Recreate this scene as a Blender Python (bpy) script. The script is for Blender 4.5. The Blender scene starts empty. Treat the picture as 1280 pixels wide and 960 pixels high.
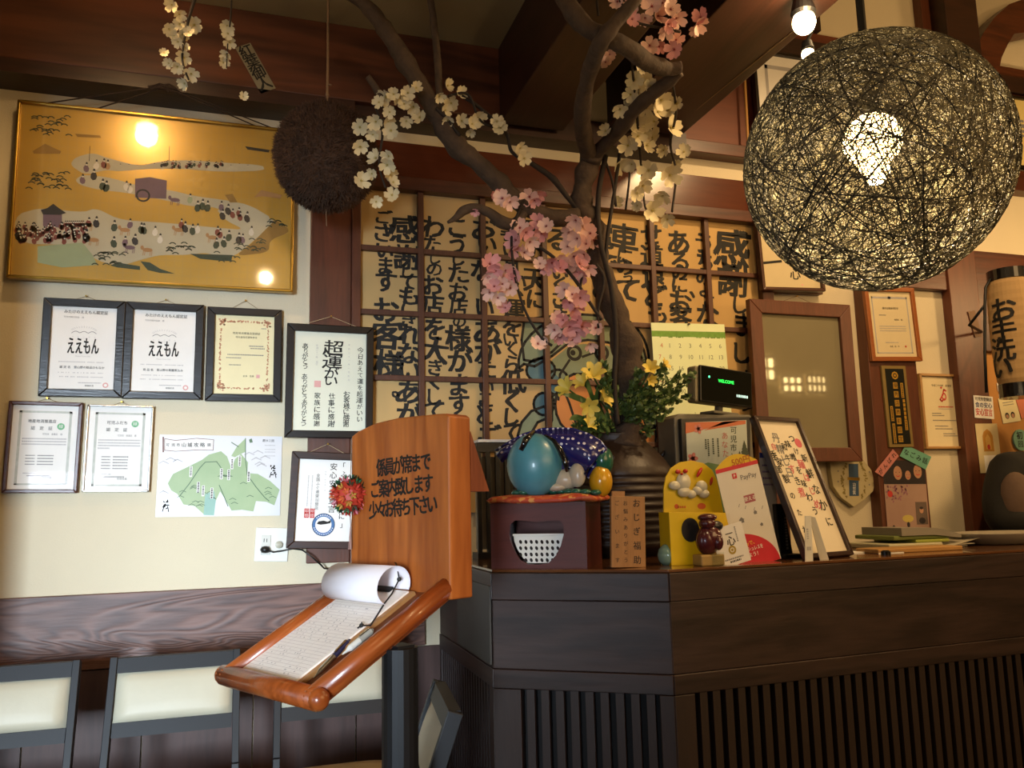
import bpy, bmesh, math, random
import numpy as np
from mathutils import Matrix, Vector, noise
rnd = random.Random(7)
S = bpy.context.scene
COL = S.collection
# ------------------------------------------------------------------ camera
FOC = 1040.0
def _n(v): return v/np.linalg.norm(v)
AX = _n(np.array([3260.0, 80.0, FOC]))
AZ = np.array([-158.0, -7080.0, FOC]); AZ = _n(AZ-AX*(AZ@AX))
AY = np.cross(AZ, AX)
CAM = np.array([0.0, -3.0, 1.27])
right = (AX[0], AY[0], AZ[0]); down = (AX[1], AY[1], AZ[1]); fwd = (AX[2], AY[2], AZ[2])
cam = bpy.data.cameras.new('camera'); co = bpy.data.objects.new('camera', cam); COL.objects.link(co)
cam.sensor_width = 36; cam.lens = FOC/1280*36; cam.clip_start = 0.05
co.matrix_world = Matrix(((right[0], -down[0], -fwd[0], CAM[0]), (right[1], -down[1], -fwd[1], CAM[1]), (right[2], -down[2], -fwd[2], CAM[2]), (0, 0, 0, 1)))
S.camera = co
def ray(u, v):
    d = np.array([u-640, v-480, FOC]); return np.array([d@AX, d@AY, d@AZ])/FOC
def P(u, v, y=0.0):
    r = ray(u, v); return Vector(CAM+r*((y-CAM[1])/r[1]))
def Pz(u, v, z):
    r = ray(u, v); return Vector(CAM+r*((z-CAM[2])/r[2]))
def Pd(u, v, d): return Vector(CAM+ray(u, v)*d)
# ------------------------------------------------------------------ world, lights, exposure
S.view_settings.view_transform = 'Standard'; S.view_settings.look = 'None'
S.view_settings.gamma = 1.0; S.view_settings.use_curve_mapping = False
S.view_settings.exposure = 0.2
W = bpy.data.worlds.new('world'); S.world = W; W.use_nodes = True
W.node_tree.nodes['Background'].inputs[0].default_value = (0.55, 0.7, 1.0, 1)
W.node_tree.nodes['Background'].inputs[1].default_value = 0.12
def light(name, kind, loc, energy, color, size=0.1, size_y=None, target=None, spread=None, angle=None):
    l = bpy.data.lights.new(name, kind); l.energy = energy; l.color = color
    if kind == 'AREA':
        l.size = size
        if size_y: l.shape = 'RECTANGLE'; l.size_y = size_y
        if spread: l.spread = spread
    else: l.shadow_soft_size = size
    if angle: l.spot_size = angle; l.spot_blend = 0.6
    o = bpy.data.objects.new(name, l); COL.objects.link(o); o.location = loc
    if target is not None:
        o.rotation_euler = (Vector(target)-Vector(loc)).to_track_quat('-Z', 'Y').to_euler()
    return o
WARM = (1.0, 0.62, 0.27); COOL = (0.72, 0.86, 1.0)
LAMPC = Pd(1093, 205, 1.7)
light('daylight_at_entrance', 'AREA', (-1.5, -5.2, 1.15), 13, COOL, 0.7, 1.0, (-0.05, 0.0, 1.10), spread=math.radians(32))
light('daylight_from_side', 'AREA', (-2.45, -2.8, 1.2), 9, COOL, 1.0, 1.3, (0.5, -1.0, 0.9))
light('globe_bulb_light', 'POINT', LAMPC+Vector((0, 0, -0.075)), 25, (1, .74, .42), 0.03)
light('dining_room_glow', 'AREA', (2.6, -4.6, 2.9), 58, WARM, 2.2, 2.2, (1.3, 0, 1.6))
light('counter_downlight', 'SPOT', (2.3, -1.4, 3.3), 80, (1, .66, .32), 0.05, target=(2.3, -0.2, 1.2), angle=math.radians(110))
light('picture_lamp_light', 'SPOT', (-0.43, -0.77, 2.865), 15, (1, .62, .27), 0.04, target=(-0.35, -0.1, 1.9), angle=math.radians(100))
light('spot_lamp_light', 'POINT', Pd(1005, 28, 2.5)+Vector((-.02, -.08, -.02)), 7, (1, .66, .32), 0.03)
light('picture_lamp_glow', 'POINT', (-0.43, -0.77, 2.865), 3, (1, .62, .27), 0.04)
light('added_warm_fill', 'POINT', (0.1, -2.5, 2.75), 7, (1, .68, .36), 0.035)  # added warm fill for the stand board and beams, not a hanging pendant
light('rear_room_fill', 'POINT', (4.8, -5.0, 2.6), 60, WARM, 0.12)  # added unseen fill, brightens the far wall seen in the mirror glass
light('kitchen_glow', 'POINT', (3.9, -0.9, 2.3), 30, (1, .64, .28), 0.1)
# ------------------------------------------------------------------ materials
MATS = {}
def _nt(name):
    m = bpy.data.materials.new(name); m.use_nodes = True; nt = m.node_tree
    b = nt.nodes['Principled BSDF']; return m, nt, b
def rgb(h):
    if isinstance(h, str):
        h = h.lstrip('#'); c = [int(h[i:i+2], 16)/255 for i in (0, 2, 4)]
        return tuple(x/12.92 if x <= .04045 else ((x+.055)/1.055)**2.4 for x in c)
    return h
def mat(name, c, rough=.6, metal=0, var=.12, scale=18, bump=0, emis=0, alpha=1, spec=.5, coat=0, c2=None, bscale=None, sheen=0):
    if name in MATS: return MATS[name]
    m, nt, b = _nt(name); c = rgb(c)
    L = nt.links; N = nt.nodes
    tc = N.new('ShaderNodeTexCoord'); nz = N.new('ShaderNodeTexNoise'); nz.inputs['Scale'].default_value = scale; nz.inputs['Detail'].default_value = 4
    L.new(tc.outputs['Object'], nz.inputs['Vector'])
    mx = N.new('ShaderNodeMix'); mx.data_type = 'RGBA'
    a = c if c2 is None else c; d = tuple(x*(1-var*2) for x in c) if c2 is None else rgb(c2)
    if c2 is None: a = tuple(min(1, x*(1+var*.6)) for x in c)
    mx.inputs[6].default_value = (*a, 1); mx.inputs[7].default_value = (*d, 1)
    L.new(nz.outputs['Fac'], mx.inputs[0]); L.new(mx.outputs[2], b.inputs['Base Color'])
    b.inputs['Roughness'].default_value = rough; b.inputs['Metallic'].default_value = metal
    b.inputs['Specular IOR Level'].default_value = spec; b.inputs['Coat Weight'].default_value = coat
    if sheen: b.inputs['Sheen Weight'].default_value = sheen
    if emis:
        L.new(mx.outputs[2], b.inputs['Emission Color']); b.inputs['Emission Strength'].default_value = emis
    if bump:
        bp = N.new('ShaderNodeBump'); bp.inputs['Strength'].default_value = bump; bp.inputs['Distance'].default_value = .004
        n2 = N.new('ShaderNodeTexNoise'); n2.inputs['Scale'].default_value = bscale or scale*5; n2.inputs['Detail'].default_value = 6
        L.new(tc.outputs['Object'], n2.inputs['Vector']); L.new(n2.outputs['Fac'], bp.inputs['Height']); L.new(bp.outputs[0], b.inputs['Normal'])
    if alpha < 1: b.inputs['Alpha'].default_value = alpha
    MATS[name] = m; return m
def wood(name, c1, c2, axis='z', rough=.42, scale=9, contrast=1.0, bump=.15, bands=0, coat=0, spec=.5):
    if name in MATS: return MATS[name]
    m, nt, b = _nt(name); L = nt.links; N = nt.nodes
    tc = N.new('ShaderNodeTexCoord'); mp = N.new('ShaderNodeMapping'); L.new(tc.outputs['Object'], mp.inputs[0])
    sc = {'x': (.12, 1, 1), 'y': (1, .12, 1), 'z': (1, 1, .12)}[axis]
    mp.inputs['Scale'].default_value = tuple(scale*k for k in sc)
    nz = N.new('ShaderNodeTexNoise'); nz.inputs['Scale'].default_value = 1.2; nz.inputs['Detail'].default_value = 3; nz.inputs['Distortion'].default_value = .6
    L.new(mp.outputs[0], nz.inputs['Vector'])
    # growth rings: fract-like bands of the stretched noise
    mu = N.new('ShaderNodeMath'); mu.operation = 'MULTIPLY'; mu.inputs[1].default_value = 26 if not bands else bands
    L.new(nz.outputs['Fac'], mu.inputs[0])
    sn = N.new('ShaderNodeMath'); sn.operation = 'SINE'; L.new(mu.outputs[0], sn.inputs[0])
    fn = N.new('ShaderNodeTexNoise'); fn.inputs['Scale'].default_value = 14; fn.inputs['Detail'].default_value = 5; L.new(mp.outputs[0], fn.inputs['Vector'])
    ad = N.new('ShaderNodeMath'); ad.operation = 'MULTIPLY_ADD'; ad.inputs[1].default_value = .28*contrast; L.new(sn.outputs[0], ad.inputs[0])
    L.new(fn.outputs['Fac'], ad.inputs[2])
    mx = N.new('ShaderNodeMix'); mx.data_type = 'RGBA'; mx.inputs[6].default_value = (*rgb(c1), 1); mx.inputs[7].default_value = (*rgb(c2), 1)
    L.new(ad.outputs[0], mx.inputs[0]); L.new(mx.outputs[2], b.inputs['Base Color'])
    bp = N.new('ShaderNodeBump'); bp.inputs['Strength'].default_value = bump; bp.inputs['Distance'].default_value = .002
    L.new(ad.outputs[0], bp.inputs['Height']); L.new(bp.outputs[0], b.inputs['Normal'])
    b.inputs['Roughness'].default_value = rough; b.inputs['Coat Weight'].default_value = coat; b.inputs['Specular IOR Level'].default_value = spec
    MATS[name] = m; return m
def glass(name='picture_glass', refl=.06, tint=(1, 1, 1), rough=.02):
    if name in MATS: return MATS[name]
    m = bpy.data.materials.new(name); m.use_nodes = True; nt = m.node_tree; N = nt.nodes; L = nt.links
    N.remove(N['Principled BSDF']); out = N['Material Output']
    t = N.new('ShaderNodeBsdfTransparent'); t.inputs[0].default_value = (*tint, 1)
    g = N.new('ShaderNodeBsdfGlossy'); g.inputs['Roughness'].default_value = rough
    mx = N.new('ShaderNodeMixShader'); mx.inputs[0].default_value = refl; L.new(t.outputs[0], mx.inputs[1]); L.new(g.outputs[0], mx.inputs[2]); L.new(mx.outputs[0], out.inputs[0])
    MATS[name] = m; return m
def emit(name, c, s):
    if name in MATS: return MATS[name]
    m, nt, b = _nt(name); b.inputs['Base Color'].default_value = (*rgb(c), 1); b.inputs['Emission Color'].default_value = (*rgb(c), 1); b.inputs['Emission Strength'].default_value = s
    MATS[name] = m; return m
INK = mat('black_ink', '#15130f', .7, var=.3, scale=60)
PAPER = mat('white_paper', '#e9e7e2', .7, var=.03)
CREAM = mat('cream_paper', '#e6dcb0', .7, var=.04)
GREYINK = mat('grey_ink', '#7b7a7c', .7)
LIGHTINK = mat('pale_grey_ink', '#b4b2b4', .7)
REDINK = mat('red_ink', '#c63a34', .7)
PINKINK = mat('pink_seal_ink', '#e0a9a4', .7)
GREENINK = mat('green_seal_ink', '#6fb583', .7)
BROWN = wood('red_brown_wood', '#5c2e1a', '#3a1a0e', 'x', .38, 7, .8)
BROWNV = wood('red_brown_wood_upright', '#5e2f1b', '#40200f', 'z', .4, 7, .8)
DARKBEAM = wood('dark_beam_wood', '#3b1f14', '#25120b', 'x', .45, 6, 1)
DARKBEAMY = wood('dark_cross_beam_wood', '#3a2017', '#28150e', 'y', .4, 6, .8)
BLACKFR = wood('black_frame_wood', '#170f0b', '#0b0706', 'x', .3, 30, .8)
BRASS = mat('brass', '#b99645', .28, 1)
SILVER = mat('silver_metal', '#c9c9c6', .25, 1)
BLACK = mat('black_plastic', '#131313', .4)
BLACKMETAL = mat('black_metal', '#17181a', .45, .3)
WHITEPL = mat('white_plastic', '#dedcd2', .45, var=.03)
PLASTER = mat('cream_plaster', '#d8cba4', .85, var=.1, scale=5, bump=.25, bscale=160)
THREADM = mat('hanging_cord', '#8a6f54', .8)
# ------------------------------------------------------------------ mesh builder
class MB:
    def __init__(s): s.v = []; s.f = []; s.m = []
    def add(s, vs, fs, mi=0, M=None):
        o = len(s.v)
        for p in vs:
            p = Vector(p)
            if M is not None: p = M @ p
            s.v.append(tuple(p))
        for f in fs: s.f.append(tuple(i+o for i in f)); s.m.append(mi)
        return s
    def box(s, x0, x1, y0, y1, z0, z1, mi=0, M=None):
        vs = [(x, y, z) for x in (x0, x1) for y in (y0, y1) for z in (z0, z1)]
        return s.add(vs, [(0, 1, 3, 2), (4, 6, 7, 5), (0, 4, 5, 1), (2, 3, 7, 6), (0, 2, 6, 4), (1, 5, 7, 3)], mi, M)
    def prism(s, pts, y0, y1, mi=0, M=None):   # pts (x,z)
        n = len(pts); a = sum(pts[i][0]*pts[(i+1) % n][1]-pts[(i+1) % n][0]*pts[i][1] for i in range(n))
        if a < 0: pts = pts[::-1]
        vs = [(x, y0, z) for x, z in pts]+[(x, y1, z) for x, z in pts]
        fs = [tuple(range(n)), tuple(range(2*n-1, n-1, -1))]+[(i, i+n, (i+1) % n+n, (i+1) % n) for i in range(n)]
        return s.add(vs, fs, mi, M)
    def poly(s, pts, y, mi=0, M=None):
        n = len(pts); a = sum(pts[i][0]*pts[(i+1) % n][1]-pts[(i+1) % n][0]*pts[i][1] for i in range(n))
        if a < 0: pts = pts[::-1]
        return s.add([(x, y, z) for x, z in pts], [tuple(range(n))], mi, M)
    def disc(s, x, z, rx, rz, y, mi=0, n=12, a=0):
        return s.poly([(x+rx*math.cos(t)*math.cos(a)-rz*math.sin(t)*math.sin(a), z+rx*math.cos(t)*math.sin(a)+rz*math.sin(t)*math.cos(a)) for t in [2*math.pi*k/n for k in range(n)]], y, mi)
    def ring(s, x, z, r0, r1, y, mi=0, n=24, a0=0, a1=2*math.pi, sx=1):
        vs = []; fs = []
        for k in range(n+1):
            t = a0+(a1-a0)*k/n
            vs += [(x+r0*math.cos(t)*sx, y, z+r0*math.sin(t)), (x+r1*math.cos(t)*sx, y, z+r1*math.sin(t))]
            if k: fs.append((2*k-2, 2*k-1, 2*k+1, 2*k)[::-1] if False else (2*k-2, 2*k-1, 2*k+1, 2*k))
        return s.add(vs, fs, mi)
    def stroke(s, pts, w, y, mi=0):   # flat brush line through (x,z) points
        for (a, b) in zip(pts, pts[1:]):
            d = Vector((b[0]-a[0], b[1]-a[1]))
            if d.length < 1e-7: continue
            d.normalize(); n = Vector((-d[1], d[0]))*w/2; e = d*w*.25
            s.add([(a[0]-n[0]-e[0], y, a[1]-n[1]-e[1]), (b[0]-n[0]+e[0], y, b[1]-n[1]+e[1]), (b[0]+n[0]+e[0], y, b[1]+n[1]+e[1]), (a[0]+n[0]-e[0], y, a[1]+n[1]-e[1])], [(0, 1, 2, 3)], mi)
        return s
    def tube(s, pts, r, n=8, mi=0, cap=True, M=None, closed=False):
        pts = [Vector(p) for p in pts]; k = len(pts)
        rs = r if isinstance(r, (list, tuple)) else [r]*k
        vs = []; fs = []; ref = None
        for i, p in enumerate(pts):
            if closed: d = pts[(i+1) % k]-pts[i-1]
            else: d = pts[min(i+1, k-1)]-pts[max(i-1, 0)]
            if d.length < 1e-9: d = Vector((0, 0, 1))
            d.normalize()
            if ref is None: ref = d.orthogonal().normalized()
            a = (ref-d*ref.dot(d))
            if a.length < 1e-6: a = d.orthogonal()
            a.normalize(); ref = a; b = d.cross(a)
            for j in range(n):
                t = 2*math.pi*j/n; vs.append(p+(a*math.cos(t)+b*math.sin(t))*rs[i])
        for i in range(k if closed else k-1):
            for j in range(n):
                q = (i+1) % k
                fs.append((i*n+j, i*n+(j+1) % n, q*n+(j+1) % n, q*n+j))
        if cap and not closed: fs += [tuple(range(n-1, -1, -1)), tuple(range((k-1)*n, k*n))]
        return s.add(vs, fs, mi, M)
    def lathe(s, prof, n=24, c=(0, 0, 0), mi=0, M=None):
        vs = []; fs = []
        for r, z in prof:
            for j in range(n):
                t = 2*math.pi*j/n; vs.append((c[0]+r*math.cos(t), c[1]+r*math.sin(t), c[2]+z))
        for i in range(len(prof)-1):
            for j in range(n): fs.append((i*n+j, i*n+(j+1) % n, (i+1)*n+(j+1) % n, (i+1)*n+j))
        if prof[0][0] > 1e-6: fs.append(tuple(range(n-1, -1, -1)))
        if prof[-1][0] > 1e-6: fs.append(tuple(range((len(prof)-1)*n, len(prof)*n)))
        return s.add(vs, fs, mi, M)
    def ell(s, c, r, n=20, k=12, mi=0, M=None):
        if not isinstance(r, (list, tuple)): r = (r, r, r)
        vs = [(c[0], c[1], c[2]-r[2])]; fs = []
        for i in range(1, k):
            a = -math.pi/2+math.pi*i/k
            for j in range(n):
                t = 2*math.pi*j/n; vs.append((c[0]+r[0]*math.cos(a)*math.cos(t), c[1]+r[1]*math.cos(a)*math.sin(t), c[2]+r[2]*math.sin(a)))
        vs.append((c[0], c[1], c[2]+r[2])); T = len(vs)-1
        for j in range(n): fs.append((0, 1+(j+1) % n, 1+j)); fs.append((T, 1+(k-2)*n+j, 1+(k-2)*n+(j+1) % n))
        for i in range(k-2):
            for j in range(n): fs.append((1+i*n+j, 1+i*n+(j+1) % n, 1+(i+1)*n+(j+1) % n, 1+(i+1)*n+j))
        return s.add(vs, fs, mi, M)
    def mesh(s, name, mats, smooth=False):
        me = bpy.data.meshes.new(name); me.from_pydata(s.v, [], s.f)
        if not isinstance(mats, (list, tuple)): mats = [mats]
        for m in mats: me.materials.append(m)
        if len(mats) > 1: me.polygons.foreach_set('material_index', s.m)
        if smooth: me.polygons.foreach_set('use_smooth', [True]*len(me.polygons))
        me.update(); return me
    def build(s, name, mats, parent=None, smooth=False, bevel=0, label=None, M=None, kind=None, seg=2):
        o = bpy.data.objects.new(name, s.mesh(name, mats, smooth)); COL.objects.link(o)
        if parent is not None: o.parent = parent
        if M is not None: o.matrix_world = M if parent is None else M
        if bevel:
            b = o.modifiers.new('bevel', 'BEVEL'); b.width = bevel; b.segments = seg; b.limit_method = 'ANGLE'; b.angle_limit = .6
        if label: o['label'] = label
        if kind: o['kind'] = kind
        return o
def tag(o, label, cat, group=None):
    o['label'] = label; o['category'] = cat
    if group: o['group'] = group
    return o
def thing(name, label, cat, M=None, group=None):
    o = bpy.data.objects.new(name, None); COL.objects.link(o); o.empty_display_size = .05
    if M is not None: o.matrix_world = M if isinstance(M, Matrix) else Matrix.Translation(Vector(M))
    return tag(o, label, cat, group)
def struct(name, mb, m, parent=None, **k):
    o = mb.build(name, m, parent, **k)
    if parent is None: o['kind'] = 'structure'
    return o
def frame_M(o, xd, yd):
    xd = Vector(xd).normalized(); yd = Vector(yd); yd = (yd-xd*yd.dot(xd)).normalized(); zd = xd.cross(yd)
    return Matrix(((xd[0], yd[0], zd[0], o[0]), (xd[1], yd[1], zd[1], o[1]), (xd[2], yd[2], zd[2], o[2]), (0, 0, 0, 1)))
def loc(M, u, v, y=0.0):   # pixel -> local (x,z) on the local plane y
    Mi = M.inverted(); o = Mi @ Vector(CAM); r = Mi.to_3x3() @ Vector(ray(u, v)); q = o+r*((y-o[1])/r[1]); return (q[0], q[2])
# ------------------------------------------------------------------ lettering
_G = {}
def glyph(ch, bold=0.0, res=2):
    k = (ch, bold)
    if k in _G: return _G[k]
    c = bpy.data.curves.new('lettering', 'FONT'); c.body = ch; c.resolution_u = res; c.offset = bold
    o = bpy.data.objects.new('lettering', c); COL.objects.link(o)
    dg = bpy.context.evaluated_depsgraph_get(); me = bpy.data.meshes.new_from_object(o.evaluated_get(dg))
    vs = [tuple(v.co)[:2] for v in me.vertices]; fs = [tuple(p.vertices) for p in me.polygons]
    bpy.data.objects.remove(o); bpy.data.curves.remove(c); bpy.data.meshes.remove(me)
    _G[k] = (vs, fs); return _G[k]
def put(mb, s, x, z, h, y=0.0, mi=0, bold=0.0, rot=0.0, align='c', sx=1.0, shear=0.0, wmax=None, rough=0.0):
    """flat lettering on the plane local y, reading along +x, centred on (x,z), character height h"""
    if bold:   # heavier strokes: shifted layers of the same lettering
        e = bold*h*.42
        for i, (a, b) in enumerate(((-e, -e*.6), (e, -e*.6), (-e, e*.6), (e, e*.6))):
            put(mb, s, x+a, z+b, h, y-.00004*i, mi, 0, rot, align, sx, shear, wmax, rough)
        return
    vs, fs = glyph(s, 0.0)
    if not vs: return
    x0 = min(v[0] for v in vs); x1 = max(v[0] for v in vs)
    cx = {'c': (x0+x1)/2, 'l': x0, 'r': x1}[align]; sc = h/.9
    kx = sc*sx
    if wmax and (x1-x0)*kx > wmax: kx = wmax/(x1-x0)
    ca, sa = math.cos(rot), math.sin(rot); out = []
    for a, b in vs:
        p = (a-cx); q = (b-.34)
        if rough: p += rough*noise.noise(Vector((a*4+x*31, b*4, z*17))); q += rough*noise.noise(Vector((a*4, b*4+z*31, 9+x*9)))
        p = (p+shear*q)*kx; q = q*sc
        out.append((x+p*ca-q*sa, y, z+p*sa+q*ca))
    mb.add(out, [f for f in fs], mi)
def putv(mb, s, x, z, h, pitch=None, y=0.0, mi=0, bold=0.0, **k):
    pitch = pitch or h*1.08
    for i, ch in enumerate(s):
        if ch not in ' 　': put(mb, ch, x, z-i*pitch, h, y, mi, bold, **k)
def greek(mb, x0, x1, z, h, y=0.0, mi=0, gap=.35, fill=1.0, r=None):
    r = r or rnd; x = x0
    while x < x1:
        w = h*r.uniform(.5, 1.0)
        if r.random() < fill: mb.add([(x, y, z-h/2), (min(x+w, x1), y, z-h/2), (min(x+w, x1), y, z+h/2), (x, y, z+h/2)], [(0, 1, 2, 3)], mi)
        x += w+h*gap
def greekv(mb, x, z1, z0, h, y=0.0, mi=0):
    z = z1
    while z > z0:
        w = h*rnd.uniform(.5, .9); mb.add([(x-h/2, y, z-w), (x+h/2, y, z-w), (x+h/2, y, z), (x-h/2, y, z)], [(0, 1, 2, 3)], mi); z -= w+h*.4
# ------------------------------------------------------------------ framed sheets on a wall
class Sheet: pass
def sheet(name, label, cat, px, y, group=None, M=None):
    c = [P(u, v, y) for u, v in px]; o = (c[0]+c[1]+c[2]+c[3])/4
    xd = ((c[1]-c[0])+(c[2]-c[3]))/2; s = Sheet(); s.w = xd.length; zd = ((c[0]-c[3])+(c[1]-c[2]))/2; s.h = zd.length
    s.M = frame_M(o, (xd[0], 0, xd[2]), (0, 1, 0)) if M is None else M
    s.root = thing(name, label, cat, s.M, group); return s
def bars(w, h, b, d, y0=0.0, prof=None):   # four mitred bars as one mesh, front at y0-d
    mb = MB(); W_, H_ = w/2, h/2; o = [(-W_, -H_), (W_, -H_), (W_, H_), (-W_, H_)]; i = [(-W_+b, -H_+b), (W_-b, -H_+b), (W_-b, H_-b), (-W_+b, H_-b)]
    for k in range(4):
        q = (k+1) % 4; mb.prism([o[k], o[q], i[q], i[k]], y0-d, y0)
    return mb
def plane_page(s, w, h, y): return MB().box(-w/2, w/2, y, y+.004, -h/2, h/2)
def framed(s, b, d, fm, pm, glassy=True, lip=None, inner=.0):
    """frame bars, page, backing and pane; returns page half sizes and the page's front y"""
    bars(s.w, s.h, b, d).build('frame', fm, s.root, bevel=.0025)
    yb = -d*.45
    MB().box(-s.w/2+b*.9, s.w/2-b*.9, yb, -.001, -s.h/2+b*.9, s.h/2-b*.9).build('page', pm, s.root)
    if lip: bars(s.w-2*b+.002, s.h-2*b+.002, .004, .003, -d+.004).build('inner_lip', lip, s.root)
    if glassy: MB().box(-s.w/2+b, s.w/2-b, -d+.0045, -d+.006, -s.h/2+b, s.h/2-b).build('pane', glass(refl=.0015), s.root)
    return s.w/2-b, s.h/2-b, yb-.0006
def hang(s, up=.035, m=None, spread=.25, nail=True):
    mb = MB(); h = s.h/2; mb.tube([(-s.w*spread, -.004, h-.01), (0, -.004, h+up), (s.w*spread, -.004, h-.01)], .0008, 5)
    mb.build('hanging_string', m or THREADM, s.root)
    if nail: MB().tube([(0, .0, h+up), (0, -.012, h+up)], .003, 8).build('nail', BRASS, s.root)
# ================================================================== THE ROOM
XL, XR, YF = -2.7, 11.0, -7.0
FLOORM = mat('grey_brown_floor_tile', '#4b423b', .35, var=.15, scale=3)
fl = struct('floor', MB().box(XL, XR, YF, .1, -.05, 0), FLOORM)
WALLM = mat('warm_plaster', '#d6caae', .9, var=.07, scale=2.5, bump=.35, bscale=220)
wb = struct('wall_back', MB().box(XL, XR, 0, .1, 0, 4.2), WALLM)
struct('wall_left', MB().box(XL-.1, XL, YF, .1, 0, 4.2), WALLM)
struct('daylight_blocker_wall', MB().box(XL, -.775, -.60, -.56, 0, 4.2), WALLM)  # added unseen partition, its edge cuts the daylight on the back wall
struct('wall_right', MB().box(XR, XR+.1, YF, .1, 0, 4.2), WALLM)
CEILM = mat('olive_ceiling_plaster', '#a08e66', .9, var=.08, scale=4, bump=.2, bscale=150)
struct('ceiling', MB().box(XL, 1.70, YF, .1, 3.03, 3.09), CEILM)
struct('ceiling', MB().box(1.70, XR, YF, .1, 4.1, 4.16), CEILM)
struct('trim_1', MB().box(1.69, 1.73, YF+.1, 0, 3.03, 4.1), DARKBEAMY)
struct('trim_23', MB().box(1.73, 2.5, -.04, 0, 3.42, 4.1), DARKBEAM)
# front wall with papered lattice windows and the entrance opening
FW = MB(); FW.box(XL, -2.35, YF, YF+.1, 0, 4.2).box(-.7, XR, YF, YF+.1, 0, 4.2).box(-2.35, -.7, YF, YF+.1, 2.3, 4.2)
struct('wall_front', FW, WALLM)
SHOJI = emit('lit_window_paper', '#ffe3b0', 9)
def lit_window(n, x0, x1, z0, z1, y, nx, nz):
    o = struct('window_%d' % n, MB().box(x0, x1, y, y+.02, z0, z1), SHOJI)
    mb = MB()
    for i in range(nx+1): x = x0+(x1-x0)*i/nx; mb.box(x-.02, x+.02, y+.02, y+.04, z0, z1)
    for i in range(nz+1): z = z0+(z1-z0)*i/nz; mb.box(x0, x1, y+.02, y+.04, z-.02, z+.02)
    mb.build('window_frame', BROWN, o)
def mirrored(u, v):   # where the mirror glass shows the far wall
    p = P(u, v, -.084); r_ = ray(u, v)*np.array([1, -1, 1]); k_ = (YF+.12-p.y)/r_[1]; return p.x+r_[0]*k_, p.z+r_[2]*k_
for n_, (ua, va, ub, vb, nx, nz) in enumerate([(948, 446, 969, 476, 2, 2), (977, 470, 1003, 491, 3, 2), (1008, 469, 1033, 491, 4, 2)]):
    (xa_, zt_), (xb_, zb_) = mirrored(ua, va), mirrored(ub, vb); print('WIN', xa_, zt_, xb_, zb_)
    lit_window((1, 2, 4)[n_], xa_, xb_, zb_, zt_, YF+.1, nx, nz)
# ---- wainscot: horizontal board and upright planks
WBAND = wood('wainscot_wood_cathedral_grain', '#755347', '#432a23', 'x', .5, 4.6, 1.1, bands=210, bump=.5)
WPL = wood('wainscot_plank_wood', '#4f3630', '#382520', 'z', .5, 5, .8)
za = P(110, 836).z; zt = 1.023
MB().box(XL, .62, -.022, 0, za, zt).build('plank', WBAND, wb, bevel=.002, label='wide horizontal board with flowing wood grain')
mb = MB().box(-.165, .165, -.016, 0, 0, za-.004); pm = mb.mesh('plank', WPL)
x = P(30, 900).x-.335*5
while x < .75:
    o = bpy.data.objects.new('plank', pm); COL.objects.link(o); o.parent = wb; o.location = (x+.1675, 0, 0); x += .335
# ---- upright board between plaster and lattice window
xa, xb = P(385, 500).x, P(437, 500).x
struct('trim_2', MB().box(xa, xb, -.03, 0, P(410, 703).z, 2.70), BROWNV, bevel=.003)
struct('trim_3', MB().box(xb, P(449, 400).x, -.045, 0, 1.05, 2.47), BROWNV, bevel=.003)
# ---- beams and boards over the window
struct('trim_4', MB().box(XL, 1.17, -.13, 0, 2.74, 3.03), wood('wall_beam_wood', '#6b3d28', '#432519', 'x', .45, 2.6, 1.4, bands=40, bump=.4), bevel=.004)
struct('trim_5', MB().box(XL, .35, -.133, 0, 2.69, 2.738), DARKBEAM)
struct('trim_6', MB().box(.35, 1.73, -.10, 0, 2.70, 2.742), DARKBEAM)
struct('trim_7', MB().box(.38, 2.16, -.04, 0, 2.505, 2.642), wood('lintel_wood', '#5f2f1b', '#4a2214', 'x', .22, 4, .7, bands=12, bump=.05, coat=.35), bevel=.002)
struct('trim_8', MB().box(.38, 2.16, -.055, 0, 2.452, 2.503), BROWN, bevel=.003)
struct('trim_9', MB().box(1.17, 1.73, -.09, 0, 2.742, 2.80), DARKBEAM)
struct('ceiling_beam', MB().box(.90, 1.16, YF+.1, -.131, 2.72, 3.03), DARKBEAMY, bevel=.004)
struct('ceiling_beam', MB().box(1.35, 1.683, YF+.1, -.132, 2.765, 3.03), DARKBEAMY, bevel=.004)
# recess with red panel, ledge, rod
struct('trim_10', MB().box(1.73, 2.72, -.012, 0, 2.79, 3.42), wood('red_panel_wood', '#743a22', '#5c2c19', 'x', .5, 3, .4), bevel=.002)
struct('trim_11', MB().box(1.73, 3.1, -.07, 0, 2.735, 2.79), BROWN, bevel=.003)
rx = P(932, 160, -.05)
tag(MB().tube([(rx.x, -.06, 2.79), (rx.x+.01, -.06, 3.4)], .006, 8).build('bamboo_rod', mat('bamboo', '#b98a4a', .4)), 'thin upright bamboo rod beside the upper white certificate', 'rod')
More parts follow.
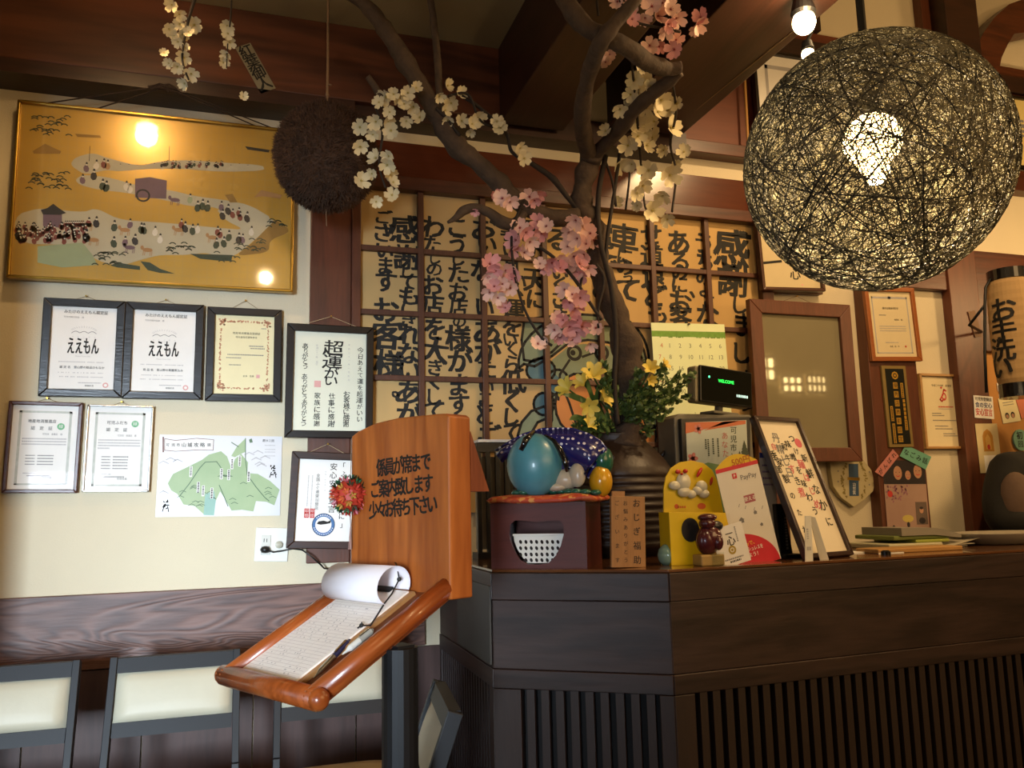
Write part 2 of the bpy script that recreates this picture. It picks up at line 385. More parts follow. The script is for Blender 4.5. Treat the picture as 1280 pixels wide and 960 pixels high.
# wall right of the lattice window
x0, x1 = P(943, 300).x, P(952, 300).x
struct('trim_12', MB().box(2.085, 2.14, -.045, 0, 1.0, 2.455), BROWNV, bevel=.003)
xa, xb = P(1083, 420, -.06).x, P(1142, 420, -.06).x
struct('trim_13', MB().box(xa, xb, -.06, 0, .3, 2.62), wood('post_wood', '#6a3a24', '#4e2817', 'z', .45, 5, .7), bevel=.003)
MB_ = MB().box(2.16, 2.40, -.035, 0, 2.16, 2.33)
struct('trim_14', MB_, BROWN, bevel=.002)
xp0, xp1 = P(1193, 420, -.05).x, P(1229, 420, -.05).x
struct('trim_15', MB().box(xp0, xp1, -.05, 0, .3, 3.9), wood('post_wood', '#6a3a24', '#4e2817', 'z'), bevel=.003)
zb0, zb1 = P(1160, 361, -.04).z, P(1160, 300, -.04).z
struct('trim_16', MB().box(xb, xp0, -.04, 0, zb0, zb1+.12), BROWN, bevel=.003)
struct('trim_17', MB().box(xp1, 4.4, -.04, 0, P(1255, 440, -.04).z, P(1250, 316, -.04).z), BROWN, bevel=.003)
struct('trim_18', MB().box(2.9, 4.4, -.07, 0, P(1250, 235, -.07).z, P(1250, 210, -.07).z), BROWN, bevel=.003)
struct('trim_19', MB().box(2.14, 4.4, -.05, 0, P(1020, 66, -.05).z-.03, P(1020, 52, -.05).z), DARKBEAM, bevel=.003)
# orange plaster right of the far post
struct('trim_20', MB().box(xp1, 4.4, -.012, 0, .3, P(1255, 440, -.04).z), mat('orange_plaster', '#c08a4c', .9, var=.1, scale=4, bump=.2, bscale=150))
# upper right: dark post with curved brace and board
xc = P(1180, 40, -.12).x
mb = MB().box(xc, xc+.2, -.14, 0, 3.02, 4.1)
struct('trim_21', mb, DARKBEAM, bevel=.004)
M0 = Matrix.Translation((0, 0, 0))
pts = [P(u, v, -.12) for u, v in [(1235, 105), (1222, 90), (1215, 75), (1220, 60), (1230, 40), (1243, 22), (1262, 5), (1290, -5), (1330, -5), (1330, 30), (1285, 40), (1268, 42), (1260, 55), (1252, 72), (1249, 88), (1250, 118)]]
struct('curved_brace', MB().prism([(p.x, p.z) for p in pts], -.12, -.03), BROWN)
struct('trim_22', MB().box(P(1215, 100, -.02).x, 4.6, -.03, 0, P(1260, 122, -.03).z, P(1260, 84, -.03).z), BROWN)

# ================================================================== LATTICE WINDOW WITH BRUSH LETTERING
WPAPER = mat('aged_window_paper', '#c8a56c', .85, var=.1, scale=3)
win = struct('window_3', MB().box(P(449, 300).x-.01, 2.09, -.012, -.004, 1.25, 2.455), WPAPER)
win['label'] = 'lattice window of tan paper covered with bold black brush writing'
LAT = wood('lattice_wood', '#5b3220', '#432313', 'z', .45, 12, .6)
def lat(px, yb=-.012, yt=-.035):
    return px
xsv = [P(u, v, -.035).x for u, v in [(526, 250), (603.5, 260), (680, 290), (747, 275), (815, 290), (884, 300)]]
for x in xsv: MB().box(x-.011, x+.011, -.036, -.012, 1.25, 2.455).build('muntin', LAT, win, bevel=.002)
zs = [P(449, v, -.035).z for v in (308, 388.5)]
dz = zs[0]-zs[1]; zrow = [zs[0]-dz*k for k in range(4)]
for z in zrow:
    if z > 1.3: MB().box(P(449, 300).x, 2.09, -.034, -.012, z-.010, z+.010).build('muntin', LAT, win, bevel=.002)
T = MB()
MI = Matrix.Identity(4)
def wp(u, v, y=-.0128): p = P(u, v, y); return (p.x, p.z)
def brush(u, v, ch, size, bold=.035, rot=0, sx=1.0):
    x, z = wp(u, v); k = (P(u+1, v).x-P(u, v).x)
    put(T, ch, x, z, size*k*1.02, -.0128, 0, bold*2.3, rot+rnd.uniform(-.08, .08)-.02, sx=sx*rnd.uniform(.95, 1.12), shear=rnd.uniform(-.02, .12), rough=.05)
colsW = [
 [('感', 915, 313, 42), ('謝', 917, 352, 34), ('し', 925, 382, 20), ('ま', 930, 407, 26), ('し', 928, 442, 24), ('ょ', 932, 470, 20), ('う', 934, 500, 26)],
 [('う', 879, 305, 24), ('ち', 881, 328, 22), ('の', 880, 347, 20), ('よ', 882, 362, 18), ('さ', 886, 377, 16), ('な', 885, 396, 26)],
 [('あ', 848, 304, 27), ('る', 850, 327, 22), ('の', 850, 341, 19), ('に', 850, 356, 20), ('、', 866, 362, 20), ('お', 851, 379, 26), ('客', 851, 397, 24)],
 [('せ', 814, 294, 24), ('っ', 814, 306, 18), ('道', 815, 321, 24), ('遠', 817, 346, 28), ('ど', 820, 371, 26), ('も', 822, 393, 24)],
 [('車', 780, 299, 32), ('に', 781, 321, 20), ('の', 781, 334, 22), ('っ', 785, 347, 14), ('て', 784, 363, 28)],
 [('電', 752, 296, 28), ('で', 757, 330, 26), ('ざ', 752, 362, 24)],
 [('る', 697, 300, 28), ('い', 700, 340, 22), ('く', 699, 356, 20), ('さ', 700, 374, 22), ('ま', 701, 392, 22)],
 [('雨', 668, 290, 26), ('の', 668, 318, 20), ('天', 669, 350, 28), ('に', 670, 375, 24)],
 [('暑', 638, 290, 24), ('い', 638, 313, 20), ('日', 640, 330, 18), ('い', 648, 352, 20), ('、', 652, 362, 18), ('運', 642, 388, 26), ('を', 640, 409, 24), ('い', 638, 425, 18), ('く', 640, 437, 18), ('ら', 640, 456, 22), ('低', 641, 478, 28), ('く', 640, 503, 26), ('し', 640, 522, 22), ('て', 640, 541, 24)],
 [('お', 606, 286, 28), ('い', 609, 306, 22), ('な', 602, 340, 26), ('い', 606, 385, 24), ('あ', 609, 415, 30), ('が', 610, 440, 28), ('た', 609, 461, 24), ('い', 608, 483, 20), ('こ', 607, 500, 20), ('と', 606, 520, 24), ('ご', 612, 546, 26)],
 [('こ', 572, 285, 26), ('う', 572, 306, 24), ('し', 573, 324, 18), ('た', 573, 343, 24), ('お', 573, 366, 24), ('店', 573, 385, 22), ('の', 574, 402, 16), ('様', 573, 424, 30), ('が', 576, 452, 28), ('ま', 574, 482, 26), ('す', 574, 506, 26)],
 [('わ', 541, 285, 28), ('た', 541, 306, 22), ('し', 544, 323, 16), ('の', 543, 337, 18), ('お', 541, 357, 26), ('店', 541, 382, 26), ('を', 543, 412, 28), ('大', 543, 439, 32), ('き', 544, 460, 20), ('く', 543, 478, 20), ('し', 543, 497, 20), ('て', 543, 514, 24)],
 [('感', 507, 288, 34), ('謝', 509, 323, 30), ('し', 510, 340, 18), ('て', 510, 353, 20), ('も', 511, 371, 24), ('し', 511, 387, 20), ('き', 511, 401, 20), ('れ', 512, 419, 26), ('な', 511, 443, 26), ('い', 512, 464, 26), ('あ', 511, 491, 30), ('が', 512, 519, 28)],
 [('ご', 480, 272, 18), ('ざ', 480, 292, 24), ('い', 481, 314, 22), ('ま', 482, 333, 22), ('す', 483, 353, 28), ('お', 483, 389, 30), ('客', 484, 420, 34), ('様', 486, 457, 34), ('。', 494, 486, 24)],
]
for c in colsW:
    for ch, u, v, sz in c: brush(u, v, ch, sz)
T.build('brush_lettering', INK, win)
# painted figure on the paper: blue-green rounded shapes with dark outlines
PG = mat('painted_grey_green', '#8a967a', .85, var=.2, scale=14); PB = mat('painted_slate_blue', '#5f7f86', .85, var=.25, scale=14); PO = mat('painted_orange', '#cf8a4e', .85, var=.15, scale=12)
D = MB()
def blob(pts, mi, y=-.0122, out=3.2):
    q = [wp(u, v, y) for u, v in pts]; D.poly(q, y, mi)
    k = P(641, 400).x-P(640, 400).x
    D.stroke(q+[q[0]], out*k, y-.0003, 3)
def arcpts(cx, cy, rx, ry, a0, a1, n=18): return [(cx+rx*math.cos(math.radians(a0+(a1-a0)*i/n)), cy+ry*math.sin(math.radians(a0+(a1-a0)*i/n))) for i in range(n+1)]
blob(arcpts(728, 455, 80, 62, 175, 365)+[(790, 440), (760, 428), (735, 425), (712, 428), (690, 445), (668, 458), (655, 455)], 0, -.01215)
blob([(655, 402), (668, 398), (700, 394), (705, 425), (690, 440), (668, 452), (655, 450), (652, 425)], 0, -.0122)
blob(arcpts(676, 463, 18, 15, 0, 360), 1, -.0122)
blob(arcpts(697, 478, 14, 16, 0, 360), 1, -.0123)
blob(arcpts(680, 505, 13, 14, 0, 360), 1, -.01235)
blob([(647, 545), (652, 528), (664, 514), (680, 508), (690, 520), (672, 528), (662, 545)], 0, -.0122)
blob([(690, 495), (705, 488), (712, 505), (720, 530), (735, 545), (680, 548), (690, 525)], 0, -.01225)
blob(arcpts(722, 505, 28, 38, 0, 360), 2, -.0124)
blob([(690, 450), (712, 432), (730, 430), (760, 432), (775, 445), (770, 475), (735, 470), (705, 478), (694, 468)], 0, -.01235, 0.1)
for cx in (718, 752):
    k = P(641, 400).x-P(640, 400).x; x, z = wp(cx, 441); D.ring(x, z, 6*k, 10*k, -.0128, 3); D.disc(x-2*k, z, 3.5*k, 3.5*k, -.0128, 3)
D.stroke([wp(712, 450), wp(700, 468), wp(698, 500)], 3*k, -.0128, 3); D.stroke([wp(728, 446), wp(745, 440)], 3*k, -.0128, 3)
blob(arcpts(806, 545, 14, 26, 0, 360), 2, -.0122, 2.5); blob(arcpts(814, 524, 9, 12, 0, 360), 0, -.0123, 2.5)
D.stroke([wp(u, v) for u, v in arcpts(745, 450, 66, 62, -75, 40)], 3.5*k, -.0128, 3)
D.build('painted_figure', [PG, PB, PO, INK], win)
# ================================================================== THINGS ON THE WALL
def pager(hx, hz): return lambda u, v: ((u-.5)*2*hx, (.5-v)*2*hz)
# ---- gold leaf painting
s = sheet('framed_painting', 'large gold leaf painting of a procession in a thin brass frame', 'painting', [(24, 130), (369, 165), (365, 369), (11, 348)], -.03)
M = s.M.copy()
def goldleaf():
    m, nt, b = _nt('gold_leaf'); N = nt.nodes; L = nt.links
    tc = N.new('ShaderNodeTexCoord'); mp = N.new('ShaderNodeMapping'); mp.inputs['Scale'].default_value = (38, 38, 38); L.new(tc.outputs['Object'], mp.inputs[0])
    sep = N.new('ShaderNodeSeparateXYZ'); L.new(mp.outputs[0], sep.inputs[0])
    def edge(o):
        f = N.new('ShaderNodeMath'); f.operation = 'FRACT'; L.new(o, f.inputs[0]); a = N.new('ShaderNodeMath'); a.operation = 'PINGPONG'; a.inputs[1].default_value = .5; L.new(f.outputs[0], a.inputs[0])
        g = N.new('ShaderNodeMath'); g.operation = 'LESS_THAN'; g.inputs[1].default_value = .07; L.new(a.outputs[0], g.inputs[0]); return g.outputs[0]
    mxx = N.new('ShaderNodeMath'); mxx.operation = 'MAXIMUM'; L.new(edge(sep.outputs[0]), mxx.inputs[0]); L.new(edge(sep.outputs[2]), mxx.inputs[1])
    nz = N.new('ShaderNodeTexNoise'); nz.inputs['Scale'].default_value = 5; nz.inputs['Detail'].default_value = 4; L.new(tc.outputs['Object'], nz.inputs['Vector'])
    mx = N.new('ShaderNodeMix'); mx.data_type = 'RGBA'; mx.inputs[6].default_value = (*rgb('#c9a44e'), 1); mx.inputs[7].default_value = (*rgb('#a68333'), 1); L.new(nz.outputs['Fac'], mx.inputs[0])
    m2 = N.new('ShaderNodeMix'); m2.data_type = 'RGBA'; m2.inputs[7].default_value = (*rgb('#ab9058'), 1); L.new(mx.outputs[2], m2.inputs[6])
    k = N.new('ShaderNodeMath'); k.operation = 'MULTIPLY'; k.inputs[1].default_value = .35; L.new(mxx.outputs[0], k.inputs[0]); L.new(k.outputs[0], m2.inputs[0])
    L.new(m2.outputs[2], b.inputs['Base Color']); b.inputs['Roughness'].default_value = .3; b.inputs['Metallic'].default_value = .25; b.inputs['Specular IOR Level'].default_value = .6
    return m
GOLD = goldleaf()
bars(s.w, s.h, .010, .030).build('frame', BRASS, s.root, bevel=.003)
MB().box(-s.w/2+.008, s.w/2-.008, -.018, -.002, -s.h/2+.008, s.h/2-.008).build('picture', GOLD, s.root)
D = MB(); Y0 = -.0185
cols = [mat('paint_pale_grey', '#b5ad92', .6, var=.12, scale=8), mat('paint_dark_green', '#2f3d28', .6), mat('paint_brick_red', '#7b3527', .6, var=.2), mat('paint_black', '#1d1a18', .6),
        mat('paint_purple_grey', '#6e5560', .6, var=.2), mat('paint_white', '#d4cdbb', .6), mat('paint_brown_gold', '#8e6c2a', .6, var=.15), mat('paint_pale_green', '#93a07a', .6), mat('paint_tan', '#a57c4c', .6)]
def z1(x, y): return (x/3.2, 100+y/3.2)      # traced coordinates of the picture's shapes
def gp(pts, mi, dy=0):
    n = len(pts); q = []
    for i in range(n):
        a, b, c = Vector(pts[i-1]), Vector(pts[i]), Vector(pts[(i+1) % n]); q += [tuple(b.lerp(a, .25)), tuple(b*.82+a*.09+c*.09), tuple(b.lerp(c, .25))]
    D.poly([loc(M, *z1(*p), Y0) for p in (q if n > 7 else pts)], Y0-dy, mi)
gp([(60, 540), (165, 510), (330, 530), (385, 512), (480, 560), (640, 570), (760, 580), (860, 590), (980, 600), (900, 560), (860, 510), (1010, 540), (1100, 560), (1100, 595), (1040, 620), (960, 690), (900, 720), (830, 690), (740, 700), (640, 700), (560, 720), (480, 745), (380, 720), (330, 660), (60, 655)], 0)
gp([(280, 340), (300, 310), (370, 290), (440, 315), (560, 345), (640, 325), (760, 320), (880, 330), (1050, 340), (1060, 362), (900, 368), (720, 355), (600, 355), (480, 365), (420, 360), (340, 380)], 0)
gp([(300, 400), (330, 378), (440, 390), (540, 420), (680, 440), (780, 465), (900, 480), (1000, 500), (1100, 560), (980, 590), (880, 510), (760, 505), (660, 480), (500, 450), (400, 440), (320, 420)], 0, .0001)
gp([(150, 665), (330, 650), (370, 700), (390, 740), (250, 750), (150, 730)], 7, .0001)
gp([(1100, 560), (1150, 590), (1155, 610), (1080, 640), (1075, 690), (940, 705), (1000, 660), (1060, 600)], 6, .0001)
gp([(470, 730), (560, 745), (560, 760), (470, 750), (440, 742)], 1, .0002); gp([(562, 725), (600, 730), (640, 755), (700, 775), (640, 772), (590, 760)], 1, .0002); gp([(760, 695), (930, 700), (925, 725), (870, 722), (800, 715)], 1, .0002)
gp([(540, 395), (600, 388), (668, 402), (665, 475), (540, 470)], 4, .0002)
q = loc(M, *z1(572, 462), Y0); kk = abs(loc(M, 101, 200, Y0)[0]-loc(M, 100, 200, Y0)[0])
D.ring(q[0], q[1], 7*kk, 9.5*kk, Y0-.0004, 3)
gp([(172, 535), (248, 535), (248, 592), (172, 585)], 4, .0003); gp([(163, 520), (190, 512), (213, 495), (235, 512), (265, 532), (240, 540), (172, 538)], 3, .0004)
gp([(900, 460), (930, 455), (950, 490), (920, 490)], 6, .0002); gp([(1015, 470), (1045, 440), (1130, 460), (1120, 475), (1050, 465)], 8, .0002)
def person_mark(x, y, mi, sc=1.0):
    q = loc(M, *z1(x, y), Y0); D.disc(q[0], q[1], 3.6*kk*sc, 5.2*kk*sc, Y0-.0005, mi, 7, rnd.uniform(-.3, .3))
    q = loc(M, *z1(x+2, y-20*sc), Y0); D.disc(q[0], q[1], 1.4*kk*sc, 2.2*kk*sc, Y0-.0006, 3, 6); D.disc(q[0], q[1]-2.0*kk*sc, 1.2*kk*sc, 1.2*kk*sc, Y0-.0007, 5, 6)
def horse_mark(x, y, mi, sc=1.0):
    q = loc(M, *z1(x, y), Y0); D.disc(q[0], q[1], 7*kk*sc, 3.2*kk*sc, Y0-.0005, mi, 8)
    D.disc(q[0]-7*kk*sc, q[1]+3*kk*sc, 2.4*kk*sc, 3.4*kk*sc, Y0-.0005, mi, 6)
    for dx in (-5, -3, 4, 6): D.stroke([(q[0]+dx*kk*sc, q[1]-2*kk), (q[0]+(dx-.8)*kk*sc, q[1]-8*kk*sc)], .8*kk, Y0-.0005, mi)
for i in range(66): person_mark(rnd.uniform(62, 345), rnd.uniform(585, 648), 2, .85)
for x, y in [(75, 625), (345, 630)]: person_mark(x, y, 3, 1.4)
for i in range(10): person_mark(260+i*8, 580, 2, .7)
for x, y, c in [(457, 590, 1), (455, 655, 1), (520, 580, 4), (565, 600, 1), (575, 602, 1), (500, 650, 4), (540, 645, 3), (385, 575, 3), (355, 575, 2), (620, 610, 5), (640, 640, 5), (725, 580, 2), (740, 595, 3), (770, 605, 1), (790, 600, 5), (870, 610, 2), (880, 620, 2), (915, 630, 1), (865, 660, 1), (895, 655, 1), (955, 640, 3), (970, 640, 4), (760, 480, 7), (790, 512, 1), (810, 505, 1), (830, 512, 1), (885, 510, 4), (912, 525, 3), (930, 540, 2), (955, 535, 2), (960, 550, 2), (988, 555, 3), (890, 545, 3), (1005, 610, 5), (345, 355, 4), (385, 345, 5), (330, 402, 4), (375, 385, 3), (415, 340, 2), (430, 345, 8), (410, 425, 1), (425, 432, 1), (505, 430, 5), (520, 440, 5)]: person_mark(x, y, c, 1.2 if c in (1, 3) else 1.05)
for x, y, c in [(520, 670, 4), (590, 680, 8), (375, 640, 8), (500, 600, 8), (715, 600, 8), (350, 580, 8), (850, 630, 8), (700, 480, 4)]: horse_mark(x, y, c)
for i in range(26): person_mark(rnd.uniform(640, 890), rnd.uniform(335, 352), rnd.choice([1, 1, 3, 2]), .6)
for i in range(16): person_mark(480+i*34, rnd.uniform(345, 355), 0, .5)
for bx, by, n, sp in [(215, 180, 26, 90), (195, 400, 30, 80), (440, 715, 22, 60), (725, 670, 16, 50), (1000, 660, 20, 60), (1100, 570, 10, 40), (900, 710, 8, 50)]:
    for i in range(n):
        q = loc(M, *z1(bx+rnd.uniform(-sp, sp), by+rnd.uniform(-.45, .45)*sp), Y0)
        D.stroke([(q[0]-4*kk, q[1]-1.2*kk), (q[0]-1.5*kk, q[1]+.6*kk), (q[0]+1.5*kk, q[1]+.6*kk), (q[0]+4*kk, q[1]-1.2*kk)], 1.5*kk, Y0-.0003, 1)
gp([(130, 285), (180, 255), (245, 285), (240, 295), (135, 295)], 6, .0002)
gp([(300, 215), (400, 222), (405, 232), (310, 228)], 6, .0002); gp([(980, 265), (1080, 280), (1075, 290), (990, 278)], 3, .0002)
for x in (360, 678): q = loc(M, *z1(x, 265), Y0); D.stroke([q, (q[0], q[1]-22*kk)], .7*kk, Y0-.0003, 3)
D.build('painted_scene', cols, s.root)
MB().box(-s.w/2+.01, s.w/2-.01, -.0265, -.0255, -s.h/2+.01, s.h/2-.01).build('pane', glass('painting_glass', .05, rough=.05), s.root)
mb = MB(); Wl = s.M.inverted()
def rp(u, v, y): return Wl @ P(u, v, y)
for a, b in [((52, 130, -.045), (196, 109, -.140)), ((213, 110, -.140), (345, 162, -.045)), ((118, 137, -.045), (196, 112, -.140)), ((216, 113, -.140), (325, 160, -.045))]: mb.tube([rp(*a), rp(*b)], .0024, 5)
for i in range(12): mb.tube([rp(190+rnd.uniform(-6, 8), 110+rnd.uniform(-3, 2), -.140), rp(205+rnd.uniform(-8, 8), 106+rnd.uniform(-3, 4), -.150), rp(217+rnd.uniform(-8, 6), 112+rnd.uniform(-3, 4), -.140)], .0026, 5)
mb.build('hanging_rope', mat('brown_rope', '#2f2119', .9), s.root)

# ---- framed certificates in the row under the painting
def eemon(name, px, lab, third, nm):
    s = sheet('framed_certificate', lab, 'certificate', px, -.004, 'black framed certificates under the painting')
    hx, hz, y = framed(s, s.w*.105, .022, BLACKFR, PAPER); pg = pager(hx, hz); D = MB(); h = hz*2
    x, z = pg(.52, .06); put(D, 'みたけのええもん認定証', x, z, h*.042, y, 0, .03, wmax=hx*1.35)
    x, z = pg(.18, .125); put(D, '可児市観光協会　様', x, z, h*.022, y, 1, 0, align='l')
    x, z = pg(.5, .30)
    for i in range(13):
        a = math.radians(20+140*i/12); D.stroke([(x+math.cos(a)*hx*.36, z+math.sin(a)*hz*.10), (x+math.cos(a)*hx*.42, z+math.sin(a)*hz*.14)], h*.004, y, 2)
    D.stroke([(x-hx*.38+hx*.76*t/16, z-.0+abs(math.sin(t/16*math.pi*3))*hz*.05-hz*.04) for t in range(17)], h*.006, y, 1)
    for i in range(5): put(D, 'みたけ町の'[i], x-hx*.34+i*hx*.17, z-hz*.13, h*.016, y, 2)
    x, z = pg(.5, .385); put(D, 'ぎふけん', x, z, h*.016, y, 2)
    x, z = pg(.5, .48); put(D, 'ええもん', x, z, h*.20, y, 0, .04, sx=.62, wmax=hx*.95)
    x, z = pg(.5, .60); put(D, 'Mitake Town Gifu', x, z, h*.02, y, 2)
    for v, hh in [(.67, .012), (.80, .011), (.85, .012)]: a = pg(.14, v); b = pg(.82, v); greek(D, a[0], b[0], a[1], h*hh, y, 2, .7, .85)
    x, z = pg(.5, .735); put(D, third, x, z, h*.03, y, 0, .03, wmax=hx*1.5)
    a = pg(.45, .92); b = pg(.8, .92); greek(D, a[0], b[0], a[1], h*.012, y, 2)
    x, z = pg(.62, .955); put(D, '御嵩町長', x, z, h*.022, y, 0); x, z = pg(.87, .945); D.ring(x, z, hx*.05, hx*.09, y, 3)
    D.build('lettering', [INK, GREYINK, LIGHTINK, PINKINK], s.root); hang(s, .014)
    return s
eemon('a', [(57, 373.5), (158, 378), (153, 498), (48, 496)], 'black framed white certificate, left of the pair with one large four-letter heading', '認 定 名　里山野の銘品のもなか', 0)
eemon('b', [(158, 378), (255, 383), (252.5, 500.5), (152.5, 499)], 'black framed white certificate between its twin and the cream bordered one', '商 品 名　里山野の華麗煮込み', 1)
RB = mat('reddish_border_print', '#c98f6c', .7, var=.3, scale=120)
s = sheet('framed_certificate', 'dark twist-grained frame with cream certificate and reddish scroll border', 'certificate', [(260.6, 384.6), (353, 389), (350, 503.5), (255, 502)], -.004, 'black framed certificates under the painting')
hx, hz, y = framed(s, s.w*.105, .022, BLACKFR, CREAM); pg = pager(hx, hz); D = MB(); h = hz*2
for i in range(230):
    t = rnd.random(); sd = rnd.choice('lrtb'); e = .085+.02*rnd.random()+.03*abs(t-.5)
    u, v = {'l': (e, .05+.9*t), 'r': (1-e, .05+.9*t), 't': (.07+.86*t, e*.75), 'b': (.07+.86*t, 1-e*.75)}[sd]; x, z = pg(u, v)
    D.disc(x, z, hx*rnd.uniform(.02, .045), hx*rnd.uniform(.015, .03), y+.00001*(i % 9), 2, 6, rnd.uniform(0, 3))
for u in (.12, .88):
    for v in (.09, .91):
        for i in range(16): x, z = pg(u+rnd.uniform(-.05, .05), v+rnd.uniform(-.045, .045)); D.disc(x, z, hx*.04, hx*.03, y-.0001*(i % 3), 2, 6)
for v, a, b, hh in [(.155, .78, .87, .012), (.385, .58, .82, .014), (.415, .6, .85, .014), (.50, .22, .83, .014), (.54, .2, .45, .012), (.63, .25, .45, .012)]: greek(D, pg(a, 0)[0], pg(b, 0)[0], pg(0, v)[1], h*hh, y, 1)
x, z = pg(.53, .225); put(D, '地産地消推進店登録証', x, z, h*.03, y, 0, 0, wmax=hx*.95); x, z = pg(.53, .275); put(D, '地元食材応援飲食店', x, z, h*.026, y, 0, 0, wmax=hx*.9)
x, z = pg(.58, .77); put(D, '会長　佐藤', x, z, h*.024, y, 0); x, z = pg(.74, .77); D.box(x-hx*.06, x+hx*.06, y, y+.0003, z-hx*.06, z+hx*.06, 3)
D.build('lettering', [INK, GREYINK, RB, PINKINK], s.root); hang(s, .03)
# ---- calligraphy frame
s = sheet('framed_calligraphy', 'black framed sheet of bold brush calligraphy hanging on the wooden upright', 'calligraphy', [(359, 405.5), (467.4, 410.5), (463.7, 549), (354.7, 547)], -.046)
hx, hz, y = framed(s, s.w*.085, .024, BLACKFR, mat('cool_white_sheet', '#dfe0cc', .7, var=.03), lip=None); pg = pager(hx, hz); D = MB(); h = hz*2
for ch, u, v, k in [('超', .54, .16, .15), ('運', .53, .30, .15), ('が', .52, .42, .11), ('い', .52, .50, .11)]: x, z = pg(u, v); put(D, ch, x, z, h*k, y, 0, .04, sx=1.25, shear=.08, rough=.05)
def colm(txt, u, v0, v1, k, b=.02, mi=0):
    n = len(txt)
    for i, ch in enumerate(txt):
        if ch == ' ': continue
        x, z = pg(u, v0+(v1-v0)*i/(n-1)); put(D, ch, x+rnd.uniform(-.001, .001), z, h*k*rnd.uniform(.9, 1.15), y, mi, b, rnd.uniform(-.1, .1), rough=.06)
colm('今日あえて運を超運がいい', .92, .17, .88, .055); colm('ありがとう ありがとうありがとう', .155, .15, .93, .055)
colm('お客様に感謝', .735, .63, .93, .06, .03); colm('仕事に感謝', .53, .65, .93, .06, .03); colm('家族に感謝', .33, .65, .93, .06, .03)
colm('平成二十一年一月吉日', .76, .12, .48, .02, 0, 1); colm('平成二十一年 吉日', .315, .14, .33, .02, 0, 1)
x, z = pg(.33, .53); D.box(x-hx*.09, x+hx*.09, y, y+.0003, z-hx*.09, z+hx*.09, 2)
D.build('lettering', [INK, LIGHTINK, PINKINK], s.root); hang(s, .035, mat('pale_string', '#c9b48c', .8), .42)
# ---- lower two certificates
def nintei(px, lab, fm, b, head, two, lip):
    s = sheet('framed_certificate', lab, 'certificate', px, -.004, 'framed certificates in the lower row')
    hx, hz, y = framed(s, b, .018, fm, PAPER, lip=lip); pg = pager(hx, hz); D = MB(); h = hz*2
    for (u0, u1, v0, v1) in [(.10, .90, .065, .09), (.10, .90, .93, .95), (.10, .14, .065, .95), (.86, .90, .065, .95)]:
        a = pg(u0, v0); c = pg(u1, v1); D.box(a[0], c[0], y+.0001, y+.0003, c[1], a[1], 2)
    x, z = pg(.45, .19); put(D, head, x, z, h*.042, y, 0, .02, wmax=hx*.85); x, z = pg(.45, .275); put(D, '認　定　証', x, z, h*.042, y, 0, .02)
    x, z = pg(.74, .20 if two else .25); D.disc(x, z, hx*.115, hx*.115, y-.0001, 3, 20); put(D, '緑', x, z, h*.045, y-.0003, 4)
    x, z = pg(.62, .345); put(D, '可児市　食事処　様', x, z, h*.026, y, 1, wmax=hx*.6)
    for i in range(4 if two else 3): greek(D, pg(.17, 0)[0], pg(.84 if i < 3 else .35, 0)[0], pg(0, .40+i*.033)[1], h*.016, y, 4+1)
    for i in range(5 if two else 4): greek(D, pg(.24, 0)[0], pg(.38, 0)[0], pg(0, .60+i*.035)[1], h*.012, y, 1); greek(D, pg(.42, 0)[0], pg(.66, 0)[0], pg(0, .60+i*.035)[1], h*.014, y, 1)
    greek(D, pg(.22, 0)[0], pg(.4, 0)[0], pg(0, .81)[1], h*.012, y, 5); greek(D, pg(.28, 0)[0], pg(.62, 0)[0], pg(0, .84)[1], h*.014, y, 1); x, z = pg(.58, .865); put(D, '可児市長', x, z, h*.026, y, 0)
    D.build('lettering', [INK, GREYINK, mat('faint_border_print', '#c9cdc4', .7, var=.2, scale=80), GREENINK, PAPER, LIGHTINK], s.root); hang(s, .012)
nintei([(12, 502), (104, 503.5), (98.5, 617), (4, 616)], 'red-brown framed certificate with a green disc, lowest at the left', wood('maroon_frame_wood', '#552a20', '#371a14', 'x', .35, 20, .5), .012, '地産地消推進店', 0, None)
nintei([(110, 506.5), (192, 508), (188, 615.6), (103.5, 615)], 'thin silver framed certificate with a green disc, left of the map', SILVER, .006, '可児ふだち', 1, None)
# ---- map poster
s = sheet('map_poster', 'laminated map poster with a green painted region and white name tags', 'poster', [(200, 544), (351.7, 545), (351, 645), (194, 645.5)], -.002)
MB().box(-s.w/2, s.w/2, -.0015, 0, -s.h/2, s.h/2).build('sheet', mat('laminated_pale_paper', '#d9d9db', .25, var=.04), s.root)
D = MB(); y = -.0017; M = s.M
def z5(x, y_): return loc(M, 180+x/4.571, 530+y_/4.571, -.0015)
MG = mat('map_green', '#7c9a6c', .5, c2='#a9b98d', scale=9); MGd = mat('map_dark_green', '#4d6b47', .5); MR = mat('map_maroon', '#6d3b36', .6)
D.poly([z5(*p) for p in [(135, 340), (165, 285), (250, 245), (330, 205), (370, 175), (440, 155), (475, 185), (500, 255), (520, 200), (555, 170), (595, 220), (590, 280), (650, 285), (720, 325), (775, 375), (745, 465), (700, 445), (640, 440), (625, 500), (560, 490), (500, 495), (470, 440), (435, 385), (410, 440), (400, 520), (340, 515), (290, 470), (225, 460), (190, 400), (155, 380)]], y, 0)
D.poly([z5(*p) for p in [(498, 183), (530, 130), (580, 82), (578, 160), (545, 175), (520, 190)]], y-.0001, 0)
D.poly([z5(*p) for p in [(340, 520), (350, 400), (400, 380), (410, 440), (400, 522)]], y-.0001, 5)
for pts in [[(205, 410), (260, 340), (320, 250), (350, 218), (415, 215), (440, 250)], [(580, 82), (580, 200), (590, 290), (640, 360), (690, 420), (715, 440)], [(430, 350), (460, 420), (480, 470)], [(500, 105), (540, 130)]]: D.stroke([z5(*p) for p in pts], .0028, y-.0002, 1)
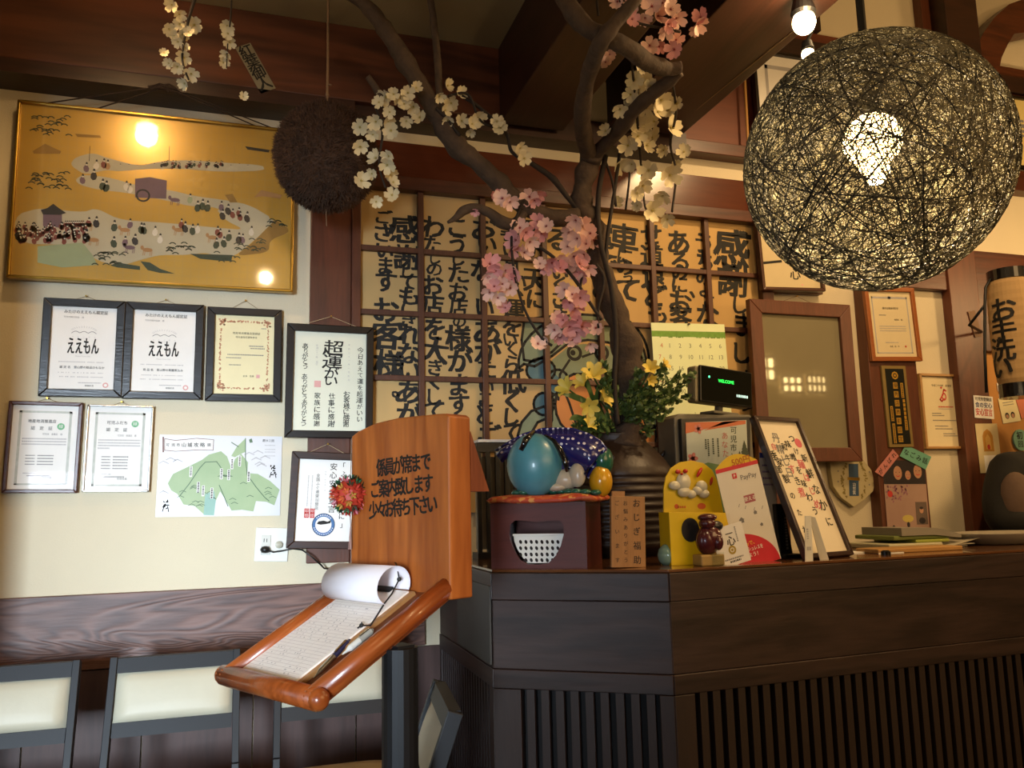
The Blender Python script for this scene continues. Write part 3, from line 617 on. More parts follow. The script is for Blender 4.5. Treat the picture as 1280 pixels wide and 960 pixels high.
for i in range(26): a = rnd.uniform(190, 720); b_ = rnd.uniform(340, 470) if a < 400 or a > 470 else 300; D.stroke([z5(a, b_), z5(a+18, b_-9), z5(a+38, b_)], .002, y-.0001, 1)
for a, b_ in [(110, 220), (150, 200), (190, 210), (600, 170), (650, 160), (640, 200), (690, 190), (660, 225), (110, 390), (670, 235)]: D.stroke([z5(a-25, b_+6), z5(a, b_-8), z5(a+30, b_+6)], .003, y, 4)
for a, b_ in [(268, 272), (310, 362), (338, 382), (387, 395), (442, 285), (484, 290), (503, 228), (547, 212), (598, 300)]:
    x, z = z5(a, b_); D.box(x-.0045, x+.0045, y-.0006, y-.0004, z-.018, z+.018, 2); greekv(D, x, z+.016, z-.014, .005, y-.0007, 3)
D.poly([z5(*p) for p in [(103, 75), (115, 82), (180, 92), (300, 80), (400, 88), (395, 150), (300, 148), (180, 158), (118, 152), (103, 160)]], y-.0001, 2)
q = [z5(*p) for p in [(118, 84), (180, 94), (300, 82), (398, 90), (395, 150), (300, 148), (180, 156), (118, 150), (118, 84)]]; D.stroke(q, .0018, y-.0003, 6)
D.stroke([z5(110, 75), z5(110, 160)], .004, y-.0003, 6)
for ch, a, k in zip('可児市山城攻略図', (135, 167, 196, 228, 262, 298, 335, 372), (20, 20, 20, 27, 27, 27, 27, 20)): x, z = z5(a, 120); put(D, ch, x, z, k*.00052, y-.0004, 3, .03)
x, z = z5(710, 96); put(D, '農林公園', x, z, .009, y, 3)
for v in (122, 145, 160, 182): a, b_ = z5(690, v), z5(750, v); greek(D, a[0], b_[0], a[1], .003, y, 4)
for a, b_ in [(125, 460), (738, 265)]:
    for i in range(16): x, z = z5(a+rnd.uniform(-16, 16), b_+rnd.uniform(-28, 28)); D.disc(x, z, .004, .0022, y-.0001, 3, 6, rnd.uniform(0, 3))
    D.stroke([z5(a-10, b_+10), z5(a-20, b_+40)], .003, y, 3); D.stroke([z5(a+10, b_+10), z5(a+16, b_+42)], .003, y, 3)
D.poly([z5(*p) for p in [(600, 90), (615, 82), (622, 105), (605, 108)]], y, 1)
D.build('print', [MG, MGd, PAPER, INK, LIGHTINK, mat('map_teal', '#8db5a6', .5), MR], s.root)
# ---- second frame, half behind the wooden sign
s = sheet('framed_declaration', 'brown framed sheet with a round blue fish emblem and red seals', 'certificate', [(363.5, 565), (452, 567), (446, 687), (358.5, 684.5)], -.046)
hx, hz, y = framed(s, s.w*.105, .024, wood('dark_twist_frame_wood', '#3a1f16', '#21110c', 'x', .35, 22, 1), PAPER); pg = pager(hx, hz); D = MB(); h = hz*2
def colm2(txt, u, v0, v1, k, b=.02, mi=0):
    for i, ch in enumerate(txt): x, z = pg(u, v0+(v1-v0)*i/max(1, len(txt)-1)); put(D, ch, x, z, h*k, y, mi, b)
colm2('安心安全宣言', .63, .085, .61, .085, .02); colm2('「ふぐを安全に」', .82, .07, .80, .075, .02)
colm2('全国ふぐ連盟加盟店', .36, .20, .60, .042, 0); colm2('令和二年十月一日', .49, .15, .38, .018, 0, 1)
greekv(D, pg(.26, 0)[0], pg(0, .2)[1], pg(0, .62)[1], h*.012, y, 1); greekv(D, pg(.19, 0)[0], pg(0, .2)[1], pg(0, .58)[1], h*.012, y, 1)
for u in (.19, .29):
    for v in (.635, .69): x, z = pg(u, v); D.box(x-hx*.085, x+hx*.085, y-.0002, y, z-hx*.085, z+hx*.085, 2); put(D, '印', x, z, h*.04, y-.0004, 3)
x, z = pg(.50, .80); BL = mat('emblem_blue', '#3f6ea5', .6)
D.ring(x, z, hx*.29, hx*.40, y-.0002, 4, 32); D.ring(x, z, hx*.39, hx*.41, y-.0003, 0, 32)
D.poly([(x+hx*a, z+hx*b) for a, b in [(-.24, .03), (-.18, .12), (0, .15), (.14, .11), (.27, .18), (.24, .06), (.1, .03), (-.1, .0)]], y-.0004, 0)
D.poly([(x+hx*a, z+hx*b) for a, b in [(-.24, .03), (-.1, .0), (.1, .03), (.05, -.08), (-.12, -.1), (-.22, -.04)]], y-.0004, 3)
for i in range(12): a = math.radians(200+140*i/11); D.disc(x+hx*.345*math.cos(a), z+hx*.345*math.sin(a), hx*.02, hx*.02, y-.0005, 3, 6)
for i in range(8): a = math.radians(45+90*i/7); D.disc(x+hx*.345*math.cos(a), z+hx*.345*math.sin(a), hx*.022, hx*.022, y-.0005, 3, 6)
D.build('lettering', [INK, LIGHTINK, REDINK, PAPER, BL], s.root); hang(s, .03, mat('pale_string', '#c9b48c', .8), .33)
# ---- outlet plate, plug and cord
s = sheet('wall_outlet', 'white double wall outlet plate with a black plug in it', 'outlet', [(319.5, 659), (361.5, 660), (360, 702), (318, 702)], 0)
MB().box(-s.w/2, s.w/2, -.008, 0, -s.h/2, s.h/2).build('plate', WHITEPL, s.root, bevel=.003)
MB().box(-s.w*.32, -s.w*.04, -.011, -.007, -s.h*.3, s.h*.28).build('socket', mat('socket_white', '#cfcdc2', .4), s.root, bevel=.001)
mb = MB()
for dz in (.014,): mb.box(-.028, -.0255, -.0113, -.0108, dz-.006, dz+.006).box(-.019, -.0165, -.0113, -.0108, dz-.006, dz+.006)
mb.build('slots', BLACK, s.root)
MB().lathe([(.012, 0), (.012, .012), (.004, .014)], 16, M=Matrix.Translation((s.w*.2, -.008, .0))@Matrix.Rotation(math.pi/2, 4, 'X')).build('cable_jack', mat('jack_beige', '#b7b09a', .4), s.root)
def q5(x, y_, d=-.02): p = P(180+x/4.571, 530+y_/4.571, d); return tuple(p)
pl = MB(); a = P(180+692/4.571, 530+718/4.571, -.02)
pl.ell(a, (.016, .016, .012)); pl.box(a.x-.012, a.x+.012, -.02, -.011, a.z-.010, a.z+.010)
r_ = thing('power_cord', 'thin black power cord running from the outlet behind the lower frame', 'cord', a)
Mi = Matrix.Translation(-a)
o = MB(); o.v = pl.v; o.f = pl.f; o.m = pl.m
o2 = MB().add(pl.v, pl.f, 0, Mi); o2.build('plug', BLACK, r_, smooth=True)
MB().tube([Vector(q5(*p))-a for p in [(700, 720), (740, 732), (790, 725), (850, 712, -.015), (905, 720, -.06), (960, 760, -.07), (1005, 800, -.05), (1030, 825, -.03), (1070, 832, -.02), (1150, 835, -.02), (1220, 850, -.02)]], .0028, 7).build('cord', BLACK, r_, smooth=True)
# ---- small paper charm stuck on the beam
s = sheet('paper_charm', 'narrow grey paper charm stuck slantwise on the big beam', 'charm', [(294, 60), (313, 54), (345, 110), (326, 118)], -.131)
cc = P(319.5, 86, -.131); ang = math.radians(-59)
for ch in list(s.root.children): pass
xd = (math.cos(ang), 0, math.sin(ang)); 
p0, p1 = P(303.5, 57, -.131), P(335.5, 114, -.131); L_ = (p1-p0).length; wd = (P(294, 60, -.131)-P(313, 54, -.131)).length
d = (p0-p1).normalized(); s.root.matrix_world = frame_M((p0+p1)/2, (d.z, 0, -d.x), (0, 1, 0))
MB().box(-wd/2, wd/2, -.002, .0, -L_/2, L_/2).build('paper_strip', mat('aged_charm_paper', '#8f866c', .8, var=.15), s.root)
D = MB()
for i, ch in enumerate('紅葉御人'): put(D, ch, 0, L_*(.36-.235*i), wd*.8, -.0023, 0, .05)
D.build('lettering', INK, s.root)

# ================================================================== RIGHT HAND WALL
# calendar
s = sheet('wall_calendar', 'pale green wall calendar with a leaf band, behind the leafy flower pot', 'calendar', [(810.5, 403), (906.5, 406), (918, 586), (829, 590)], -.05)
MB().box(-s.w/2, s.w/2, -.003, 0, -s.h/2, s.h/2).build('page', mat('calendar_pale_green', '#e8f4c6', .6, var=.03), s.root)
pg = pager(s.w/2, s.h/2); D = MB(); y = -.0032; h = s.h
a = pg(0, .055); b_ = pg(1, .095); D.box(a[0], b_[0], y, y+.0001, b_[1], a[1], 1)
for i in range(30): x, z = pg(rnd.random(), .098); D.disc(x, z, .004, .002, y, 1, 6)
CG = mat('calendar_grey_green_ink', '#7e8a72', .7); CR = mat('calendar_orange_ink', '#d08a60', .7)
def month(v0, dv, first, n, hh):
    d_ = 1; c = first; r = 0
    while d_ <= n:
        x, z = pg(.09+c*.138, v0+r*dv); put(D, str(d_), x, z, h*hh, y, 3 if c == 0 else 2)
        d_ += 1; c += 1
        if c == 7: c = 0; r += 1
month(.155, .078, 1, 31, .038); month(.62, .062, 3, 30, .03)
x, z = pg(.12, .58); put(D, '5', x, z, h*.06, y, 2); x, z = pg(.12, .155); put(D, '4', x, z, h*.04, y, 3)
x, z = pg(.10, .66)
for i in range(5): a_ = math.radians(90+72*i); D.disc(x+.009*math.cos(a_), z+.009*math.sin(a_), .010, .005, y-.0001, 1, 8, a_)
D.build('print', [PAPER, mat('calendar_leaf_green', '#77ab3f', .6, var=.2, scale=60), CG, CR], s.root)
MB().tube([(0, -.003, s.h/2-.004), (0, -.012, s.h/2-.004)], .004, 8).build('pin', BLACK, s.root)
# one-stroke calligraphy frame
s = sheet('framed_calligraphy', 'small brown framed sheet with a single brush stroke, half behind the globe lamp', 'calligraphy', [(940, 250), (1018, 253), (1023.5, 367), (947, 363)], -.05)
hx, hz, y = framed(s, .014, .03, wood('brown_frame_wood', '#54301f', '#3a2015', 'x', .35, 20, .5), mat('buff_sheet', '#cdbd97', .7, var=.04)); D = MB()
M = s.M; q = loc(M, 966, 329, y); put(D, '一', q[0], q[1], .09, y, 0, .05, .12); q = loc(M, 994, 343, y); put(D, '心', q[0], q[1], .05, y, 0, .04)
q = loc(M, 1003, 356, y); D.disc(q[0], q[1], .006, .004, y, 1); D.build('lettering', [INK, PINKINK], s.root)
q = loc(M, 956, 360, y)
# glazed wooden frame reflecting the room
s = sheet('framed_mirror', 'upright brown wooden frame with mirror glass with painted-in haze, right of the lattice window', 'mirror', [(931.7, 377), (1060.8, 381.6), (1069, 579), (944, 576)], -.07)
bars(s.w, s.h, s.w*.115, .03).build('frame', wood('mirror_frame_wood', '#6a3b26', '#4c2817', 'z', .4, 10, .5), s.root, bevel=.003)
GL = mat('haze_tinted_mirror_glass', '#aaa183', .035, .0, var=.12, scale=3, spec=.5, coat=0)  # pale diffuse base put in as haze for the reflected lit room
nt = GL.node_tree; b = nt.nodes['Principled BSDF']; b.inputs['Metallic'].default_value = .45; b.inputs['Roughness'].default_value = .03
MB().box(-s.w/2+.02, s.w/2-.02, -.014, -.002, -s.h/2+.02, s.h/2-.02).build('pane', GL, s.root)
hang(s, .03, mat('red_brown_string', '#5e2a1c', .8), .22)
# orange wood certificate
def plaincert(px, lab, fm, b, y0, red=False, d=.02):
    s = sheet('framed_certificate', lab, 'certificate', px, y0, 'certificates on the right hand wall'); hx, hz, y = framed(s, b, d, fm, mat('ivory_sheet', '#dccda6', .7, var=.03)); pg = pager(hx, hz); D = MB(); h = hz*2
    if not red:
        for (u0, u1, v0, v1) in [(.08, .92, .075, .105), (.08, .92, .93, .945), (.08, .105, .075, .945), (.895, .92, .075, .945)]:
            a = pg(u0, v0); c = pg(u1, v1); D.box(a[0], c[0], y, y+.0002, c[1], a[1], 2)
        x, z = pg(.5, .09); D.disc(x, z, hx*.07, hx*.07, y, 2)
        x, z = pg(.5, .255); put(D, '優良従業員表彰状', x, z, h*.034, y, 0, 0, wmax=hx*.95)
        greek(D, pg(.22, 0)[0], pg(.38, 0)[0], pg(0, .36)[1], h*.015, y, 1); x, z = pg(.66, .43); put(D, '食事処　殿', x, z, h*.028, y, 0)
        for v in (.53, .565, .60): greek(D, pg(.2, 0)[0], pg(.82, 0)[0], pg(0, v)[1], h*.013, y, 2)
        greek(D, pg(.3, 0)[0], pg(.6, 0)[0], pg(0, .78)[1], h*.014, y, 2); x, z = pg(.5, .84); put(D, '会長　田　中', x, z, h*.026, y, 0); x, z = pg(.76, .84); D.box(x-.004, x+.004, y, y+.0002, z-.004, z+.004, 3)
    else:
        x, z = pg(.48, .13); put(D, '平成二十六年　認定証', x, z, h*.032, y, 0, 0, wmax=hx*1.25)
        x, z = pg(.52, .28); D.ring(x, z-hx*.02, hx*.09, hx*.15, y-.0001, 3, 20, sx=.75); D.stroke([(x-hx*.2, z-hx*.14), (x-hx*.05, z+hx*.05), (x+hx*.02, z+hx*.25), (x+hx*.12, z+hx*.2)], hx*.06, y, 3); D.stroke([(x-hx*.2, z-hx*.14), (x-hx*.12, z-hx*.2), (x+hx*.0, z-hx*.1)], hx*.06, y, 3); D.disc(x-hx*.1, z+hx*.32, hx*.05, hx*.04, y, 3)
        greek(D, pg(.36, 0)[0], pg(.72, 0)[0], pg(0, .435)[1], h*.018, y, 3); greek(D, pg(.36, 0)[0], pg(.66, 0)[0], pg(0, .465)[1], h*.012, y, 2)
        for v, a, c in [(.53, .2, .42), (.56, .2, .48), (.63, .2, .85), (.71, .24, .55), (.75, .24, .65), (.82, .42, .7), (.85, .42, .75)]: greek(D, pg(a, 0)[0], pg(c, 0)[0], pg(0, v)[1], h*.014, y, 1)
    D.build('lettering', [INK, GREYINK, LIGHTINK, REDINK], s.root); return s
OW = wood('orange_frame_wood', '#a5602c', '#8a4c20', 'x', .4, 14, .4); LW = wood('light_frame_wood', '#b98f56', '#9c7443', 'x', .4, 14, .4)
plaincert([(1070, 250), (1146, 252), (1152, 361), (1079, 359)], 'brown framed certificate mostly hidden behind the globe lamp', LW, .014, -.001)
plaincert([(1077.5, 359.6), (1141, 361), (1147, 452.5), (1086, 452)], 'certificate in a bright orange wooden frame on the post', OW, .02, -.061)
plaincert([(1146, 467.8), (1203.5, 468.5), (1211, 562), (1153.4, 561)], 'certificate with a red looping emblem in a pale wooden frame', LW, .012, -.004, True)
# black and gold plaque
s = sheet('name_plaque', 'tall narrow black plaque with gold squares and a gold crest', 'plaque', [(1099.6, 457), (1131, 458.4), (1138.4, 558.5), (1109.4, 560)], -.061)
MB().box(-s.w/2, s.w/2, -.012, 0, -s.h/2, s.h/2).build('board', mat('plaque_olive_gold', '#8a7440', .45, var=.1), s.root, bevel=.002)
hx, hz = s.w/2-.016, s.h/2-.014; MB().box(-hx, hx, -.0135, -.011, -hz, hz).build('black_field', mat('plaque_black', '#12150f', .3), s.root)
pg = pager(hx, hz); D = MB(); y = -.0138; GM = mat('plaque_gold', '#d8a83e', .35, .5)
x, z = pg(.5, .09); D.ring(x, z, .011, .018, y, 0, 8); D.disc(x, z, .006, .006, y, 0)
for i in range(7): x, z = pg(.47, .225+i*.118); D.box(x-.012, x+.012, y, y+.0003, z-.014, z+.014, 0); put(D, '優秀店表彰認定'[i], x, z, .02, y-.0003, 1)
for u, v0, v1 in [(.82, .19, .39), (.85, .68, .82), (.14, .50, .70), (.16, .73, .99)]: a = pg(u, v0); c = pg(u, v1); D.box(a[0]-.007, a[0]+.007, y, y+.0003, c[1], a[1], 0); greekv(D, a[0], a[1]-.005, c[1], .006, y-.0003, 1)
for i in range(5): x, z = pg(.85, .43+i*.055); D.box(x-.006, x+.006, y, y+.0003, z-.007, z+.007, 0)
D.build('gold_print', [GM, INK], s.root)
# shield
ctr = P(1065, 603, -.02); M = Matrix.Translation(ctr); r_ = thing('shield_plaque', 'pale shield shaped plaque with a blue and gold emblem under the mirror frame', 'plaque', M)
pts = [loc(M, u, v) for u, v in [(1036, 575), (1050, 571), (1066, 568), (1078, 575), (1088, 588), (1092, 604), (1090, 614), (1080, 624), (1066, 634), (1050, 622), (1040, 608), (1037, 590)]]
MB().prism(pts, -.008, .019).build('board', mat('shield_cream', '#b9ac85', .5, var=.08), r_, bevel=.002)
D = MB(); y = -.0085
q = [loc(M, u, v) for u, v in [(1059, 580), (1071, 580), (1072, 620), (1060, 620)]]; D.poly(q, y, 0)
q = [loc(M, u, v) for u, v in [(1057.5, 596.5), (1073, 597), (1073, 601), (1057.5, 600)]]; D.poly(q, y-.0003, 1)
for i in range(60):
    t = rnd.uniform(0, 1); sgn = rnd.choice([-1, 1]); u = 1066+sgn*(8+7*math.sin(t*3.1)); v = 578+46*t; x, z = loc(M, u+rnd.uniform(-1.5, 1.5), v); D.disc(x, z, .007, .0035, y+.0001*(i % 3), 2, 6, rnd.uniform(0, 3))
for u, v in [(1046, 589), (1046, 602), (1085, 590), (1085, 606)]: x, z = loc(M, u, v); D.disc(x, z, .004, .004, y, 3, 6)
for i in range(3): x, z = loc(M, 1066, 606+i*5); put(D, '功労賞'[i], x, z, .016, y-.0004, 4)
D.build('emblem', [mat('emblem_navy', '#2d4a68', .5), BRASS, mat('emblem_olive_gold', '#8a7a3c', .5), GREYINK, PAPER], r_)
# poster and two colour slips
s = sheet('event_poster', 'poster with blossom print, a small portrait and two smiling faces at its top', 'poster', [(1102, 575), (1154, 576), (1163, 668), (1110, 670)], -.062)
MB().box(-s.w/2, s.w/2, -.002, 0, -s.h/2, s.h/2).build('sheet', mat('poster_pinkish', '#b79a86', .5, c2='#8f6c66', scale=5), s.root)
pg = pager(s.w/2, s.h/2); D = MB(); y = -.0023; SK = mat('print_skin', '#c08f70', .6); DK = mat('print_dark', '#2a2224', .6)
a, c = pg(.0, 0), pg(1, .32); D.box(a[0], c[0], y, y+.0001, c[1], a[1], 1)
for u, v, r in [(.34, .17, .03), (.82, .15, .03), (.58, .2, .02)]:
    x, z = pg(u, v); D.disc(x, z+.008, r*1.1, r*1.15, y-.0002, 1); D.disc(x, z, r*.75, r, y-.0003, 0, 14)
    for e in (-.3, .3): D.disc(x+e*r, z+.1*r, r*.09, r*.07, y-.0004, 1, 6)
    D.stroke([(x-r*.3, z-r*.4), (x, z-r*.55), (x+r*.3, z-r*.4)], r*.12, y-.0004, 5)
for i in range(50): x, z = pg(rnd.uniform(.03, .55), rnd.uniform(.34, .56)); D.disc(x, z, .006, .004, y-.0002, 3, 6, rnd.uniform(0, 3))
x, z = pg(.12, .45); D.disc(x, z, .014, .014, y-.0004, 5, 16); x, z = pg(.5, .78); D.disc(x, z, .03, .016, y-.0002, 4)
a, c = pg(.7, .56), pg(.97, .86); D.box(a[0], c[0], y-.0004, y-.0002, c[1], a[1], 2); x, z = pg(.835, .67); D.disc(x, z, .011, .014, y-.0006, 0); D.disc(x, z+.009, .010, .006, y-.0007, 1); x, z = pg(.835, .81); D.disc(x, z, .018, .014, y-.0006, 1, 8)
for u, v in [(.15, .9), (.5, .86)]: x, z = pg(u, v); D.disc(x, z, .008, .012, y-.0004, 1)
D.build('print', [SK, DK, mat('print_brown_grey', '#6b5a50', .6), mat('print_plum', '#9a6878', .6), mat('print_yellow', '#c9b35e', .6), REDINK], s.root)
def slip(px, c, lab, txt, y0, sz):
    ps = [P(u, v, y0) for u, v in px]; o = sum(ps, Vector())/4; xd = ps[1]-ps[0]; M = frame_M(o, (xd.x, 0, xd.z), (0, 1, 0)); r_ = thing('paper_slip', lab, 'slip', M, 'coloured slips on the poster')
    q = [loc(M, u, v) for u, v in px]; MB().prism(q, -.0012, .0).build('slip', mat('slip_'+c[1:], c, .6, var=.05), r_)
    D = MB(); n = len(txt); w = xd.length
    for i, ch in enumerate(txt): put(D, ch, -w*.36+w*.72*i/(n-1), 0, sz, -.0015, 0, .04)
    D.build('lettering', INK, r_)
slip([(1093.4, 589.7), (1116, 561.6), (1123.4, 570), (1103, 596)], '#c98078', 'pink paper slip tilted at the poster top', 'がんばれ', -.0655, .022)
slip([(1132, 556), (1164, 571), (1157, 587), (1124.4, 570)], '#6fae96', 'mint green paper slip tilted at the poster top', 'なごみ話', -.067, .026)
# stickers on the far post
s = sheet('notice_sticker', 'white rounded sticker with red and blue lettering on the far post', 'sticker', [(1215.5, 494), (1240, 496), (1243, 524), (1219, 522)], -.052)
MB().box(-s.w/2, s.w/2, -.0015, 0, -s.h/2, s.h/2).build('backing', PAPER, s.root)
D = MB(); pg = pager(s.w/2, s.h/2)
for v, t, m_, k in [(.15, '可児市登録店', 0, .16), (.42, '食の安心', 1, .24), (.74, '安心宣言', 2, .32)]: x, z = pg(.5, v); put(D, t, x, z, s.h*k, -.0018, m_, .06, wmax=s.w*.85)
D.build('lettering', [INK, mat('ink_blue', '#3f4f7c', .6), REDINK], s.root)
s = sheet('small_poster', 'small pale poster with a golden arched shrine on the far post', 'poster', [(1218, 529), (1247, 530), (1252, 590), (1226, 592)], -.052)
MB().box(-s.w/2, s.w/2, -.0015, 0, -s.h/2, s.h/2).build('sheet', mat('cream_print', '#d8c79a', .5), s.root)
D = MB(); pg = pager(s.w/2, s.h/2); x, z = pg(.5, .3); D.poly([(x-.03, z-.06), (x-.03, z+.01), (x-.02, z+.03), (x, z+.042), (x+.02, z+.03), (x+.03, z+.01), (x+.03, z-.06)], -.0018, 0); D.poly([(x-.015, z-.05), (x-.015, z), (x, z+.02), (x+.015, z), (x+.015, z-.05)], -.002, 1); D.disc(x, z-.04, .009, .012, -.0023, 2)
D.build('print', [mat('print_gold', '#c08a35', .5), mat('print_light_gold', '#e0b35e', .5), REDINK], s.root)
def note(px, y0, lab, m, parts):
    s = sheet('paper_note', lab, 'note', px, y0, 'notes pinned right of the far post'); MB().box(-s.w/2, s.w/2, -.0015, 0, -s.h/2, s.h/2).build('sheet', m, s.root); D = MB(); pg = pager(s.w/2, s.h/2); parts(D, pg, s); 
    if D.v: D.build('print', [INK, GREYINK, SK, PAPER], s.root)
def p1(D, pg, s):
    for u in (.3, .62): x, z = pg(u, .72); D.disc(x, z, .013, .015, -.0018, 0); D.disc(x, z-.003, .009, .010, -.002, 2)
    for v in (.2, .3): greek(D, pg(.2, 0)[0], pg(.8, 0)[0], pg(0, v)[1], .004, -.0018, 1)
note([(1246, 478), (1272, 479), (1270, 487), (1247, 490)], -.014, 'torn white paper note directly under the lantern', PAPER, lambda D, pg, s: None)
note([(1249, 498), (1271, 495), (1274, 526), (1252, 530)], -.014, 'cream paper note with two drawn faces', CREAM, p1)
def p2(D, pg, s):
    for i, ch in enumerate('大会'): x, z = pg(.5, .3+.4*i); put(D, ch, x, z, .04, -.0018, 0, .06)
note([(1270, 492), (1296, 484), (1300, 515), (1274, 524)], -.016, 'salmon paper note with thick black characters', mat('salmon_paper', '#cf7a5c', .6), p2)
ctr = P(1276, 550, -.02); r_ = thing('round_sticker', 'round mint sticker with black brush characters above the person', 'sticker', ctr)
MB().prism([(.045*math.cos(t*math.pi/12), .05*math.sin(t*math.pi/12)) for t in range(24)], -.002, .006).build('disc', mat('mint_paper', '#7cab93', .6), r_)
D = MB(); put(D, '初', -.008, .02, .035, -.0024, 0, .05); put(D, '回', -.006, -.02, .03, -.0024, 0, .05); D.build('lettering', INK, r_)
s = sheet('paper_note', 'plain white paper note half behind the person', 'note', [(1229, 569), (1252, 569), (1258, 612), (1236, 614)], -.054, 'notes pinned right of the far post')
MB().box(-s.w/2, s.w/2, -.001, 0, -s.h/2, s.h/2).build('sheet', PAPER, s.root)
# charm on the far post
s = sheet('paper_charm', 'narrow brown wooden charm on the far post beside the lantern', 'charm', [(1209, 390), (1217, 388), (1228, 420), (1219, 422)], -.052)
MB().box(-s.w/2, s.w/2, -.003, 0, -s.h/2, s.h/2).build('strip', mat('charm_brown', '#7d604a', .7), s.root)
# upper certificates
s = sheet('framed_certificate', 'upper white certificate in a dark frame on the ledge beside the bamboo rod', 'certificate', [(947, 67), (1068, 84), (1058, 205), (936, 190)], -.06, 'certificates on the upper ledge')
hx, hz, y = framed(s, .016, .025, BLACKFR, PAPER); pg = pager(hx, hz); D = MB()
for (u0, u1, v0, v1) in [(.1, .9, .10, .14), (.1, .13, .10, .9), (.87, .9, .10, .9)]: a = pg(u0, v0); c = pg(u1, v1); D.box(a[0], c[0], y, y+.0002, c[1], a[1], 0)
greekv(D, pg(.28, 0)[0], pg(0, .25)[1], pg(0, .45)[1], .010, y, 1); greekv(D, pg(.7, 0)[0], pg(0, .2)[1], pg(0, .8)[1], .02, y, 1); D.build('print', [LIGHTINK, GREYINK], s.root)
s = sheet('framed_certificate', 'yellowed certificate in a dark frame at the upper far corner, right of the globe lamp', 'certificate', [(1165, 110), (1320, 130), (1320, 217), (1165, 200)], -.06, 'certificates on the upper ledge')
hx, hz, y = framed(s, .014, .025, BLACKFR, mat('yellowed_sheet', '#d6c27e', .7, var=.05)); D = MB()
for u, v0, v1, k in [(1277, 150, 172, .03), (1267, 160, 193, .018), (1256, 148, 196, .010), (1248, 148, 196, .008)]:
    a = loc(s.M, u, v0, y); c = loc(s.M, u, v1, y); greekv(D, a[0], a[1], c[1], k*.8, y, 0)
D.build('print', [GREYINK], s.root)
# metal clip and thin wire on the cross beam
w = [Pz(851, 153, 2.768), Pz(890, 121, 2.766), Pz(948, 74, 2.764), Pz(995, 36, 2.764)]
tag(MB().tube(w, .0022, 6).build('wire', mat('lamp_wire', '#a08a68', .4, .6)), 'thin taut wire running up along the cross beam to the lamps', 'wire')
# ================================================================== CHAIRS
CHB = mat('chair_black_lacquer', '#0d1015', .5, var=.15); CHC = mat('chair_cream_vinyl', '#bfbaa4', .5, var=.04, bump=.1)
def make_chair(label):
    t = thing('dining_chair', label, 'chair', None, 'black dining chairs with cream back pads')
    def bar(name, pts, w, d, lab=None):
        mb = MB()
        for a, b in zip(pts, pts[1:]):
            a, b = Vector(a), Vector(b); X = Vector((1, 0, 0)); Z = (b-a).normalized(); Y = Z.cross(X).normalized()
            vs = [p+X*sx*w/2+Y*sy*d/2 for p in (a, b) for sx, sy in ((-1, -1), (1, -1), (1, 1), (-1, 1))]
            mb.add(vs, [(0, 3, 2, 1), (4, 5, 6, 7), (0, 1, 5, 4), (1, 2, 6, 5), (2, 3, 7, 6), (3, 0, 4, 7)])
        return mb.build(name, CHB, t, bevel=.002)
    for s in (-1, 1):
        bar('rear_leg', [(s*.182, 0, .87), (s*.186, -.10, .58), (s*.188, -.12, .50), (s*.19, -.05, 0)], .022, .034)
        bar('front_leg', [(s*.175, -.45, .50), (s*.178, -.46, 0)], .028, .028)
        MB().box(s*.178-.009, s*.178+.009, -.44, -.12, .45, .50).build('side_rail', CHB, t)
    def slab(name, z0, z1, m, th, bul=0):
        mb = MB(); n = 8; k = 5; vs = []; fs = []
        y = lambda z: -(.87-z)*.345
        for side in (-1, 1):
            for i in range(n+1):
                for j in range(k+1):
                    u, v = i/n, j/k; z = z0+(z1-z0)*v; e = (math.sin(math.pi*u)*math.sin(math.pi*v))**.35 if bul and 0 < u < 1 and 0 < v < 1 else 0
                    vs.append((-.172+.344*u, y(z)+side*(th/2+bul*e), z))
        N_ = (n+1)*(k+1)
        for i in range(n):
            for j in range(k):
                a = i*(k+1)+j; fs.append((a, a+k+1, a+k+2, a+1)); fs.append((N_+a, N_+a+1, N_+a+k+2, N_+a+k+1))
        for i in range(n): a = i*(k+1); fs += [(a, N_+a, N_+a+k+1, a+k+1), (a+k, a+2*k+1, N_+a+2*k+1, N_+a+k)]
        for j in range(k): fs += [(j, j+1, N_+j+1, N_+j), (n*(k+1)+j, N_+n*(k+1)+j, N_+n*(k+1)+j+1, n*(k+1)+j+1)]
        return mb.add(vs, fs).build(name, m, t, smooth=bool(bul))
    slab('top_rail', .832, .87, CHB, .026); slab('lower_rail', .672, .708, CHB, .024); slab('back_pad', .708, .832, CHC, .016, .012)
    mb = MB(); M = Matrix.Translation((0, -.28, .527)); pr_ = []
    n = 32; vs = []; 
    for z, k in [(-.02, .93), (-.012, 1), (.008, 1), (.022, .93), (.028, .7), (.03, .0)]:
        for i in range(n):
            a = 2*math.pi*i/n; c, s_ = math.cos(a), math.sin(a); x = math.copysign(abs(c)**.45, c)*.195*k; y = math.copysign(abs(s_)**.45, s_)*.19*k; vs.append((x, y, z))
    fs = [(i*n+j, i*n+(j+1) % n, (i+1)*n+(j+1) % n, (i+1)*n+j) for i in range(5) for j in range(n)]+[tuple(range(n-1, -1, -1))]
    mb.add(vs, fs, 0, M).build('seat', mat('chair_tan_seat', '#b39a6c', .5, var=.05), t, smooth=True)
    MB().box(-.17, .17, -.45, -.425, .45, .505).build('front_apron', CHB, t)
    return t
def copy_thing(o, label):
    r = o.copy(); COL.objects.link(r); r['label'] = label
    for ch in list(o.children):
        c = ch.copy(); COL.objects.link(c); c.parent = r
    return r
ytop = Pz(221, 816, .87).y
c2 = make_chair('black chair with cream back pad, fully in view below the wainscot'); cx2 = (Pz(142, 820, .87).x+Pz(300, 812, .87).x)/2
c2.location = (cx2, ytop-.02, 0); c2.scale = (.9, 1, 1)
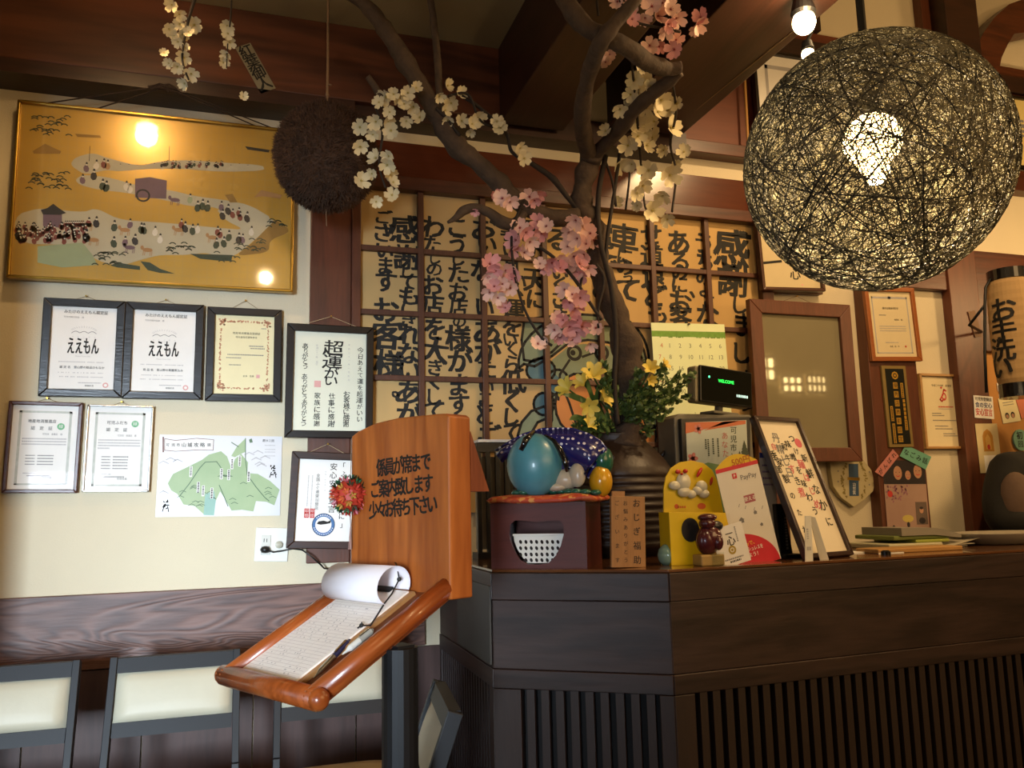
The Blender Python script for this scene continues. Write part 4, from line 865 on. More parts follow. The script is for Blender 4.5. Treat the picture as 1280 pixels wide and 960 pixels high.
c1 = copy_thing(c2, 'black chair with cream back pad at the left end of the row'); c1.location = (Pz(105, 822, .87).x-.172, ytop-.02, 0)
c3 = copy_thing(c2, 'black chair with cream back pad behind the wooden reception stand'); c3.location = (cx2+.445, ytop-.02, 0)
c4 = copy_thing(c2, 'black chair with cream pad turned sideways, its back against the counter end'); c4.scale = (.9, 1, .965); c4.location = (.46, -1.03, 0); c4.rotation_euler = (0, 0, math.radians(-97))
# ================================================================== RECEPTION STAND
r = Vector((.468, -.884, 0)); n = Vector((-.884, -.468, 0)); t = Vector((-.784, -.413, -.463)); C0 = Vector((.407, -1.300, 1.103)); SW, SL, SH = .353, .368, .357
OAKF = wood('amber_sign_wood', '#b5652a', '#8c4519', 'z', .35, 6, 1.1, bands=34, coat=.1); OAKR = wood('amber_rim_wood', '#a25222', '#74330f', 'y', .3, 8, .8, coat=.2)
Mb = frame_M(C0-r*SW/2, r, -n)
st = thing('reception_stand', 'amber wooden reception stand with sloping tray and upright lettered board on a black post', 'stand', Mb)
tops = [(-SW/2, SH*.955), (-SW*.42, SH*.985), (-SW*.25, SH*1.02), (0, SH*1.035), (SW*.2, SH*1.03), (SW*.4, SH*1.025), (SW/2-.01, SH*1.02), (SW/2, SH*1.005)]
zlow = -.02
MB().prism([(-SW/2, zlow)]+tops+[(SW/2, zlow)], 0, .062).build('sign_board', OAKF, st, bevel=.004)
D = MB()
for v, txt, x0, x1 in [(580, '係員が席まで', 471, 538), (607, 'ご案内致します', 464, 541), (633, '少々お待ち下さい', 462, 546)]:
    a = loc(Mb, x0, v+6, -.001); b_ = loc(Mb, x1, v-3, -.001); cxx, cz = (a[0]+b_[0])/2, (a[1]+b_[1])/2
    n_ = len(txt); an = math.atan2(b_[1]-a[1], b_[0]-a[0]); st_w = (b_[0]-a[0])/n_
    for i, ch in enumerate(txt): put(D, ch, a[0]+st_w*(i+.5), a[1]+(b_[1]-a[1])*(i+.5)/n_, .039, -.001, 0, .075, an, sx=.86)
D.build('lettering', INK, st)
tri = MB(); tri.add([(SW/2-.06, .062, SH*.92), (SW/2, .062, SH*.92), (SW/2-.06, .115, .20), (SW/2, .115, .20), (SW/2-.06, .062, .20), (SW/2, .062, .20)], [(0, 1, 3, 2), (0, 2, 4), (1, 5, 3), (2, 3, 5, 4), (0, 4, 5, 1)])
tri.build('back_brace', wood('brace_wood', '#8a4524', '#6a3018', 'z'), st)
# tray (its own axes: x along the board, y up the slope, z out of the tray)
Mt = frame_M(C0-r*SW/2, r, -t); Ml = Mb.inverted() @ Mt
def tbuild(mb, name, m, **k):
    o = mb.build(name, m, st, **k); o.matrix_local = Ml; return o
hw = SW/2; R_ = .0205
tbuild(MB().box(-hw+.01, hw-.01, -SL+.01, 0, -.020, -.008), 'tray_bottom', wood('tray_bottom_wood', '#7d3f1c', '#5d2a10', 'y', .4))
def rail(p, q):
    mb = MB(); mb.tube([p, q], R_, 14); return mb
for nm, p, q in [('rim', (-hw+R_, .01, 0), (-hw+R_, -SL+R_, 0)), ('rim', (-hw+R_*.2, -SL+R_, 0), (hw-R_*.2, -SL+R_, 0)), ('rim', (hw-R_, -SL+R_, 0), (hw-R_, .02, 0))]:
    m_ = MB().tube([p, q], R_, 14); m_.ell(q if nm else p, R_, 12, 8); m_.ell(p, R_, 12, 8); tbuild(m_, 'rim', OAKR, smooth=True)
# post and foot
pc = Pd(500, 850, 1.60); pl = Mb.inverted() @ Vector((pc.x, pc.y, 0))
pm = MB().tube([(pl.x, pl.y, pl.z), (pl.x, pl.y, pl.z+1.005)], .035, 20); pm.build('post', BLACKMETAL, st, smooth=False, bevel=0)
MB().lathe([(.15, 0), (.15, .012), (.05, .03), (.0, .03)], 32, (pl.x, pl.y, pl.z)).build('foot', BLACKMETAL, st)
pb = Mb.inverted() @ Vector((pc.x, pc.y, .98))
MB().box(pb.x-.02, pb.x+.02, pb.y-.02, pb.y+.02, pb.z-.01, pb.z+.03).build('bracket', BLACKMETAL, st)
# clipboard with paper
def tl(u, v, y=0): # pixel -> tray local on plane z=y
    Mi = Mt.inverted(); o = Mi @ Vector(CAM); rr = Mi.to_3x3() @ Vector(ray(u, v)); q = o+rr*((y-o[2])/rr[2]); return (q[0], q[1])
cb = thing('clipboard', 'wooden clipboard with a lined guest list whose top sheet is curled over', 'clipboard', Mt @ Matrix.Translation((0, -.17, 0)))
pa = [tl(303, 838, .006), tl(380, 854, .006), tl(527, 713, .006), tl(440, 727, .006)]
x0 = (pa[0][0]+pa[3][0])/2; x1 = (pa[1][0]+pa[2][0])/2; y0 = (pa[0][1]+pa[1][1])/2; y1 = min((pa[2][1]+pa[3][1])/2, -.02)
print('PAPER', pa, x0, x1, y0, y1)
of = .17
mb = MB().box(x0-.004, x1+.012, y0+of-.004, y1+of+.006, -.008, .000); mb.build('board', wood('clipboard_wood', '#b98752', '#9a6a38', 'y', .5, 10, .4), cb)
WP2 = mat('warm_white_paper', '#f6eee4', .7, var=.02)
MB().box(x0, x1, y0+of, y1+of, .0002, .004).build('list_sheets', WP2, cb)
D = MB(); zz = .0045
def flat(x0_, x1_, y0_, y1_, mi=0): D.add([(x0_, y0_, zz), (x1_, y0_, zz), (x1_, y1_, zz), (x0_, y1_, zz)], [(0, 1, 2, 3)], mi)
NL = 26; yl = y1+of-.06
for i in range(NL): y_ = yl-(yl-(y0+of)-.012)*i/(NL-1); flat(x0+.008, x1-.008, y_-.0003, y_+.0003)
for f in (.2, .42, .6, .78): x_ = x0+(x1-x0)*f; flat(x_-.0002, x_+.0002, y0+of+.012, yl)
for i in range(6): 
    for j in range(6): flat(x0+.03+i*.024+j*.0024, x0+.03+i*.024+j*.0024+.0015, yl+.008, yl+.013, 1)
for i in range(NL-1):
    if rnd.random() < .8:
        y_ = yl-(yl-(y0+of)-.012)*(i+.5)/(NL-1); x_ = x0+.012
        while x_ < x1-.02: w = rnd.uniform(.001, .003); (flat(x_, x_+w, y_-.0018, y_+.0014, 1) if rnd.random() < .12 else None); x_ += w+rnd.uniform(.001, .004)
D.build('ruled_lines', [mat('rule_brown_grey', '#c9bbb0', .8), mat('pencil_grey', '#a49b94', .8)], cb)
# curled top sheets
def curl(rad, off, mi):
    pts = []
    for i in range(19):
        a = math.radians(-20+ (250)*i/18); pts.append((rad*math.cos(a)*-1, rad*math.sin(a)))
    return pts
mb = MB(); vs = []; fs = []; rad = .036; K = 22
for i in range(K+1):
    a = math.radians(35-265*i/K)   # starts behind, rises over and comes down in front
    a = math.radians(-45+255*i/K)
    rr = rad*(1+.15*math.sin(i/K*3)); yy = y1+of-.026+rr*math.cos(a)*1.15; z_ = rad*.72+.004+rr*math.sin(a)
    for xx in (x0-.004, x1-.002): vs.append((xx, yy, max(z_, .005)))
for i in range(K): fs.append((2*i, 2*i+1, 2*i+3, 2*i+2))
cu = mb.add(vs, fs).build('curled_sheet', mat('cool_white_paper', '#e8e4ea', .7, var=.02), cb, smooth=True)
so = cu.modifiers.new('thickness', 'SOLIDIFY'); so.thickness = .0006
MB().box((x0+x1)/2-.05, (x0+x1)/2+.05, y1+of-.012, y1+of+.004, .004, .010).build('clip', BLACKMETAL, cb, bevel=.002)
# pen cord
def tw(u, v, z): q = tl(u, v, z); return Mt @ Vector((q[0], q[1], z))
pts = [tw(493, 700, .045), tw(497, 712, .04), tw(499, 724, .03), tw(490, 742, .008), tw(480, 755, .006), tw(472, 768, .006), tw(463, 782, .006), tw(452, 782, .006), tw(447, 785, .008)]
k = thing('pen_cord', 'thin black cord lying across the guest list to the pen tray', 'cord', pts[4])
Mi = Matrix.Translation(-pts[4]); MB().tube([Mi @ p for p in pts], .0017, 6).build('cord', BLACK, k, smooth=True)
kn = MB(); kn.ell(Mi @ pts[0], .006); kn.ell(Mi @ pts[2], .005); kn.ell(Mi @ pts[7], .005)
for i in range(4): kn.tube([Mi @ pts[7], (Mi @ pts[7])+Vector((rnd.uniform(-.015, .0), rnd.uniform(-.01, .01), rnd.uniform(-.004, .008)))], .0014, 5)
kn.build('knots', BLACK, k, smooth=True)
def pen(a, b_, lab, m1, m2, r0=.0055):
    p, q = tw(*a, .0), tw(*b_, .0); L_ = (q-p).length; M = frame_M(p, q-p, (0, 0, 1)); o = thing('ballpoint_pen', lab, 'pen', M, 'pens in the tray')
    R = Matrix.Rotation(math.pi/2, 4, 'Y')
    MB().lathe([(.001, 0), (r0*.5, .012), (r0, .02), (r0, L_*.55)], 12, M=R).build('barrel', m1, o, smooth=False)
    MB().lathe([(r0, L_*.55), (r0*1.05, L_*.93), (r0*.6, L_*.97), (r0*.5, L_)], 12, M=R).build('cap', m2, o)
    MB().box(L_*.6, L_*.92, r0, r0+.002, -.002, .002).build('pocket_clip', SILVER, o)
pen((392, 848), (437, 800), 'dark blue ballpoint pen lying lowest in the tray groove', SILVER, mat('pen_navy', '#26284a', .35))
pen((428, 818), (466, 787), 'grey-white ballpoint pen nearest the cord in the tray groove', WHITEPL, mat('pen_grey', '#a9a79b', .4), .0065)
# hanging kusudama ball
kt = Mb @ Vector((-SW/2+.004, -.003, SH*.93)); dk = (kt-Vector(CAM)).dot(Vector(fwd))-.035; kc = Pd(438, 619, dk); kt = kt-kc; kb = thing('ornament_ball', 'small ornament ball of red, green and gold folded paper hanging on the sign board', 'ornament', kc)
KM = [mat('folded_red', '#b5331f', .5), mat('folded_green', '#1f5a34', .5), mat('folded_gold', '#b58a3a', .45), mat('folded_orange', '#cf6a35', .5), mat('folded_pink', '#b9606a', .5), mat('folded_dark_green', '#12341f', .5)]
D = MB(); R = .023*dk
for i in range(70):
    z = 1-2*(i+.5)/70; a = i*2.39996; d = Vector((math.sqrt(1-z*z)*math.cos(a), math.sqrt(1-z*z)*math.sin(a), z)); e1 = d.orthogonal().normalized(); e2 = d.cross(e1); mi = rnd.choices(range(6), (4, 3, 1.5, 3, 2, 3))[0]
    tw_ = rnd.uniform(0, 2); 
    for q in range(5):
        a0 = tw_+q*2*math.pi/5; p0 = d*R*.8; p1_ = d*R*.98+(e1*math.cos(a0-.45)+e2*math.sin(a0-.45))*.0065; p2_ = d*R*1.10+(e1*math.cos(a0)+e2*math.sin(a0))*.0095; p3 = d*R*.98+(e1*math.cos(a0+.45)+e2*math.sin(a0+.45))*.0065
        D.add([p0, p1_, p2_, p3], [(0, 1, 2, 3)], mi)
D.ell((0, 0, 0), R*.86, 16, 10, 0); D.build('folded_petals', KM, kb)
MB().tube([kt, kt*.5+Vector((0, -.004, .004)), (0, 0, R)], .001, 5).build('thread', THREADM, kb)
tm = MB().tube([(0, 0, -R), (.001, 0, -.07), (.0, 0, -.10)], [.001, .001, .0015], 6)
for i in range(8): tm.tube([(0, 0, -.075), (rnd.uniform(-.004, .004), rnd.uniform(-.004, .004), -.125)], .0007, 4)
tm.build('tassel', mat('tassel_rose', '#a98276', .8), kb)
# ================================================================== COUNTER
CW = wood('counter_dark_wood', '#3a2a25', '#1f1410', 'x', .42, 6, 1.1, bump=.2); CWV = wood('counter_slat_wood', '#30211a', '#20140f', 'z', .5, 10, .6); CWD = mat('counter_recess', '#0f0b09', .8)
CTOP = wood('counter_top_wood', '#6a4428', '#4c2d18', 'x', .18, 4, .5, coat=.5)
ct = thing('reception_counter', 'dark wooden reception counter with slatted front and angled corner', 'counter', (1.04, -1.04, 0))
Mi = ct.matrix_world.inverted() if False else Matrix.Translation((-1.04, 1.04, 0))
PA, PB_, = Vector((.65, -.77, 0)), Vector((1.043, -1.04, 0)); dirR = Vector((2.334-1.043, -.956+1.04, 0)).normalized(); PC = PB_+dirR*3.4
PL = Vector((.66, -.08, 0))
H = 1.10
plan = [PA, PB_, PC, PC+Vector((0, .42, 0)), Vector((1.40, -.55, 0)), Vector((1.40, -.06, 0)), PL]
nn = len(plan); vs = [Mi @ Vector((p.x, p.y, z)) for z in (H-.008, H) for p in plan]
MB().add(vs, [tuple(range(nn-1, -1, -1)), tuple(range(nn, 2*nn))]+[(i, (i+1) % nn, (i+1) % nn+nn, i+nn) for i in range(nn)]).build('counter_top', CTOP, ct, bevel=.002)
# body core, pulled in behind the faces
core = [Vector((.69, -.745, 0)), Vector((1.055, -.995, 0)), PB_+dirR*3.39+Vector((0, .045, 0)), PC+Vector((-.02, .38, 0)), Vector((1.38, -.57, 0)), Vector((1.38, -.08, 0)), Vector((.70, -.08, 0))]
vs = [Mi @ Vector((p.x, p.y, z)) for z in (.001, H-.009) for p in core]; nn = len(core)
MB().add(vs, [tuple(range(nn-1, -1, -1)), tuple(range(nn, 2*nn))]+[(i, (i+1) % nn, (i+1) % nn+nn, i+nn) for i in range(nn)]).build('body', CWD, ct)
def cface(A, B, sl0, sl1, pitch, sw, name):
    M = Mi @ frame_M(A, B-A, Vector((0, 0, 1)).cross(B-A)); L_ = (B-A).length
    def bx(nm, x0, x1, y0, y1, z0, z1, m, bev=.002): o = MB().box(x0, x1, y0, y1, z0, z1).build(nm, m, ct, bevel=bev); o.matrix_local = M; return o
    bx('top_band', 0, L_, -.004, .03, 1.02, H-.009, CW); bx('front_panel', 0, L_, .0, .03, .84, 1.019, CW); bx('rail', 0, L_, -.003, .03, .79, .839, CW)
    bx('stile', 0, sl0, -.002, .03, .08, .789, CWV); bx('stile', sl1, L_, -.002, .03, .08, .789, CWV); bx('kick_board', 0, L_, .0, .03, 0.001, .079, CW)
    x = sl0+pitch*.4; me = MB().box(0, sw, 0, .022, .08, .79).mesh('slat', CWV)
    while x+sw < sl1:
        o = bpy.data.objects.new('slat', me); COL.objects.link(o); o.parent = ct; o.matrix_local = M @ Matrix.Translation((x, 0, 0)); x += pitch
cface(PA, PB_, .075, .44, .0395, .021, 'a')
cface(PB_, PC, .06, 3.35, .039, .022, 'b')
cface(PL, PA, .03, .66, .030, .016, 'c')
ep = MB().box(.30, .685, -.008, -.003, .85, H-.045).build('end_plate', mat('end_plate_grey', '#454644', .5, .2), ct); ep.matrix_local = Mi @ frame_M(PL, PA-PL, Vector((0, 0, 1)).cross(PA-PL))
# ---------------------------------------------------------------- wooden box with basket
A = Pz(615, 713.2, H); B = Pz(736, 714, H); A.x += .012; A.y += .03; B.y += .02
A = Vector((.675, -.765, H)); 
BD = (PB_-PA).normalized(); 
B = A+BD*.265
Mx = frame_M(A+BD*.0+Vector((0, .02, 0)), BD, Vector((0, 0, 1)).cross(BD))
hb = loc(Mx, 676, 628)[1]; xl = loc(Mx, 614, 700)[0]; xr = loc(Mx, 734, 700)[0]
print('BOX', hb, xl, xr)
bxr = thing('wooden_box', 'reddish wooden box with a shaped cut-out in front, under the figurine', 'box', Mx)
BXW = wood('box_red_wood', '#5b2a22', '#451d18', 'x', .35, 8, .4, coat=.2)
def zz4(x, y): return loc(Mx, 580+x/4.173, 500+y/4.173)
hole = [zz4(*p) for p in [(375, 638), (330, 630), (265, 628), (240, 650), (234, 700), (243, 740), (262, 790), (290, 835), (330, 856), (380, 860), (440, 852), (480, 810), (505, 760), (520, 700), (520, 650), (500, 628), (430, 630)]]
top_i, bot_i = 0, 9
left = [(hole[0][0], hb), (xl, hb), (xl, 0), (hole[9][0], 0)]+[hole[i] for i in range(9, -1, -1)]
right_ = [(hole[9][0], 0), (xr, 0), (xr, hb), (hole[0][0], hb)]+[hole[i % 17] for i in range(17, 8, -1)]
fp = MB().prism(left, 0, .012).prism(right_, 0, .012); fp.build('front', BXW, bxr)
bd = .20
MB().box(xl, xl+.012, .012, bd, 0, hb).build('side', BXW, bxr); MB().box(xr-.012, xr, .012, bd, 0, hb).build('side', BXW, bxr)
MB().box(xl, xr, bd, bd+.012, 0, hb).build('back', BXW, bxr); MB().box(xl+.012, xr-.012, .012, bd, hb-.012, hb).build('top', BXW, bxr); MB().box(xl+.012, xr-.012, .012, bd, 0, .008).build('bottom', BXW, bxr)
bk = thing('plastic_basket', 'white perforated plastic basket inside the wooden box', 'basket', Mx @ Matrix.Translation(((xl+xr)/2, .02, 0)))
ox = (xl+xr)/2; bp = [(zz4(x, y)[0]-ox, zz4(x, y)[1]) for x, y in [(247, 706), (518, 703), (513, 745), (497, 790), (470, 830), (430, 853), (340, 853), (300, 830), (268, 780), (252, 740)]]
MB().prism(bp, 0, .004).build('front', WHITEPL, bk); 
MB().box(bp[0][0]-.002, bp[1][0]+.002, -.004, .004, bp[0][1]-.003, bp[0][1]+.003).build('rim', WHITEPL, bk, bevel=.001)
MB().box(bp[0][0]+.01, bp[1][0]-.01, .004, .14, bp[5][1], bp[5][1]+.003).build('bottom', WHITEPL, bk)
D = MB()
for j, yy in enumerate((742, 775, 808, 838)):
    for i in range(8):
        X_, Z_ = zz4(285+i*28+(0 if j % 2 == 0 else 0), yy); a_, b_ = 300, 480
        if j == 3 and (i < 1 or i > 6): continue
        D.disc(X_-ox, Z_, .0042, .0058, -.0004, 0, 10, .4)
D.build('holes', mat('hole_dark', '#1c120e', .8), bk)
# cushion
cu = thing('small_cushion', 'flat orange and gold brocade cushion on the wooden box', 'cushion', Mx @ Matrix.Translation(((xl+xr)/2+.012, .09, hb)))
def brocade():
    m, nt, b = _nt('orange_brocade'); N = nt.nodes; L = nt.links; tc = N.new('ShaderNodeTexCoord'); v = N.new('ShaderNodeTexVoronoi'); v.inputs['Scale'].default_value = 75; L.new(tc.outputs['Object'], v.inputs['Vector'])
    cr = N.new('ShaderNodeValToRGB'); L.new(v.outputs['Color'], cr.inputs[0]); e = cr.color_ramp.elements; e[0].position = .25; e[0].color = (*rgb('#a83a1d'), 1); e[1].position = .7; e[1].color = (*rgb('#c98a45'), 1); x = cr.color_ramp.elements.new(.5); x.color = (*rgb('#b8562a'), 1)
    cr.color_ramp.interpolation = 'CONSTANT'; L.new(cr.outputs[0], b.inputs['Base Color']); b.inputs['Roughness'].default_value = .6; return m
mb = MB(); vs = []; fs = []; n_ = 40; L_ = [(-.0, .80), (.001, 1.02), (.008, 1.07), (.016, 1.0), (.021, .75), (.022, 0)]
for z, k in L_:
    for i in range(n_):
        a = 2*math.pi*i/n_; c, s_ = math.cos(a), math.sin(a); w_ = 1+.04*math.sin(a*7); vs.append((math.copysign(abs(c)**.4, c)*(xr-xl)*.56*k*w_, math.copysign(abs(s_)**.4, s_)*.115*k*w_, z+.003*math.sin(a*5)*k))
fs = [(i*n_+j, i*n_+(j+1) % n_, (i+1)*n_+(j+1) % n_, (i+1)*n_+j) for i in range(len(L_)-1) for j in range(n_)]+[tuple(range(n_-1, -1, -1))]
mb.add(vs, fs).build('cushion', brocade(), cu, smooth=True)
# bowing figurine
zc = hb+.019
Mf = Mx @ Matrix.Translation((0, .06, 0))
def fl_(x, y, d=0): return loc(Mf, 580+x/4.173, 500+y/4.173, d)
fg = thing('bowing_figurine', 'glazed bowing figurine with a blue bald head and dotted navy robe on the cushion', 'figurine', Mf)
hc = fl_(368, 345); rw = abs(fl_(510, 345)[0]-fl_(228, 345)[0])/2; rh = abs(fl_(368, 180)[1]-fl_(368, 512)[1])/2
zc = hb+.016; 
head = MB().ell((hc[0], 0, zc+rh), (rw, rw*.95, rh), 32, 20); head.build('head', mat('glazed_blue', '#4a8894', .38, var=.14, scale=30, coat=.2), fg, smooth=True)
def dotted():
    m, nt, b = _nt('navy_dotted_glaze'); N = nt.nodes; L = nt.links; tc = N.new('ShaderNodeTexCoord'); v = N.new('ShaderNodeTexVoronoi'); v.inputs['Scale'].default_value = 62; v.inputs['Randomness'].default_value = .25; L.new(tc.outputs['Object'], v.inputs['Vector'])
    c = N.new('ShaderNodeMath'); c.operation = 'LESS_THAN'; c.inputs[1].default_value = .27; L.new(v.outputs['Distance'], c.inputs[0])
    mx = N.new('ShaderNodeMix'); mx.data_type = 'RGBA'; mx.inputs[6].default_value = (*rgb('#1c1c5a'), 1); mx.inputs[7].default_value = (*rgb('#c9c6d2'), 1); L.new(c.outputs[0], mx.inputs[0]); L.new(mx.outputs[2], b.inputs['Base Color']); b.inputs['Roughness'].default_value = .25; b.inputs['Coat Weight'].default_value = .4; return m
DOT = dotted()
# robe as a draped shell with pointed shoulders
mb = MB(); vs = []; fs = []; prof = [fl_(*p) for p in [(152, 262), (215, 225), (300, 178), (400, 150), (480, 148), (560, 150), (640, 178), (700, 212), (728, 245), (690, 310), (630, 392)]]
low = [fl_(*p) for p in [(200, 330), (225, 300), (260, 300), (330, 300), (420, 300), (520, 330), (560, 350), (600, 370), (625, 385), (628, 390), (630, 395)]]
for (a, b_) in zip(prof, low):
    for k_ in range(7):
        t_ = k_/6; vs.append((a[0], .02+.13*t_+.0*(1-t_), a[1]-.02*t_*t_-.015*math.sin(t_*3)))
for i in range(len(prof)-1):
    for k_ in range(6): a = i*7+k_; fs.append((a, a+1, a+8, a+7))
# front skirt following low edge
o_ = len(vs)
for (a, b_) in zip(prof, low): vs.append((a[0], .02, a[1])); vs.append(((a[0]+b_[0])/2, -.012, (a[1]+b_[1])/2+.004)); vs.append((b_[0], .0, b_[1]))
for i in range(len(prof)-1):
    for k_ in range(2): a = o_+i*3+k_; fs.append((a, a+1, a+4, a+3))
rb = mb.add(vs, fs).build('robe', DOT, fg, smooth=True); so = rb.modifiers.new('t', 'SOLIDIFY'); so.thickness = .005
MB().ell((hc[0]+.02, .075, zc+rh*.85), (rw*1.5, rw*1.0, rh*.9), 24, 14).build('body', DOT, fg, smooth=True)
a = fl_(330, 270); b_ = fl_(375, 175)
MB().tube([(a[0], -rw*.83, a[1]), ((a[0]+b_[0])/2, -rw*.75, (a[1]+b_[1])/2+.004), (b_[0], -rw*.25, b_[1]+.003)], [.008, .0095, .006], 12).build('topknot', mat('glossy_black', '#0d0d10', .12, coat=.6), fg, smooth=True)
ps = [fl_(*p) for p in [(430, 185), (480, 215), (515, 265), (540, 320), (552, 378)]]
MB().tube([(p[0], -rw*.28-.004*i, p[1]) for i, p in enumerate(ps)], [.003, .006, .009, .009, .003], 10).build('sidelock', MATS['glossy_black'], fg, smooth=True)
p = fl_(590, 385); MB().ell((p[0], .0, p[1]-.004), (.024, .018, .034), 16, 10).ell((fl_(520, 420)[0], .012, fl_(520, 415)[1]), (.040, .03, .030), 20, 12).ell((fl_(480, 460)[0], .0, fl_(480, 455)[1]), (.03, .02, .012), 16, 10).build('face_and_ear', mat('glazed_cream', '#b7aa92', .3, var=.1), fg, smooth=True)
p = fl_(700, 425); MB().ell((p[0], .04, p[1]+.002), (.033, .04, .046), 20, 12).build('yellow_sleeve', mat('glazed_yellow', '#d09a1c', .25, coat=.4), fg, smooth=True)
p = fl_(712, 300); MB().ell((p[0]-.004, .055, p[1]-.006), (.030, .04, .042), 20, 12).build('green_collar', mat('glazed_green', '#1d5a46', .25, coat=.4), fg, smooth=True)
mb = MB()
for x in range(280, 700, 45): p = fl_(x, 485-8*math.sin((x-280)/420*3)); mb.ell((p[0], .0+.02*math.sin(x), max(p[1], zc+.007)), (.017, .02, .009), 12, 8)
mb.build('green_base', MATS['glazed_green'], fg, smooth=True)
# small hanging tag cord on the box
s = sheet('wooden_sign', 'upright wooden tablet with three lines of ink writing, leaning at the box corner', 'sign', [(764.5, 621), (807, 620), (806.5, 710), (764, 708.5)], -.93)
PW = wood('tablet_wood', '#a77845', '#8a5f33', 'z', .6, 10, .5)
MB().box(-s.w/2, s.w/2, 0, .010, -s.h/2, s.h/2).build('board', PW, s.root, bevel=.001)
D = MB(); x_ = lambda u: loc(s.M, u, 660)[0]
for t_, u, k_, z_ in [('おじぎ福助', 796, .021, .078), ('お悩みありがとう', 782, .0125, .078), ('ございます', 771.5, .013, .078)]:
    n__ = len(t_)
    for i, ch in enumerate(t_): put(D, ch, x_(u), s.h*.40-(s.h*.80)*i/max(n__-1, 1), k_, -.0006, 0, .035 if k_ > .02 else .01)
D.build('lettering', mat('faded_ink', '#3a2716', .7), s.root)
MB().box(-s.w/2+.008, -s.w*.05, .010, .018, s.h/2-.03, s.h/2+.014).build('back_piece', PW, s.root)
MB().box(-.01, .01, .010, .06, -s.h/2, -s.h/2+.03).build('foot', PW, s.root)
# teal pot, shells
p = Pz(817, 704, H); p.y = max(p.y, -.93)
tp = thing('ceramic_bird', 'small celadon ceramic ball shaped like a bird beside the wooden tablet', 'ornament', Vector((p.x, -.90, H)))
MB().lathe([(0, 0), (.018, 0), (.027, .012), (.030, .028), (.026, .043), (.014, .055), (.006, .058), (.006, .05), (0, .048)], 24).build('body', mat('celadon_glaze', '#7fa08f', .15, coat=.5), tp, smooth=True)
MB().ell((.024, -.008, .02), (.012, .008, .007), 10, 6).build('beak', mat('celadon_glaze', '#7fa08f', .2), tp, smooth=True)
tp = thing('driftwood_piece', 'thin brown curled driftwood piece lying between the ceramic bird and yellow stand', 'driftwood', Vector((p.x+.045, -.90, H)))
MB().tube([(-.03, 0, .006), (-.01, -.01, .012), (.012, .0, .007), (.03, -.01, .016), (.045, .005, .01)], [.004, .006, .006, .005, .003], 8).tube([(-.02, -.02, .004), (.01, -.022, .009), (.04, -.015, .005)], .004, 8).build('driftwood', mat('driftwood_brown', '#5c3d28', .7, var=.2), tp, smooth=True)
# dark rack behind the box
Mr = Matrix.Translation(Vector((P(622, 600, -.30).x, -.30, H)))
rk = thing('magazine_rack', 'black slatted rack with pale papers, behind the box and the sign board', 'rack', Mr)
ra = loc(Mr, 598, 552); rb_ = loc(Mr, 655, 552)
for i in range(6): x = ra[0]+(rb_[0]-ra[0])*i/5; MB().box(x-.007, x+.007, -.005, .01, 0, ra[1]-.004).build('slat', BLACK, rk)
MB().box(ra[0]-.01, rb_[0]+.01, -.01, .06, ra[1]-.035, ra[1]-.004).build('top_rail', BLACK, rk); MB().box(ra[0]-.01, rb_[0]+.01, -.01, .06, 0, .02).build('bottom_rail', BLACK, rk)
MB().box(ra[0]-.005, rb_[0]-.02, -.02, .05, ra[1]-.003, ra[1]+.006).build('paper_stack', PAPER, rk); MB().box(ra[0], rb_[0], .02, .05, .03, ra[1]-.05).build('papers', mat('grey_cream_papers', '#9c9480', .7), rk)
# ================================================================== COUNTER GOODS ON THE RIGHT
YW = mat('stand_yellow', '#d9b713', .35, var=.06, coat=.2)
# yellow leaflet stand
Ms = Matrix.Translation(Vector((P(868, 640, -.90).x, -.90, H)))
ys = thing('leaflet_stand', 'bright yellow arched leaflet stand with two white relief shapes', 'stand', Ms)
def ly(x, y, d=0): return loc(Ms, 820+x/6.4, 560+y/6.4, d)
q = [ly(*p, .03) for p in [(75, 940), (62, 500), (62, 320), (80, 230), (120, 160), (190, 115), (280, 100), (380, 120), (450, 175), (490, 260), (515, 380), (540, 520), (548, 940)]]
q = [(x, max(z, 0)) for x, z in q]; MB().prism(q, .03, .035).build('back_panel', YW, ys, bevel=.001)
a, b_ = ly(62, 515), ly(545, 518)
circ = [ly(290+105*math.cos(t), 655+125*math.sin(t)) for t in [math.pi*2*i/20 for i in range(20)]]
MB().prism([(a[0], a[1]), (b_[0], b_[1]), (b_[0], 0), (a[0], 0)], -.03, -.027).build('pocket_front', YW, ys, bevel=.001)
MB().box(a[0], a[0]+.003, -.027, .03, 0, a[1]).build('pocket_side', YW, ys); MB().box(b_[0]-.003, b_[0], -.027, .03, 0, b_[1]).build('pocket_side', YW, ys)
D = MB(); x, z = ly(275, 655, -.03); D.disc(x, z, .028, .033, -.0305, 0, 24); D.build('round_opening', mat('opening_black', '#17171c', .5), ys)
WG = mat('glossy_white', '#d3ceb6', .2, coat=.4)
mb = MB()
for (x, y, rx, rz) in [(225, 270, 55, 60), (155, 300, 45, 30), (230, 350, 50, 35), (290, 370, 35, 28), (370, 310, 45, 42), (390, 365, 40, 30), (340, 340, 40, 30)]: p = ly(x, y, .02); mb.ell((p[0], .024, p[1]), (rx*.00042, .011, rz*.00044), 14, 8)
mb.build('white_relief', WG, ys, smooth=True)
mb = MB()
RD = mat('glossy_red', '#c32a1c', .25, coat=.4)
for (x, y, rx, rz) in [(175, 190, 24, 20), (235, 185, 22, 18), (205, 208, 12, 10)]: p = ly(x, y, .018); mb.ell((p[0], .018, p[1]), (rx*.00034, .006, rz*.00034), 12, 8)
mb.build('red_bow', RD, ys, smooth=True)
